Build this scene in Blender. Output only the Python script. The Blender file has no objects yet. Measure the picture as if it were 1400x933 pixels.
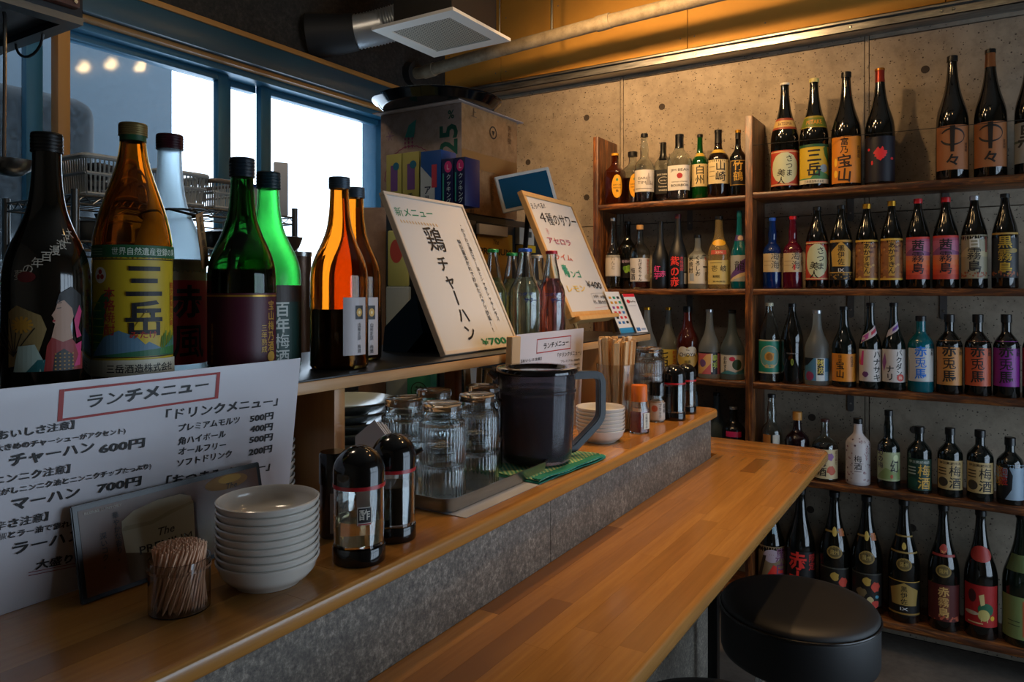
import bpy, bmesh, math, random
from mathutils import Vector, Matrix

# ------------------------------------------------------------------ camera
H = 1.28                       # eye height above the floor
A = math.radians(32.0)
SN, CS = math.sin(A), math.cos(A)
sc = bpy.context.scene
col = sc.collection
cam = bpy.data.cameras.new('camera')
cam.sensor_width = 36.0
cam.lens = 1000.0 / 1400.0 * 36.0
cam.shift_y = -70.5 / 1400.0
cam.clip_start = 0.02
camo = bpy.data.objects.new('camera', cam)
col.objects.link(camo)
camo.location = (0, 0, H)
camo.rotation_euler = (math.radians(90), 0, A)
sc.camera = camo

# ------------------------------------------------------------------ world, exposure
w = bpy.data.worlds.new('overcast_sky')
sc.world = w
w.use_nodes = True
bg = w.node_tree.nodes['Background']
bg.inputs[0].default_value = (0.76, 0.87, 1.0, 1)
bg.inputs[1].default_value = 4.2
sc.view_settings.view_transform = 'Standard'
sc.view_settings.look = 'None'
sc.view_settings.gamma = 1.0
sc.view_settings.exposure = 0.1
sc.view_settings.use_curve_mapping = False

def area_light(name, loc, target, size, sizey, power, color, portal=False):
    l = bpy.data.lights.new(name, 'AREA')
    l.shape = 'RECTANGLE'
    l.size, l.size_y = size, sizey
    l.energy = power
    l.color = color
    if portal:
        l.cycles.is_portal = True
    o = bpy.data.objects.new(name, l)
    o.location = loc
    o.rotation_euler = (Vector(target) - Vector(loc)).to_track_quat('-Z', 'Y').to_euler()
    col.objects.link(o)
    return o

# daylight enters through the kitchen window and through the street-side window
area_light('daylight_kitchen_window', (-2.47, 1.55, 1.67), (0, 1.55, 1.67), 2.2, 0.95, 1, (1, 1, 1), portal=True)
area_light('daylight_street_window', (1.72, 1.85, 0.92), (0, 1.85, 0.92), 2.1, 1.66, 1, (1, 1, 1), portal=True)
SPOT_W = 24.0       # track lamps on the bottle wall
BAR_W = 44.0        # warm downlights over the bar
FILL_E = 24.0     # added unseen fill lamp over the kitchen side
WARM = (1.0, 0.60, 0.27)

# ------------------------------------------------------------------ picture <-> room helpers
def ray(px):
    t = (px - 700.0) / 1000.0
    return (-SN + t * CS, CS + t * SN)
def at_t(px, py, t):
    d = ray(px)
    return Vector((d[0] * t, d[1] * t, H - (py - 396.0) / 1000.0 * t))
def at_z(px, py, Z):
    return at_t(px, py, (H - Z) * 1000.0 / (py - 396.0))
def at_y(px, py, Y):
    return at_t(px, py, Y / ray(px)[1])
def at_x(px, py, X):
    return at_t(px, py, X / ray(px)[0])
def R(d): return math.radians(d)

# ------------------------------------------------------------------ materials
def lin(c):
    if isinstance(c, str):
        c = c.lstrip('#')
        c = [int(c[i:i + 2], 16) / 255.0 for i in (0, 2, 4)]
        return tuple((v / 12.92 if v <= 0.04045 else ((v + 0.055) / 1.055) ** 2.4) for v in c)
    return tuple(c[:3])
MC = {}
def M(color, rough=0.5, metal=0.0, trans=0.0, ior=1.5, coat=0.0, emit=0.0, sheen=0.0):
    key = (color, rough, metal, trans, ior, coat, emit, sheen)
    if key in MC: return MC[key]
    m = bpy.data.materials.new('surface')
    m.use_nodes = True
    b = m.node_tree.nodes['Principled BSDF']
    c = lin(color)
    b.inputs['Base Color'].default_value = (*c, 1)
    b.inputs['Roughness'].default_value = rough
    b.inputs['Metallic'].default_value = metal
    b.inputs['Transmission Weight'].default_value = trans
    b.inputs['IOR'].default_value = ior
    b.inputs['Coat Weight'].default_value = coat
    b.inputs['Coat Roughness'].default_value = 0.08
    b.inputs['Sheen Weight'].default_value = sheen
    if emit:
        b.inputs['Emission Color'].default_value = (*c, 1)
        b.inputs['Emission Strength'].default_value = emit
    MC[key] = m
    return m

class NT:
    def __init__(s, name):
        s.m = bpy.data.materials.new(name); s.m.use_nodes = True
        s.t = s.m.node_tree; s.b = s.t.nodes['Principled BSDF']
    def n(s, typ, **kw):
        x = s.t.nodes.new(typ)
        for k, v in kw.items():
            if k.startswith('i_'):
                x.inputs[k[2:].replace('_', ' ')].default_value = v
            else: setattr(x, k, v)
        return x
    def l(s, a, b): s.t.links.new(a, b)
    def coords(s, scale=(1, 1, 1), rnd=0.0, kind='Object'):
        tc = s.n('ShaderNodeTexCoord'); mp = s.n('ShaderNodeMapping')
        mp.inputs['Scale'].default_value = scale
        s.l(tc.outputs[kind], mp.inputs['Vector'])
        if rnd:
            oi = s.n('ShaderNodeObjectInfo'); mu = s.n('ShaderNodeMath', operation='MULTIPLY')
            mu.inputs[1].default_value = rnd
            s.l(oi.outputs['Random'], mu.inputs[0]); s.l(mu.outputs[0], mp.inputs['Location'])
        return mp.outputs[0]
    def noise(s, vec, scale, detail=4, rough=0.6, dist=0.0):
        x = s.n('ShaderNodeTexNoise'); x.inputs['Scale'].default_value = scale
        x.inputs['Detail'].default_value = detail; x.inputs['Roughness'].default_value = rough
        x.inputs['Distortion'].default_value = dist
        s.l(vec, x.inputs['Vector']); return x.outputs['Fac']
    def ramp(s, fac, stops):
        r = s.n('ShaderNodeValToRGB'); e = r.color_ramp.elements
        while len(e) > 1: e.remove(e[0])
        e[0].position = stops[0][0]; e[0].color = (*lin(stops[0][1]), 1)
        for p, c in stops[1:]:
            k = e.new(p); k.color = (*lin(c), 1)
        s.l(fac, r.inputs['Fac']); return r.outputs['Color']
    def mix(s, fac, a, b, mode='MIX'):
        x = s.n('ShaderNodeMix', data_type='RGBA', blend_type=mode)
        if isinstance(fac, (int, float)): x.inputs[0].default_value = fac
        else: s.l(fac, x.inputs[0])
        for v, i in ((a, 6), (b, 7)):
            if isinstance(v, (str, tuple)): x.inputs[i].default_value = (*lin(v), 1)
            else: s.l(v, x.inputs[i])
        return x.outputs[2]
    def bump(s, h, strength, dist=0.002):
        x = s.n('ShaderNodeBump'); x.inputs['Strength'].default_value = strength
        x.inputs['Distance'].default_value = dist
        s.l(h, x.inputs['Height']); s.l(x.outputs[0], s.b.inputs['Normal'])
    def out(s, color, rough=0.5, **kw):
        if isinstance(color, (str, tuple)): s.b.inputs['Base Color'].default_value = (*lin(color), 1)
        else: s.l(color, s.b.inputs['Base Color'])
        if isinstance(rough, (int, float)): s.b.inputs['Roughness'].default_value = rough
        else: s.l(rough, s.b.inputs['Roughness'])
        for k, v in kw.items(): s.b.inputs[k.replace('_', ' ')].default_value = v
        return s.m

def wood_counter(name, dark, mid, light, axis, rough=0.24):
    k = NT(name)
    sc_ = (1, 0.05, 1) if axis == 'y' else ((0.05, 1, 1) if axis == 'x' else (1, 1, 0.05))
    v = k.coords(sc_, rnd=9.0)
    g = k.noise(v, 150, 5, 0.65, 0.4)
    g2 = k.noise(v, 28, 3, 0.5, 1.2)
    oi = k.n('ShaderNodeObjectInfo')
    base = k.ramp(oi.outputs['Random'], [(0.0, dark), (0.35, mid), (0.75, mid), (1.0, light)])
    c1 = k.mix(k.ramp(g, [(0.35, '#000000'), (0.62, '#ffffff')]), k.mix(0.35, base, dark), base)
    c2 = k.mix(k.ramp(g2, [(0.42, '#8a8a8a'), (0.6, '#ffffff')]), k.mix(0.35, c1, dark), c1)
    v2 = k.coords((1, 1, 1), kind='Generated')
    k.bump(g, 0.06, 0.001)
    return k.out(c2, rough, Coat_Weight=0.35, Coat_Roughness=0.16)
W_BAR_Y = wood_counter('bar_wood_lengthwise', '#85592a', '#b07c3c', '#c08c4a', 'y')
W_BAR_X = wood_counter('bar_wood_crosswise', '#8a5a26', '#b37c3c', '#c48e4a', 'x')
W_PINE = wood_counter('pale_pine', '#9c7040', '#bd8f5a', '#c99d68', 'y', 0.45)
W_PINE_Z = wood_counter('pale_pine_upright', '#9c7040', '#b98a55', '#c99d68', 'z', 0.5)
W_LIGHT = wood_counter('easel_wood', '#b98b50', '#cfa266', '#d9ae72', 'z', 0.5)

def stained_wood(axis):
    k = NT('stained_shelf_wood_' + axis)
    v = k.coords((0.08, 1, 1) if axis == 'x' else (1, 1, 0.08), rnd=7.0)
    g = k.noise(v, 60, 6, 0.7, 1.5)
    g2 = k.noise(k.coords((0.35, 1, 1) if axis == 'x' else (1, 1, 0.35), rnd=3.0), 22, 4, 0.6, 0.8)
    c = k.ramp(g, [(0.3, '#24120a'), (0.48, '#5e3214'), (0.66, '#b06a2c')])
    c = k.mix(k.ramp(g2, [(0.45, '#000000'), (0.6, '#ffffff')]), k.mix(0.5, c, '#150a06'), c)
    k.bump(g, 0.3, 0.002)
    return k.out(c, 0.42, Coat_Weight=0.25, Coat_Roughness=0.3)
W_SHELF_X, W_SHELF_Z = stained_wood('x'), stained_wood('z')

def concrete(name, a, b, pores=True, scale=1.0):
    k = NT(name)
    v = k.coords((1, 1, 1), kind='Object', rnd=5.0)
    n1 = k.noise(v, 2.2 * scale, 6, 0.65, 0.3); n2 = k.noise(v, 26 * scale, 5, 0.7)
    c = k.mix(k.ramp(n1, [(0.35, '#000000'), (0.65, '#ffffff')]), a, b)
    c = k.mix(k.ramp(n2, [(0.3, '#000000'), (0.55, '#ffffff')]), k.mix(0.28, c, '#2c241c'), c)
    if pores:
        for s_, th in ((95, 0.16), (40, 0.07)):
            vo = k.n('ShaderNodeTexVoronoi'); vo.inputs['Scale'].default_value = s_
            k.l(v, vo.inputs['Vector'])
            p = k.ramp(vo.outputs['Distance'], [(th, '#000000'), (th + 0.09, '#ffffff')])
            gate = k.ramp(k.noise(v, s_ * 0.6, 1, 0.5), [(0.5, '#ffffff'), (0.56, '#000000')])
            pg = k.mix(1.0, p, gate, 'LIGHTEN')
            c = k.mix(pg, '#3a2e24', c)
    k.bump(n2, 0.25, 0.003)
    return k.out(c, 0.8)
CONC = concrete('form_concrete', '#8a7d6c', '#a89a86')
FLOOR = concrete('floor_concrete', '#4d4741', '#6b635a', False, 1.6)

def mottled(name, a, b, c3, sx=160, rough=0.55):
    k = NT(name)
    v = k.coords((1, 1, 1))
    n1 = k.noise(v, sx, 5, 0.75); n2 = k.noise(v, 14, 4, 0.6)
    c = k.ramp(n1, [(0.32, a), (0.52, b), (0.7, c3)])
    c = k.mix(k.ramp(n2, [(0.4, '#000000'), (0.62, '#ffffff')]), k.mix(0.4, c, a), c)
    k.bump(n1, 0.15, 0.001)
    return k.out(c, rough)
STONE = mottled('grey_stone_laminate', '#3d3832', '#746c61', '#b0a696', 150)
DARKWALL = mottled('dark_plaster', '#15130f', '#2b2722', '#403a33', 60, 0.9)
CARD = mottled('cardboard', '#8d6238', '#a8794a', '#b5875a', 30, 0.8)
CARD2 = mottled('cardboard_pale', '#8d7a70', '#a29087', '#ab9a90', 30, 0.8)
BOARDUP = mottled('painted_plasterboard', '#bf8a34', '#c48f38', '#c9943c', 5, 0.7)

def glass(color='#ffffff', rough=0.0, ior=1.5):
    return M(color, rough, 0, 1.0, ior)
G_CLEAR = glass('#f6faf9')
def pane_material():
    k = NT('window_glass')
    t = k.t
    lw = k.n('ShaderNodeLayerWeight'); lw.inputs['Blend'].default_value = 0.5
    pw = k.n('ShaderNodeMath', operation='POWER'); pw.inputs[1].default_value = 4.0; k.l(lw.outputs['Facing'], pw.inputs[0])
    fr = k.n('ShaderNodeMath', operation='MULTIPLY_ADD'); fr.inputs[1].default_value = 0.9; fr.inputs[2].default_value = 0.045
    k.l(pw.outputs[0], fr.inputs[0])
    tr = k.n('ShaderNodeBsdfTransparent'); tr.inputs[0].default_value = (0.93, 0.97, 1, 1)
    gl = k.n('ShaderNodeBsdfGlossy'); gl.inputs['Roughness'].default_value = 0.06
    mx = k.n('ShaderNodeMixShader'); df = k.n('ShaderNodeBsdfTranslucent'); df.inputs[0].default_value = (0.55, 0.72, 0.85, 1)
    m2 = k.n('ShaderNodeMixShader')
    dust = k.ramp(k.noise(k.coords((1, 1, 1)), 60, 6, 0.7), [(0.35, (0.015,)*3), (0.75, (0.075,)*3)])
    k.l(fr.outputs[0], mx.inputs[0]); k.l(tr.outputs[0], mx.inputs[1]); k.l(gl.outputs[0], mx.inputs[2])
    k.l(dust, m2.inputs[0]); k.l(mx.outputs[0], m2.inputs[1]); k.l(df.outputs[0], m2.inputs[2])
    k.l(m2.outputs[0], t.nodes['Material Output'].inputs['Surface'])
    return k.m
PANE = pane_material()
STEEL = M('#b9b9b6', 0.28, 1.0)
STEEL2 = M('#7b7b78', 0.35, 1.0)
CHROME = M('#d9dcdc', 0.12, 1.0)
BLACKP = M('#0b0b0c', 0.12, coat=0.3)
BLACKM = M('#0c0c0d', 0.5)
WHITEC = M('#e9e6de', 0.14, coat=0.5)
PAPER = M('#d8d5d6', 0.6)

# ------------------------------------------------------------------ object helpers
def new_mesh(name, bm, mats, parent=None, sharp=40, smooth=True):
    me = bpy.data.meshes.new(name)
    bm.normal_update()
    bm.to_mesh(me); bm.free()
    for m in (mats if isinstance(mats, (list, tuple)) else [mats]): me.materials.append(m)
    if smooth:
        me.polygons.foreach_set('use_smooth', [True] * len(me.polygons))
        me.set_sharp_from_angle(angle=math.radians(sharp))
    o = bpy.data.objects.new(name, me)
    col.objects.link(o)
    if parent is not None: o.parent = parent
    return o
def empty(name, loc=(0, 0, 0), rz=0.0):
    o = bpy.data.objects.new(name, None)
    o.empty_display_size = 0.02
    o.location = loc; o.rotation_euler = (0, 0, rz)
    col.objects.link(o); return o
def tag(o, label, cat, group=None, kind=None):
    if label: o['label'] = label
    if cat: o['category'] = cat
    if group: o['group'] = group
    if kind: o['kind'] = kind
    return o
def thing(name, label, cat, loc=(0, 0, 0), rz=0.0, group=None):
    return tag(empty(name, loc, rz), label, cat, group)
def structure(o):
    o['kind'] = 'structure'; return o
def box_bm(x0, x1, y0, y1, z0, z1, bev=0.0, seg=2, bm=None):
    b = bmesh.new()
    vs = [b.verts.new((x, y, z)) for x in (x0, x1) for y in (y0, y1) for z in (z0, z1)]
    for f in ((0, 1, 3, 2), (4, 6, 7, 5), (0, 4, 5, 1), (2, 3, 7, 6), (0, 2, 6, 4), (1, 5, 7, 3)):
        b.faces.new([vs[i] for i in f])
    if bev > 0:
        bmesh.ops.bevel(b, geom=b.edges[:], offset=bev, segments=seg, affect='EDGES', profile=0.5)
    if bm is None: return b
    return merge(bm, b)
def merge(bm, b, mat=None, mi=None):
    me = bpy.data.meshes.new('tmp'); b.to_mesh(me); b.free()
    if mat is not None: me.transform(mat)
    n0 = len(bm.faces)
    bm.from_mesh(me); bpy.data.meshes.remove(me)
    if mi is not None:
        bm.faces.ensure_lookup_table()
        for f in bm.faces[n0:]: f.material_index = mi
    return bm
def box(name, x0, x1, y0, y1, z0, z1, m, parent=None, bev=0.0, seg=2):
    return new_mesh(name, box_bm(x0, x1, y0, y1, z0, z1, bev, seg), m, parent)
def lathe_bm(prof, n=32, sq=None, bm=None, twist=0.0, flute=None):
    """prof: list of (r, z); sq: exponent of a superellipse cross-section; flute: (count, depth, z0, z1)"""
    b = bmesh.new(); rings = []
    for r, z in prof:
        if r < 1e-6:
            rings.append([b.verts.new((0, 0, z))]); continue
        ring = []
        for i in range(n):
            a = 2 * math.pi * (i + 0.5) / n + twist
            k = 1.0
            if sq:
                p = sq
                k = 1.0 / (abs(math.cos(a)) ** p + abs(math.sin(a)) ** p) ** (1.0 / p)
            if flute and flute[2] <= z <= flute[3]:
                k *= 1 - flute[1] * (0.5 + 0.5 * math.cos(flute[0] * a))
            ring.append(b.verts.new((r * k * math.cos(a), r * k * math.sin(a), z)))
        rings.append(ring)
    for p, q in zip(rings, rings[1:]):
        if len(p) == 1 and len(q) == 1: continue
        for i in range(n):
            j = (i + 1) % n
            if len(p) == 1: b.faces.new((p[0], q[j], q[i]))
            elif len(q) == 1: b.faces.new((p[i], p[j], q[0]))
            else: b.faces.new((p[i], p[j], q[j], q[i]))
    bmesh.ops.recalc_face_normals(b, faces=b.faces[:])
    if bm is None: return b
    return merge(bm, b)
def tube_bm(pts, r, n=8, bm=None, closed=False, cap=True):
    b = bmesh.new(); rings = []
    P = [Vector(p) for p in pts]
    L = len(P)
    rr = r if isinstance(r, (list, tuple)) else [r] * L
    up = None
    for i, p in enumerate(P):
        if closed: d = (P[(i + 1) % L] - P[i - 1])
        else: d = (P[min(i + 1, L - 1)] - P[max(i - 1, 0)])
        d.normalize()
        if up is None:
            up = Vector((0, 0, 1)) if abs(d.z) < 0.9 else Vector((1, 0, 0))
        s = d.cross(up).normalized(); up = s.cross(d).normalized()
        rings.append([b.verts.new(p + (s * math.cos(2 * math.pi * k / n) + up * math.sin(2 * math.pi * k / n)) * rr[i]) for k in range(n)])
    pairs = list(zip(rings, rings[1:])) + ([(rings[-1], rings[0])] if closed else [])
    for p, q in pairs:
        for i in range(n):
            j = (i + 1) % n
            b.faces.new((p[i], p[j], q[j], q[i]))
    if not closed and cap:
        b.faces.new(rings[0][::-1]); b.faces.new(rings[-1])
    bmesh.ops.recalc_face_normals(b, faces=b.faces[:])
    if bm is None: return b
    return merge(bm, b)
def clip_poly(poly, outline):
    """Sutherland-Hodgman, outline convex and counter-clockwise"""
    out = poly
    n = len(outline)
    for i in range(n):
        a, b2 = outline[i], outline[(i + 1) % n]
        inp, out = out, []
        if not inp: return []
        def side(p): return (b2[0] - a[0]) * (p[1] - a[1]) - (b2[1] - a[1]) * (p[0] - a[0])
        for k in range(len(inp)):
            p, q = inp[k], inp[(k + 1) % len(inp)]
            sp, sq_ = side(p), side(q)
            if sp >= 0: out.append(p)
            if (sp >= 0) != (sq_ >= 0):
                t = sp / (sp - sq_)
                out.append((p[0] + t * (q[0] - p[0]), p[1] + t * (q[1] - p[1])))
    return out
def prism_bm(poly, z0, z1, bev=0.0):
    b = bmesh.new()
    lo = [b.verts.new((x, y, z0)) for x, y in poly]
    hi = [b.verts.new((x, y, z1)) for x, y in poly]
    b.faces.new(lo[::-1]); b.faces.new(hi)
    n = len(poly)
    for i in range(n):
        b.faces.new((lo[i], lo[(i + 1) % n], hi[(i + 1) % n], hi[i]))
    bmesh.ops.recalc_face_normals(b, faces=b.faces[:])
    if bev: bmesh.ops.bevel(b, geom=[e for e in b.edges], offset=bev, segments=1, affect='EDGES')
    return b
def quad_slab(c, th, m, name, parent, bev=0.0):
    """c: four corners (bl, br, tr, tl), thickness th towards the back"""
    c = [Vector(v) for v in c]
    nrm = (c[1] - c[0]).cross(c[3] - c[0]).normalized()
    b = bmesh.new()
    f = [b.verts.new(v) for v in c]; k = [b.verts.new(v - nrm * th) for v in c]
    b.faces.new(f); b.faces.new(k[::-1])
    for i in range(4):
        j = (i + 1) % 4
        b.faces.new((f[j], f[i], k[i], k[j]))
    bmesh.ops.recalc_face_normals(b, faces=b.faces[:])
    if bev: bmesh.ops.bevel(b, geom=b.edges[:], offset=bev, segments=2, affect='EDGES')
    return new_mesh(name, b, m, parent)

# ------------------------------------------------------------------ printed matter
GC = {}
def raw_text(t, off):
    c = bpy.data.curves.new('t', 'FONT'); c.body = t; c.size = 1.0
    c.resolution_u = 2; c.offset = off; c.fill_mode = 'FRONT'
    o = bpy.data.objects.new('t', c)
    me = bpy.data.meshes.new_from_object(o)
    vs = [(v.co.x, v.co.y) for v in me.vertices]
    fs = [tuple(p.vertices) for p in me.polygons]
    area = sum(p.area for p in me.polygons)
    cnt = {}
    for f in fs:
        for k in range(len(f)):
            e = (min(f[k], f[k - 1]), max(f[k], f[k - 1])); cnt[e] = cnt.get(e, 0) + 1
    per = sum(math.dist(vs[a], vs[b]) for (a, b), n in cnt.items() if n == 1)
    bpy.data.objects.remove(o); bpy.data.curves.remove(c); bpy.data.meshes.remove(me)
    return vs, fs, area, per
CH = {}
def one_char(ch, bold):
    """outline of one character, thickened as far as its shape allows, and its advance"""
    key = (ch, round(bold, 4))
    if key in CH: return CH[key]
    if (ch, 'adv') not in CH:
        a, b2 = raw_text(ch, 0), raw_text(ch + ch, 0)
        adv = (max(v[0] for v in b2[0]) - max(v[0] for v in a[0])) if a[0] else 0.3
        CH[(ch, 'adv')] = (a, adv)
    a, adv = CH[(ch, 'adv')]
    best = a
    if a[0]:
        bold = min(bold, 0.24 / max(a[3], 1.0))
        for k in (1.0, 0.75, 0.5, 0.3, 0.15):
            t = raw_text(ch, bold * k)
            if ch != '¥' and t[2] >= a[2] + 0.86 * bold * k * a[3] and t[2] <= a[2] + 1.06 * bold * k * a[3]:
                best = t; break
    CH[key] = (best[0], best[1], adv)
    return CH[key]
def glyphs(s, bold):
    bold = min(bold, 0.012) if bold <= 0.02 else 0.012 + (bold - 0.02) * 0.35
    key = (s, round(bold, 4))
    if key not in GC:
        vs, fs, x = [], [], 0.0
        for ch in s:
            v, f, adv = one_char(ch, bold)
            n = len(vs)
            vs += [(p[0] + x, p[1]) for p in v]; fs += [tuple(i + n for i in q) for q in f]
            x += adv
        GC[key] = (vs, fs)
    return GC[key]
class Art:
    """flat print: shapes and lettering laid out in the (u, v) metres of a label"""
    def __init__(s): s.it = []; s.layer = 0; s.hold = False
    def add(s, vs, fs, color, rough=0.5, metal=0.0):
        s.it.append((vs, fs, (color, rough, metal), s.layer))
    def poly(s, pts, color, rough=0.5, metal=0.0):
        if not s.hold: s.layer += 1
        s.add(list(pts), [tuple(range(len(pts)))], color, rough, metal)
    def rect(s, u0, v0, u1, v1, color, **k): s.poly([(u0, v0), (u1, v0), (u1, v1), (u0, v1)], color, **k)
    def ell(s, u, v, ru, rv, color, n=20, **k):
        s.poly([(u + ru * math.cos(2 * math.pi * i / n), v + rv * math.sin(2 * math.pi * i / n)) for i in range(n)], color, **k)
    def line(s, p, q, w_, color):
        p, q = Vector(p), Vector(q); d = (q - p).normalized(); n = Vector((-d.y, d.x)) * w_ / 2
        s.poly([tuple(p - n), tuple(q - n), tuple(q + n), tuple(p + n)], color)
    def frame(s, u0, v0, u1, v1, w_, color, w2=None):
        w2 = w2 or w_
        s.rect(u0, v0, u0 + w2, v1, color); s.rect(u1 - w2, v0, u1, v1, color)
        s.rect(u0 + w2, v0, u1 - w2, v0 + w_, color); s.rect(u0 + w2, v1 - w_, u1 - w2, v1, color)
    def text(s, t, p, h, color, q=None, bold=0.012, anchor='c', vert=False, shear=0.0, jit=0.0, metal=0.0, rough=0.5, width=None, pitch=1.0):
        """p anchor; q: end of the baseline (fits the run between p and q); vert: column running down from p"""
        s.layer += 1
        rnd = random.Random(hash_s(t))
        if vert:
            for i, ch in enumerate(t):
                if ch == ' ': continue
                vs, fs = glyphs(ch, bold)
                if not vs: continue
                cy = -(i + 0.5) * h * pitch
                rot = ch in 'ー~'
                out = []
                a = rnd.uniform(-jit, jit)
                for x, y in vs:
                    x, y = x - 0.5, y - 0.38
                    if rot: x, y = -y, x
                    x, y = x * math.cos(a) - y * math.sin(a), x * math.sin(a) + y * math.cos(a)
                    x += shear * y
                    out.append((p[0] + x * h, p[1] + cy + y * h))
                s.add(out, fs, color, rough, metal)
            return
        vs, fs = glyphs(t, bold)
        if not vs: return
        x0, x1 = min(v[0] for v in vs), max(v[0] for v in vs)
        k = (width / (x1 - x0)) if width else h
        if q is not None:
            d = Vector(q) - Vector(p); k = d.length / (x1 - x0); d.normalize()
            n = Vector((-d.y, d.x)); P0 = Vector(p)
            out = []
            for x, y in vs:
                w_ = P0 + d * ((x - x0) * k + shear * y * h) + n * (y * h)
                out.append((w_.x, w_.y))
        else:
            off = {'c': (x0 + x1) / 2, 'l': x0, 'r': x1}[anchor]
            out = [(p[0] + (x - off + shear * y) * k, p[1] + (y - 0.38) * h) for x, y in vs]
        s.add(out, fs, color, rough, metal)
    def build(s, name, parent, mapf, cut=None, base=0.0004, step=0.00012):
        if not s.it: return None
        step = min(step, 0.0014 / max(s.layer, 1))
        bm = bmesh.new(); mats = []; keys = {}
        lay = bm.verts.layers.int.new('lay')
        for vs, fs, key, layer in s.it:
            if key not in keys:
                keys[key] = len(mats); mats.append(M(key[0], key[1], key[2]))
            bv = []
            for u, v in vs:
                x = bm.verts.new((u, v, 0)); x[lay] = layer; bv.append(x)
            for f in fs:
                try: F = bm.faces.new([bv[i] for i in f])
                except ValueError: continue
                F.material_index = keys[key]
        if cut:
            us = [v.co.x for v in bm.verts]
            k0, k1 = math.ceil(min(us) / cut), math.floor(max(us) / cut)
            for k in range(k0, k1 + 1):
                bmesh.ops.bisect_plane(bm, geom=bm.verts[:] + bm.edges[:] + bm.faces[:], plane_co=(k * cut, 0, 0), plane_no=(1, 0, 0))
        for v in bm.verts:
            l = v[lay]
            if l == 0: l = max([w_[lay] for e in v.link_edges for w_ in e.verts] or [1])
            v.co = mapf(v.co.x, v.co.y, base + l * step)
        return new_mesh(name, bm, mats, parent, smooth=False)
def hash_s(t): return sum((i + 1) * ord(c) for i, c in enumerate(t))
class Plane:
    def __init__(s, bl, br, tl):
        s.o = Vector(bl); s.U = (Vector(br) - s.o).normalized()
        v = Vector(tl) - s.o
        s.N = s.U.cross(v).normalized(); s.V = s.N.cross(s.U).normalized()
        s.w = (Vector(br) - s.o).length; s.h = v.dot(s.V)
    def map(s, u, v, off): return s.o + s.U * u + s.V * v + s.N * off
    def uv(s, px, py):
        d = at_t(px, py, 1.0) - Vector((0, 0, H))
        c = Vector((0, 0, H))
        t = (s.o - c).dot(s.N) / d.dot(s.N)
        q = c + d * t - s.o
        return (q.dot(s.U), q.dot(s.V))

# ================================================================== THE ROOM
XW, YB, XR, YN, ZC = -2.28, 3.05, 1.60, -1.6, 2.78
structure(box('floor', XW - 0.2, XR + 0.2, YN - 0.2, YB + 0.2, -0.12, -0.004, M('#2b2724', 0.9)))
fl = bpy.data.objects['floor']
for i in range(4):
    for j in range(5):
        x0 = XW + i * 0.97; y0 = YN + j * 0.93
        box('floor_slab', x0 + 0.002, x0 + 0.968, y0 + 0.002, y0 + 0.928, -0.004, 0.0, FLOOR, fl)
structure(box('ceiling', XW - 0.2, XR + 0.2, YN - 0.2, YB + 0.2, ZC, ZC + 0.1, M('#a8a094', 0.9)))
# wall with the kitchen window
WY0, WY1, WZ0, WZ1 = 0.45, 2.63, H - 0.12, H + 0.835
b = bmesh.new()
for a_ in ((YN, WY0, 0, ZC), (WY1, YB, 0, ZC), (WY0, WY1, 0, WZ0), (WY0, WY1, WZ1, ZC)):
    box_bm(XW - 0.2, XW, a_[0], a_[1], a_[2], a_[3], bm=b)
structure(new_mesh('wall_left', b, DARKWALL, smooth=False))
FR = M('#2f6a88', 0.35, 0.2)
win = structure(empty('window_1', (XW - 0.12, 1.5, WZ0)))
def wpart(name, y0, y1, z0, z1, x0, x1, m, bev=0.002):
    o = box(name, x0, x1, y0, y1, z0, z1, m, None, bev)
    o.parent = win; o.matrix_parent_inverse = Matrix.Translation(win.location).inverted(); return o
wpart('window_head', WY0, WY1, WZ1 - 0.035, WZ1, XW - 0.19, XW - 0.03, FR)
wpart('window_sill', WY0, WY1, WZ0, WZ0 + 0.03, XW - 0.19, XW - 0.02, FR)
wpart('window_jamb', WY1 - 0.035, WY1, WZ0, WZ1, XW - 0.19, XW - 0.03, FR)
wpart('window_jamb', WY0, WY0 + 0.035, WZ0, WZ1, XW - 0.19, XW - 0.03, FR)
for (y0, y1, xo) in ((1.715, 1.760, -0.07), (1.775, 1.80, -0.11), (1.915, 1.965, -0.08), (1.062, 1.108, -0.06)):
    wpart('sash_stile', y0, y1, WZ0 + 0.03, WZ1 - 0.035, XW + xo - 0.03, XW + xo, FR)
for (y0, y1, xo) in ((1.108, 1.715, -0.085), (1.80, 1.915, -0.125), (1.965, 2.595, -0.10), (0.485, 1.062, -0.085)):
    wpart('sash_rail', y0, y1, WZ1 - 0.06, WZ1 - 0.035, XW + xo - 0.02, XW + xo + 0.015, FR)
    wpart('glass_pane', y0, y1, WZ0 + 0.03, WZ1 - 0.06, XW + xo - 0.004, XW + xo, PANE, 0)
TRIMW = M('#a9783c', 0.45)
structure(box('trim_1', XW, XW + 0.035, WY0 - 0.1, WY1 + 0.12, H + 0.925, H + 0.945, TRIMW, None, 0.002))
structure(box('trim_2', XW - 0.02, XW + 0.03, WY0 - 0.1, WY1 + 0.12, H + 0.837, H + 0.925, M('#234656', 0.35), None, 0.002))
structure(box('trim_3', XW - 0.03, XW + 0.012, 1.115, 1.150, WZ0, H + 0.835, TRIMW, None, 0.002))
structure(box('trim_4', XW - 0.03, XW + 0.004, 1.15, WY1, H + 0.822, H + 0.836, TRIMW, None, 0.001))

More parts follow.
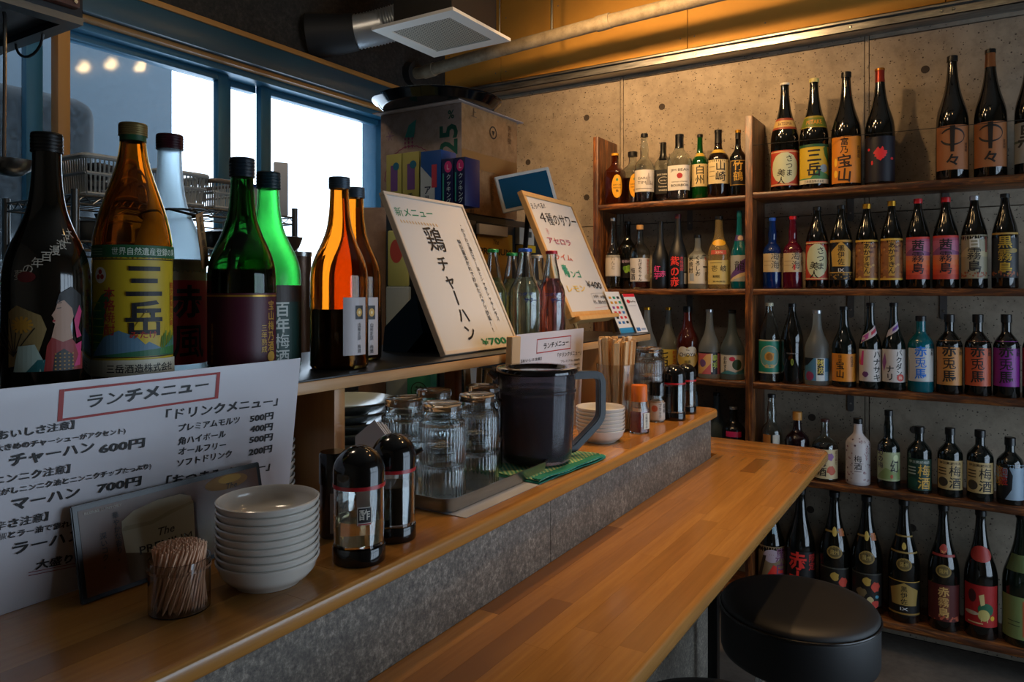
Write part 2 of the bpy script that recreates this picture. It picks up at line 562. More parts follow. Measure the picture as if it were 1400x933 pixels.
# neighbouring house across the gap and the covered unit in front of it
nb = tag(box('neighbour_wall', -4.4, -3.6, -2.5, 2.343, -0.5, 4.6, M('#4c5a64', 0.9)), 'dark grey side wall of the house outside the left window panes', 'building')
cu = tag(box('covered_unit', -3.1, -2.72, -0.3, 1.49, 0.0, H + 0.70, M('#121416', 0.85), None, 0.07, 4), 'black covered unit standing outside behind the left window pane', 'outdoor unit')

# back wall: concrete form panels below, ochre boards above
structure(box('wall_back', XW - 0.2, XR + 0.2, YB + 0.012, YB + 0.2, 0, ZC, M('#2d251d', 0.9)))
wb = bpy.data.objects['wall_back']
xs = [-2.30, -1.324, -0.327, 0.67, 1.62]
zs = [0, H - 0.36, H + 0.29, H + 0.941, H + 0.975]
for i in range(4):
    for j in range(4):
        box('concrete_panel', xs[i] + 0.009, xs[i + 1] - 0.009, YB, YB + 0.02, zs[j] + 0.0015, zs[j + 1] - 0.0015, CONC, wb, 0.0012, 1)
    if i: box('joint_strip', xs[i] - 0.0065, xs[i] + 0.0065, YB + 0.001, YB + 0.02, 0, H + 0.975, CONC, wb, 0.001, 1)
hole = None
for (px, py) in ((802, 161), (905, 146), (1265, 95), (802, 270), (1110, 571), (1250, 588), (1247, 722), (1108, 697), (722, 222), (905, 262)):
    p = at_y(px, py, YB)
    if hole is None:
        hb = lathe_bm([(0.0, 0.0006), (0.0105, 0.0006), (0.0130, 0.0010), (0.0140, 0.0006), (0.0142, -0.002)], 20)
        hole = new_mesh('tie_hole', hb, M('#3c332b', 0.9), wb)
        hh = hole
    else:
        hh = hole.copy(); col.objects.link(hh)
    hh.location = (p.x, YB - 0.0004, p.z); hh.rotation_euler = (R(90), 0, 0)
upw = structure(box('trim_5', XW, XR, 3.008, YB + 0.012, H + 1.0, ZC, M('#2a1c0c', 0.9)))
ux = [-2.28, -1.938, -1.004, -0.07, 0.864, 1.60]
for i in range(5):
    box('plasterboard', ux[i] + 0.0015, ux[i + 1] - 0.0015, 2.998, 3.008, H + 1.004, ZC - 0.002, BOARDUP, upw, 0.001, 1)
    for zz in (0.06, 0.19, 0.32):
        for xx in (ux[i] + 0.03, ux[i + 1] - 0.03, (ux[i] + ux[i + 1]) / 2 - 0.15):
            s_ = new_mesh('screw_head', lathe_bm([(0, 0.0016), (0.0028, 0.0012), (0.0035, 0)], 8), STEEL2, upw)
            s_.location = (xx, 2.998, H + 1.0 + zz); s_.rotation_euler = (R(90), 0, 0)
# galvanised channel under the boards
GALV = NT('galvanised_steel'); gv = GALV.coords((1, 6, 6))
GALV = GALV.out(GALV.ramp(GALV.noise(gv, 12, 4, 0.6), [(0.3, '#7d7d7c'), (0.7, '#b5b4b0')]), 0.34, Metallic=0.9)
b = bmesh.new()
box_bm(XW, XR, 2.965, 3.05, H + 0.957, H + 0.960, bm=b)
box_bm(XW, XR, 2.965, 2.968, H + 0.957, H + 0.966, bm=b)
box_bm(XW, XR, 2.965, 2.968, H + 0.993, H + 1.003, bm=b)
box_bm(XW, XR, 2.982, 2.985, H + 0.960, H + 1.0, bm=b)
box_bm(XW, XR, 2.965, 3.05, H + 1.0, H + 1.003, bm=b)
ch = tag(new_mesh('steel_channel', b, GALV, smooth=False), 'galvanised steel channel along the wall under the ochre boards', 'channel')
for px in (950, 1163, 1288, 1304):
    p = at_y(px, 100, 2.98)
    s_ = new_mesh('screw', lathe_bm([(0, 0.004), (0.004, 0.003), (0.0055, 0)], 10), STEEL, ch)
    s_.location = (p.x, 2.982, H + 0.98); s_.rotation_euler = (R(90), 0, 0)
# wall behind the camera, wall on the street side with its big window
structure(box('wall_front', XW - 0.2, XR + 0.2, YN - 0.2, YN, 0, ZC, M('#b3aa9c', 0.9)))
b = bmesh.new()
for a_ in ((YN, 0.8, 0, ZC), (2.9, YB, 0, ZC), (0.8, 2.9, 0, 0.10), (0.8, 2.9, 1.75, ZC)):
    box_bm(XR, XR + 0.15, a_[0], a_[1], a_[2], a_[3], bm=b)
structure(new_mesh('wall_right', b, M('#a89f92', 0.8), smooth=False))
w2 = structure(empty('window_2', (XR + 0.07, 1.8, 0.25)))
def w2part(name, y0, y1, z0, z1, m, x0=XR + 0.05, x1=XR + 0.09):
    o = box(name, x0, x1, y0, y1, z0, z1, m); o.parent = w2
    o.matrix_parent_inverse = Matrix.Translation(w2.location).inverted()
for y in (0.8, 1.3, 1.83, 2.36, 2.86): w2part('mullion', y, y + 0.04, 0.10, 1.75, FR)
for z in (0.10, 0.95, 1.71): w2part('transom', 0.84, 2.86, z, z + 0.04, FR)
w2part('glass_pane', 0.84, 2.86, 0.14, 1.71, PANE, XR + 0.068, XR + 0.072)

# ------------------------------------------------------------------ lamps
def track(name, label, x0, x1, y, lamps, target_fn, watt, spread, group):
    t = thing(name, label, 'lamp', ((x0 + x1) / 2, y, ZC))
    rail = box('rail', x0, x1, y - 0.018, y + 0.018, ZC - 0.03, ZC - 0.001, BLACKM)
    rail.parent = t; rail.matrix_parent_inverse = Matrix.Translation(t.location).inverted()
    for k_, (x, z, yy) in enumerate(lamps):
        tg = Vector(target_fn(x)); p = Vector((x, yy, z))
        d = (tg - p).normalized()
        q = d.to_track_quat('-Z', 'Y').to_euler()
        s_ = thing('spot_lamp', group[0][k_], 'lamp', p, 0, group[1]); s_.rotation_euler = q
        hb = lathe_bm([(0.0, 0.09), (0.03, 0.09), (0.034, 0.08), (0.042, 0.0), (0.039, 0.0), (0.030, 0.06), (0.0, 0.06)], 24)
        new_mesh('lamp_shade', hb, BLACKM, s_)
        new_mesh('bulb', lathe_bm([(0, -0.05), (0.016, -0.046), (0.028, -0.03), (0.029, 0.0), (0.020, 0.045), (0.0, 0.05)], 20), M('#ffcf8a', 0.4, emit=30.0), s_)
        st = new_mesh('stem', tube_bm([(x, yy, ZC - 0.03), (x, yy, z + 0.05)], 0.006), BLACKM, t)
        st.matrix_parent_inverse = Matrix.Translation(t.location).inverted()
        l = bpy.data.lights.new('spot', 'SPOT'); l.energy = watt; l.color = WARM
        l.spot_size = R(spread); l.spot_blend = 1.0; l.shadow_soft_size = 0.03
        o = bpy.data.objects.new('spot_light', l); col.objects.link(o); o.parent = s_
        o.location = (0, 0, -0.062)
    return t
track('lamp_track', 'black ceiling track in front of the bottle wall', -1.45, -0.6, 2.05,
      [(-0.775, H + 1.184, 2.05), (-1.03, H + 1.16, 2.05), (-1.285, H + 1.107, 2.05)],
      lambda x: (x * 0.8 - 0.25, 3.05, H + 0.66), SPOT_W, 104, (['black spot lamp facing the bottle wall, nearest the street side', 'middle black spot lamp of the three facing the bottle wall', 'black spot lamp facing the bottle wall, nearest the kitchen window'], 'spot lamps facing the bottle wall'))
track('lamp_track', 'black ceiling track above the seat counter', -0.75, 0.35, 1.6,
      [(-0.62, H + 1.30, 1.6), (0.0, H + 1.30, 1.6)],
      lambda x: (-0.6, 1.60, 0.85), BAR_W, 70, (['black spot lamp above the raised ledge', 'black spot lamp above the stool side of the counter'], 'spot lamps above the counter'))

kl = thing('added_fill_lamp', 'round white fill lamp added out of view over the kitchen worktop', 'lamp', (-1.5, 0.75, ZC))  # added above the frame to brighten the carton and kitchen things
new_mesh('lamp_base', lathe_bm([(0, -0.02), (0.15, -0.02), (0.15, 0), (0, 0)], 32), M('#c8c8c4', 0.5), kl)
new_mesh('diffuser', lathe_bm([(0, -0.06), (0.10, -0.055), (0.14, -0.021), (0, -0.021)], 32), M('#ffe6c8', 0.5, emit=FILL_E), kl)

# ------------------------------------------------------------------ exhaust vent, duct, pipes
VX0, VX1, VY0, VY1, VZ = -1.955, -1.565, 2.105, 2.495, H + 1.0
ve = thing('exhaust_vent', 'square white ceiling exhaust vent with perforated grille hanging beside the duct', 'vent', ((VX0 + VX1) / 2, (VY0 + VY1) / 2, VZ))
def child_of(o, par):
    o.parent = par; o.matrix_parent_inverse = Matrix.Translation(par.location).inverted(); return o
b = bmesh.new(); m_ = 0.055
for a_ in ((VX0, VX1, VY0, VY0 + m_), (VX0, VX1, VY1 - m_, VY1), (VX0, VX0 + m_, VY0 + m_, VY1 - m_), (VX1 - m_, VX1, VY0 + m_, VY1 - m_)):
    box_bm(a_[0], a_[1], a_[2], a_[3], VZ, VZ + 0.012, bm=b)
child_of(new_mesh('vent_frame', b, M('#efeade', 0.45), smooth=False), ve)
gk = NT('perforated_plate'); gvv = gk.coords((90, 90, 90))
fx = gk.n('ShaderNodeVectorMath', operation='FRACTION'); gk.l(gvv, fx.inputs[0])
sb = gk.n('ShaderNodeVectorMath', operation='SUBTRACT'); sb.inputs[1].default_value = (0.5, 0.5, 0); gk.l(fx.outputs[0], sb.inputs[0])
sx = gk.n('ShaderNodeSeparateXYZ'); gk.l(sb.outputs[0], sx.inputs[0])
cx = gk.n('ShaderNodeCombineXYZ'); gk.l(sx.outputs[0], cx.inputs[0]); gk.l(sx.outputs[1], cx.inputs[1])
ln = gk.n('ShaderNodeVectorMath', operation='LENGTH'); gk.l(cx.outputs[0], ln.inputs[0])
gm = gk.out(gk.ramp(ln.outputs['Value'], [(0.28, '#171410'), (0.36, '#c0b8a4')]), 0.5)
child_of(box('grille', VX0 + m_, VX1 - m_, VY0 + m_, VY1 - m_, VZ + 0.004, VZ + 0.007, gm), ve)
child_of(box('housing', VX0 + 0.06, VX1 - 0.05, VY0 + 0.06, VY1 - 0.03, VZ + 0.012, ZC - 0.02, M('#3a3733', 0.5, 0.4)), ve)
for xx in (VX0 + 0.05, VX1 - 0.04):
    child_of(new_mesh('hanger_rod', tube_bm([(xx, VY1 - 0.02, VZ + 0.012), (xx, VY1 - 0.02, ZC)], 0.004, 6), STEEL2), ve)
P = [Vector((-1.903, 2.33, H + 1.13)), Vector((-2.0, 2.29, H + 1.085)), Vector((-2.12, 2.22, H + 1.05)), Vector((-2.29, 2.10, H + 1.035))]
pts, rad = [], []
def bez(P, t):
    a = [p.copy() for p in P]
    while len(a) > 1: a = [x.lerp(y, t) for x, y in zip(a, a[1:])]
    return a[0]
for i in range(71):
    t = i / 70.0; pts.append(bez(P, t)); rad.append(0.066 + (0.005 if i % 2 else 0))
du = tag(new_mesh('flexible_duct', tube_bm(pts, rad, 28), M('#d2d6d8', 0.38, 0.9), sharp=80), 'crinkled silver flexible duct running from the vent to the wall', 'duct')
sl = new_mesh('duct_sleeve', tube_bm([bez(P, 0.66), bez(P, 0.74), bez(P, 0.86), bez(P, 1.0)], [0.074, 0.078, 0.084, 0.09], 28), M('#17181a', 0.6), du)
PIPEM = mottled('pipe_wrap', '#776a55', '#978a72', '#a89b82', 20, 0.6)
pp = tag(new_mesh('drain_pipe', tube_bm([(-2.275, 2.72, H + 1.035), (-2.2, 2.72, H + 1.03), (-1.95, 2.72, H + 1.05), (-1.3, 2.72, H + 1.085), (-0.7, 2.72, H + 1.105), (0.6, 2.72, H + 1.15)], [0.027, 0.027, 0.027, 0.028, 0.028, 0.028], 20), PIPEM), 'beige wrapped pipe running under the ceiling towards the right', 'pipe')
for x in (-1.26, -2.16):
    zc_ = H + 1.087 if x > -2 else H + 1.033
    new_mesh('pipe_sleeve', tube_bm([(x - 0.03, 2.72, zc_ - 0.002), (x + 0.03, 2.72, zc_ + 0.002)], 0.0315, 20), PIPEM, pp)
new_mesh('pipe_flange', tube_bm([(-2.279, 2.72, H + 1.035), (-2.24, 2.72, H + 1.032)], 0.055, 20), M('#1b1a19', 0.7), pp)
new_mesh('pipe_bracket', tube_bm([(-1.50, 2.72, H + 1.09), (-1.50, 2.72, ZC)], 0.006, 6), STEEL2, pp)

# range hood, top left
hd = thing('range_hood', 'black range hood with wooden side plank above the left of the kitchen', 'hood', (-1.9, 0.2, H + 0.55))
child_of(box('hood_box', -2.27, -1.565, -0.5, 0.819, H + 0.565, H + 1.2, M('#0d0c0c', 0.45), None, 0.003), hd)
b = bmesh.new()
box_bm(-1.60, -1.565, -0.5, 0.819, H + 0.55, H + 0.565, bm=b); box_bm(-2.27, -1.60, 0.79, 0.819, H + 0.55, H + 0.565, bm=b)
child_of(new_mesh('rim', b, STEEL2, smooth=False), hd)
child_of(box('side_plank', -1.562, -1.54, -0.4, 0.80, H + 0.575, H + 0.62, M('#5a2f1c', 0.5), None, 0.002), hd)
for yy in (0.79, 0.74):
    child_of(new_mesh('screw', tube_bm([(-1.541, yy, H + 0.585), (-1.536, yy, H + 0.585)], 0.004, 8), STEEL), hd)
child_of(new_mesh('hanging_cord', tube_bm([(-1.75 + 0.06 * math.cos(a_ / 10 * math.pi), 0.80, H + 0.552 - 0.04 * math.sin(a_ / 10 * math.pi)) for a_ in range(11)], 0.003, 6), BLACKM), hd)

# ================================================================== THE COUNTERS
def round_corner(cx, cy, r, a0, a1, n=8):
    return [(cx + r * math.cos(R(a0 + (a1 - a0) * i / n)), cy + r * math.sin(R(a0 + (a1 - a0) * i / n))) for i in range(n + 1)]
def nosing(name, path, z0, z1, out, m, parent, r=0.006):
    """rounded edge strip swept along path; out: outward offset direction sign (left-hand normal)"""
    b = bmesh.new(); rings = []
    P = [Vector((x, y)) for x, y in path]
    prof = [(-0.010, z1), (-r, z1)] + [(-r + r * math.sin(R(a)), z1 - r + r * math.cos(R(a))) for a in (22, 45, 67, 90)] + \
           [(-r + r * math.cos(R(a)), z0 + r - r * math.sin(R(a))) for a in (0, 30, 60, 90)] + [(-0.010, z0)]
    for i, p in enumerate(P):
        d = (P[min(i + 1, len(P) - 1)] - P[max(i - 1, 0)]).normalized()
        n = Vector((d.y, -d.x)) * out
        rings.append([b.verts.new((p.x + n.x * o, p.y + n.y * o, z)) for o, z in prof])
    k = len(prof)
    for p, q in zip(rings, rings[1:]):
        for i in range(k): b.faces.new((p[i], p[(i + 1) % k], q[(i + 1) % k], q[i]))
    b.faces.new(rings[0]); b.faces.new(rings[-1][::-1])
    bmesh.ops.recalc_face_normals(b, faces=b.faces[:])
    return new_mesh(name, b, m, parent)
def inset(path, d, out):
    P = [Vector(p) for p in path]; o = []
    for i, p in enumerate(P):
        t = (P[min(i + 1, len(P) - 1)] - P[max(i - 1, 0)]).normalized()
        o.append((p.x - t.y * out * d, p.y + t.x * out * d))
    return o
rs = random.Random(5)
def staves(parent, outline, x0, x1, y0, y1, z0, z1, axis, width, lmin, lmax, m):
    """glued-up board: every stave its own piece"""
    a0, a1 = (x0, x1) if axis == 'y' else (y0, y1)
    l0, l1 = (y0, y1) if axis == 'y' else (x0, x1)
    n = max(1, round((a1 - a0) / width)); wd = (a1 - a0) / n
    for i in range(n):
        p = l0 - rs.uniform(0, lmax * 0.8)
        while p < l1:
            q = p + rs.uniform(lmin, lmax)
            u0, u1 = max(p, l0), min(q, l1)
            if l1 - u1 < 0.06: u1 = l1
            if u1 - u0 > 0.012:
                g = 0.00012
                if axis == 'y': pl = [(a0 + i * wd + g, u0 + g), (a0 + (i + 1) * wd - g, u0 + g), (a0 + (i + 1) * wd - g, u1 - g), (a0 + i * wd + g, u1 - g)]
                else: pl = [(u0 + g, a0 + i * wd + g), (u1 - g, a0 + i * wd + g), (u1 - g, a0 + (i + 1) * wd - g), (u0 + g, a0 + (i + 1) * wd - g)]
                pl = clip_poly(pl, outline)
                if len(pl) >= 3:
                    c = (sum(v[0] for v in pl) / len(pl), sum(v[1] for v in pl) / len(pl))
                    dz = rs.uniform(-0.00006, 0.00006)
                    o = new_mesh('stave', prism_bm([(x - c[0], y - c[1]) for x, y in pl], z0 - parent.location.z, z1 - parent.location.z + dz), m, parent, smooth=False)
                    o.location = (c[0] - parent.location.x, c[1] - parent.location.y, 0)
            if u1 >= l1: break
            p = q

# low seat counter
CZ1, CZ0 = H - 0.46, H - 0.487
CXF, CXB, CY1 = -0.337, -0.600, 2.27
co = thing('seat_counter', 'long low seat counter of oiled wood staves in front of the grey panel', 'counter', (-0.46, 1.0, CZ0))
path = [(CXF, -0.55), (CXF, 2.0)] + [(CXF, 2.10)] + round_corner(CXF - 0.05, CY1 - 0.05, 0.05, 0, 90) + [(-0.5, CY1), (-0.93, CY1)]
ipath = inset(path, 0.010, 1)
outl = [(-0.95, -0.55)] + ipath[:-1] + [(-0.95, CY1 - 0.01)]
outl_main = [(CXB, -0.55), (CXF - 0.01, -0.55), (CXF - 0.01, 2.04), (CXB, 2.04)]
staves(co, outl_main, CXB, CXF - 0.01, -0.55, 2.04, CZ0, CZ1, 'y', 0.036, 0.28, 0.62, W_BAR_Y)
co_out = [(-0.95, 2.04), (CXF - 0.01, 2.04)] + [p for p in ipath if p[1] > 2.05] + [(-0.95, CY1 - 0.01)]
staves(co, co_out, -0.95, CXF - 0.01, 2.04, CY1 - 0.01, CZ0, CZ1, 'x', 0.036, 0.25, 0.5, W_BAR_X)
nosing('edge_strip', [(x - co.location.x, y - co.location.y) for x, y in path], CZ0 - co.location.z, CZ1 - co.location.z, 1, W_BAR_Y, co)
# upper ledge
LZ1, LZ0, LXF, LXB, LY1 = H - 0.325, H - 0.347, -0.577, -1.02, 2.0
le = thing('bar_ledge', 'raised wooden serving ledge running above the grey panel', 'ledge', (-0.8, 1.0, LZ0))
path = [(LXF, -0.55), (LXF, 1.9)] + round_corner(LXF - 0.035, LY1 - 0.035, 0.035, 0, 90) + [(-0.7, LY1), (LXB, LY1)]
ipath = inset(path, 0.010, 1)
outl = [(LXB, -0.55)] + ipath[:-1] + [(LXB, LY1 - 0.01)]
staves(le, outl, LXB, LXF - 0.01, -0.55, LY1 - 0.01, LZ0, LZ1, 'y', 0.036, 0.3, 0.65, W_BAR_Y)
nosing('edge_strip', [(x - le.location.x, y - le.location.y) for x, y in path], LZ0 - le.location.z, LZ1 - le.location.z, 1, W_BAR_Y, le)
# grey panel face between them and down to the floor
bf = thing('counter_facing', 'grey stone-look panel face of the bar between ledge and seat counter', 'counter facing', (-0.7, 1.0, 0))
ys = [-0.55, 0.17, 1.078, 1.98]
for i in range(3):
    child_of(box('panel', -0.615, -0.597, ys[i] + 0.0006, ys[i + 1] - 0.0006, CZ1 + 0.0004, LZ0 - 0.0004, STONE, None, 0.0006, 1), bf)
    child_of(box('lower_panel', -0.625, -0.604, ys[i] + 0.0006, ys[i + 1] - 0.0006, 0, CZ0 - 0.001, STONE, None, 0.0006, 1), bf)
child_of(box('end_panel', -1.0, -0.6155, 1.962, 1.98, CZ1 + 0.0004, LZ0 - 0.0004, STONE, None, 0.0006, 1), bf)
child_of(box('lower_end_panel', -1.0, -0.6255, 1.962, 1.98, 0, CZ0 - 0.001, STONE, None, 0.0006, 1), bf)
child_of(box('leg', -0.57, -0.545, 1.86, 1.885, 0, CZ0 - 0.0005, M('#0e0f10', 0.3, 0.4), None, 0.002), co)

# display shelf standing on the ledge
SX, SXB, SZ1, SZ0, SY0, SY1 = -0.80, -1.16, H - 0.129, H - 0.1495, -0.3, 2.055
ds = thing('display_shelf', 'raised pale wood display shelf with black mat above the ledge', 'shelf', (-0.9, 0.9, SZ0))
child_of(box('board', SXB, SX, SY0, SY1, SZ0, SZ1 - 0.003, W_PINE, None, 0.0012), ds)
child_of(box('mat', SXB + 0.004, SX - 0.001, SY0 + 0.003, SY1 - 0.003, SZ1 - 0.003, SZ1, M('#101317', 0.3), None, 0.0006), ds)
for yy in (0.786, 1.72):
    child_of(box('support_panel', SXB + 0.14, SX - 0.004, yy, yy + 0.022, LZ1 + 0.0003, SZ0 - 0.0003, W_PINE_Z, None, 0.0012), ds)
child_of(box('support_post', -0.99, -0.96, 1.30, 1.325, LZ1 + 0.0003, SZ0 - 0.0003, W_PINE_Z, None, 0.0012), ds)

# kitchen worktop behind the bar
kw = thing('kitchen_worktop', 'stainless kitchen worktop under the window behind the bar', 'worktop', (-1.7, 1.3, 0))
child_of(box('top', -2.27, -1.06, 0.0, 2.82, 0.80, 0.84, STEEL2, None, 0.004), kw)
child_of(box('cabinet_body', -2.25, -1.10, 0.05, 2.78, 0.0, 0.80, M('#3a3c3e', 0.5, 0.4), None, 0.004), kw)

# ================================================================== THE BOTTLE WALL SHELVES
SH = {'A': H + 0.371, 'B': H + 0.003, 'C': H - 0.354, 'D': H - 0.702, 'E': H - 1.158}
SF = 2.855
sw = thing('bottle_shelving', 'dark stained wooden shelving with worn orange edges on the concrete wall', 'shelving', (-0.3, 2.95, 0))
def rough_board(name, x0, x1, y0, y1, z0, z1, seed):
    r_ = random.Random(seed); b = bmesh.new(); n = int((x1 - x0) / 0.03)
    ring = []
    for i in range(n + 1):
        x = x0 + (x1 - x0) * i / n
        j = r_.uniform(-0.0025, 0.0015); e = 0.0025
        pr = [(y0 + j + e, z1), (y0 + j, z1 - e), (y0 + j + r_.uniform(-0.001, 0.001), (z0 + z1) / 2), (y0 + j, z0 + e), (y0 + j + e, z0), (y1, z0), (y1, z1)]
        ring.append([b.verts.new((x, y, z)) for y, z in pr])
    k = 7
    for p, q in zip(ring, ring[1:]):
        for i in range(k): b.faces.new((p[i], q[i], q[(i + 1) % k], p[(i + 1) % k]))
    b.faces.new(ring[0]); b.faces.new(ring[-1][::-1])
    bmesh.ops.recalc_face_normals(b, faces=b.faces[:])
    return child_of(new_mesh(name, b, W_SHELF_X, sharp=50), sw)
PX = [(-1.370, -1.346), (-0.7275, -0.700), (0.80, 0.828)]
for i, (x0, x1) in enumerate(PX):
    top = (H + 0.655, H + 0.665, H + 1.0)[i] if i < 2 else H + 0.6
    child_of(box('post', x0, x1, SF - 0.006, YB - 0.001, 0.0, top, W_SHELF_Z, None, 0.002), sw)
for k, z in SH.items():
    dz = -0.008 if k == 'A' else 0
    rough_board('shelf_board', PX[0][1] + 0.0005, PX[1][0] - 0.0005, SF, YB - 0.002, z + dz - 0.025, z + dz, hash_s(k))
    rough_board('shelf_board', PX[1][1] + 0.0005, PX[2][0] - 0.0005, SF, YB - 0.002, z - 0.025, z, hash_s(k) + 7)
for (px, k) in ((943, 'A'), (1163, 'A'), (1293, 'A'), (943, 'B'), (1163, 'B'), (1290, 'B'), (1163, 'C')):
    p = at_y(px, 396, YB - 0.004); z = SH[k] - 0.025 - (0.008 if (k == 'A' and px < 1000) else 0)
    poly = [(-0.0115, 0), (-0.0115, -0.075)] + [(0.0115 * math.cos(R(a_)), -0.075 + 0.0115 * math.sin(R(a_))) for a_ in (210, 240, 270, 300, 330)] + [(0.0115, -0.075), (0.0115, 0)]
    bb = prism_bm([(x, y) for x, y in poly], 0, 0.003)
    o = new_mesh('bracket', bb, M('#6d6f70', 0.45, 0.7), None, smooth=False)
    o.rotation_euler = (R(90), 0, 0); o.location = (p.x, YB - 0.001, z)
    child_of(o, sw)
    s_ = new_mesh('bracket_screw', lathe_bm([(0, 0.003), (0.003, 0.002), (0.004, 0)], 8), STEEL)
    s_.rotation_euler = (R(90), 0, 0); s_.location = (p.x, YB - 0.0045, z - 0.055); child_of(s_, sw)
gwire = tag(new_mesh('guard_wire', tube_bm([(-0.70, SF + 0.004, H + 0.552), (0.1, SF + 0.004, H + 0.545), (0.80, SF + 0.004, H + 0.552)], 0.0012, 6), BLACKM), 'thin black guard wire stretched across the top shelf bottles', 'wire')

# ================================================================== BOTTLES
PROF = {
 'sho18': [(0, .93), (.012, 1), (.44, 1), (.50, .97), (.56, .88), (.62, .73), (.68, .58), (.75, .45), (.83, .36), (.92, .30), (1, .29)],
 'sho9':  [(0, .93), (.015, 1), (.52, 1), (.58, .97), (.66, .85), (.74, .67), (.82, .48), (.88, .37), (.94, .32), (1, .31)],
 'sake7': [(0, .93), (.015, 1), (.38, 1), (.44, .97), (.50, .87), (.57, .68), (.64, .50), (.72, .38), (.82, .32), (.93, .29), (1, .29)],
 'fat7':  [(0, .93), (.015, 1), (.46, 1), (.52, .96), (.58, .84), (.65, .63), (.72, .46), (.80, .37), (.90, .33), (1, .32)],
 'round': [(0, .93), (.015, 1), (.52, 1), (.57, .97), (.62, .86), (.66, .66), (.70, .44), (.76, .34), (.90, .30), (1, .30)],
 'bulge': [(0, .93), (.015, 1), (.50, 1), (.55, .93), (.60, .72), (.64, .46), (.70, .42), (.78, .44), (.86, .36), (.94, .32), (1, .32)],
 'squat': [(0, .93), (.015, 1), (.58, 1), (.63, .97), (.68, .85), (.73, .62), (.77, .42), (.80, .36), (.88, .36), (1, .36)],
 'wine':  [(0, .93), (.015, 1), (.56, 1), (.62, .93), (.67, .74), (.71, .50), (.76, .36), (.90, .32), (1, .32)],
 'flask': [(0, .93), (.015, 1), (.60, 1), (.66, .92), (.72, .62), (.77, .40), (.84, .34), (1, .34)],
 'soda':  [(0, .93), (.015, 1), (.50, 1), (.56, .97), (.62, .84), (.66, .70), (.70, .62), (.80, .52), (.88, .40), (.93, .36), (1, .36)],
}
def smooth_profile(pr, h, r):
    """Catmull-Rom refinement of the (z, r) profile"""
    out = []
    P = [(a, b2) for a, b2 in pr]
    for i in range(len(P) - 1):
        p0, p1, p2, p3 = P[max(i - 1, 0)], P[i], P[i + 1], P[min(i + 2, len(P) - 1)]
        n = 1 if (p1[1] == p2[1] or i == 0) else 3
        for k in range(n):
            t = k / n
            f = lambda a, b3, c, d: 0.5 * ((2 * b3) + (-a + c) * t + (2 * a - 5 * b3 + 4 * c - d) * t * t + (-a + 3 * b3 - 3 * c + d) * t ** 3)
            z = p1[0] + (p2[0] - p1[0]) * t
            out.append((min(f(p0[1], p1[1], p2[1], p3[1]), 1.0) * r, z * h))
    out.append((P[-1][1] * r, P[-1][0] * h))
    return out
def prof_r(pr, zf):
    for (a, b2), (c, d) in zip(pr, pr[1:]):
        if a <= zf <= c: return b2 + (d - b2) * (zf - a) / max(c - a, 1e-6)
    return pr[-1][1]
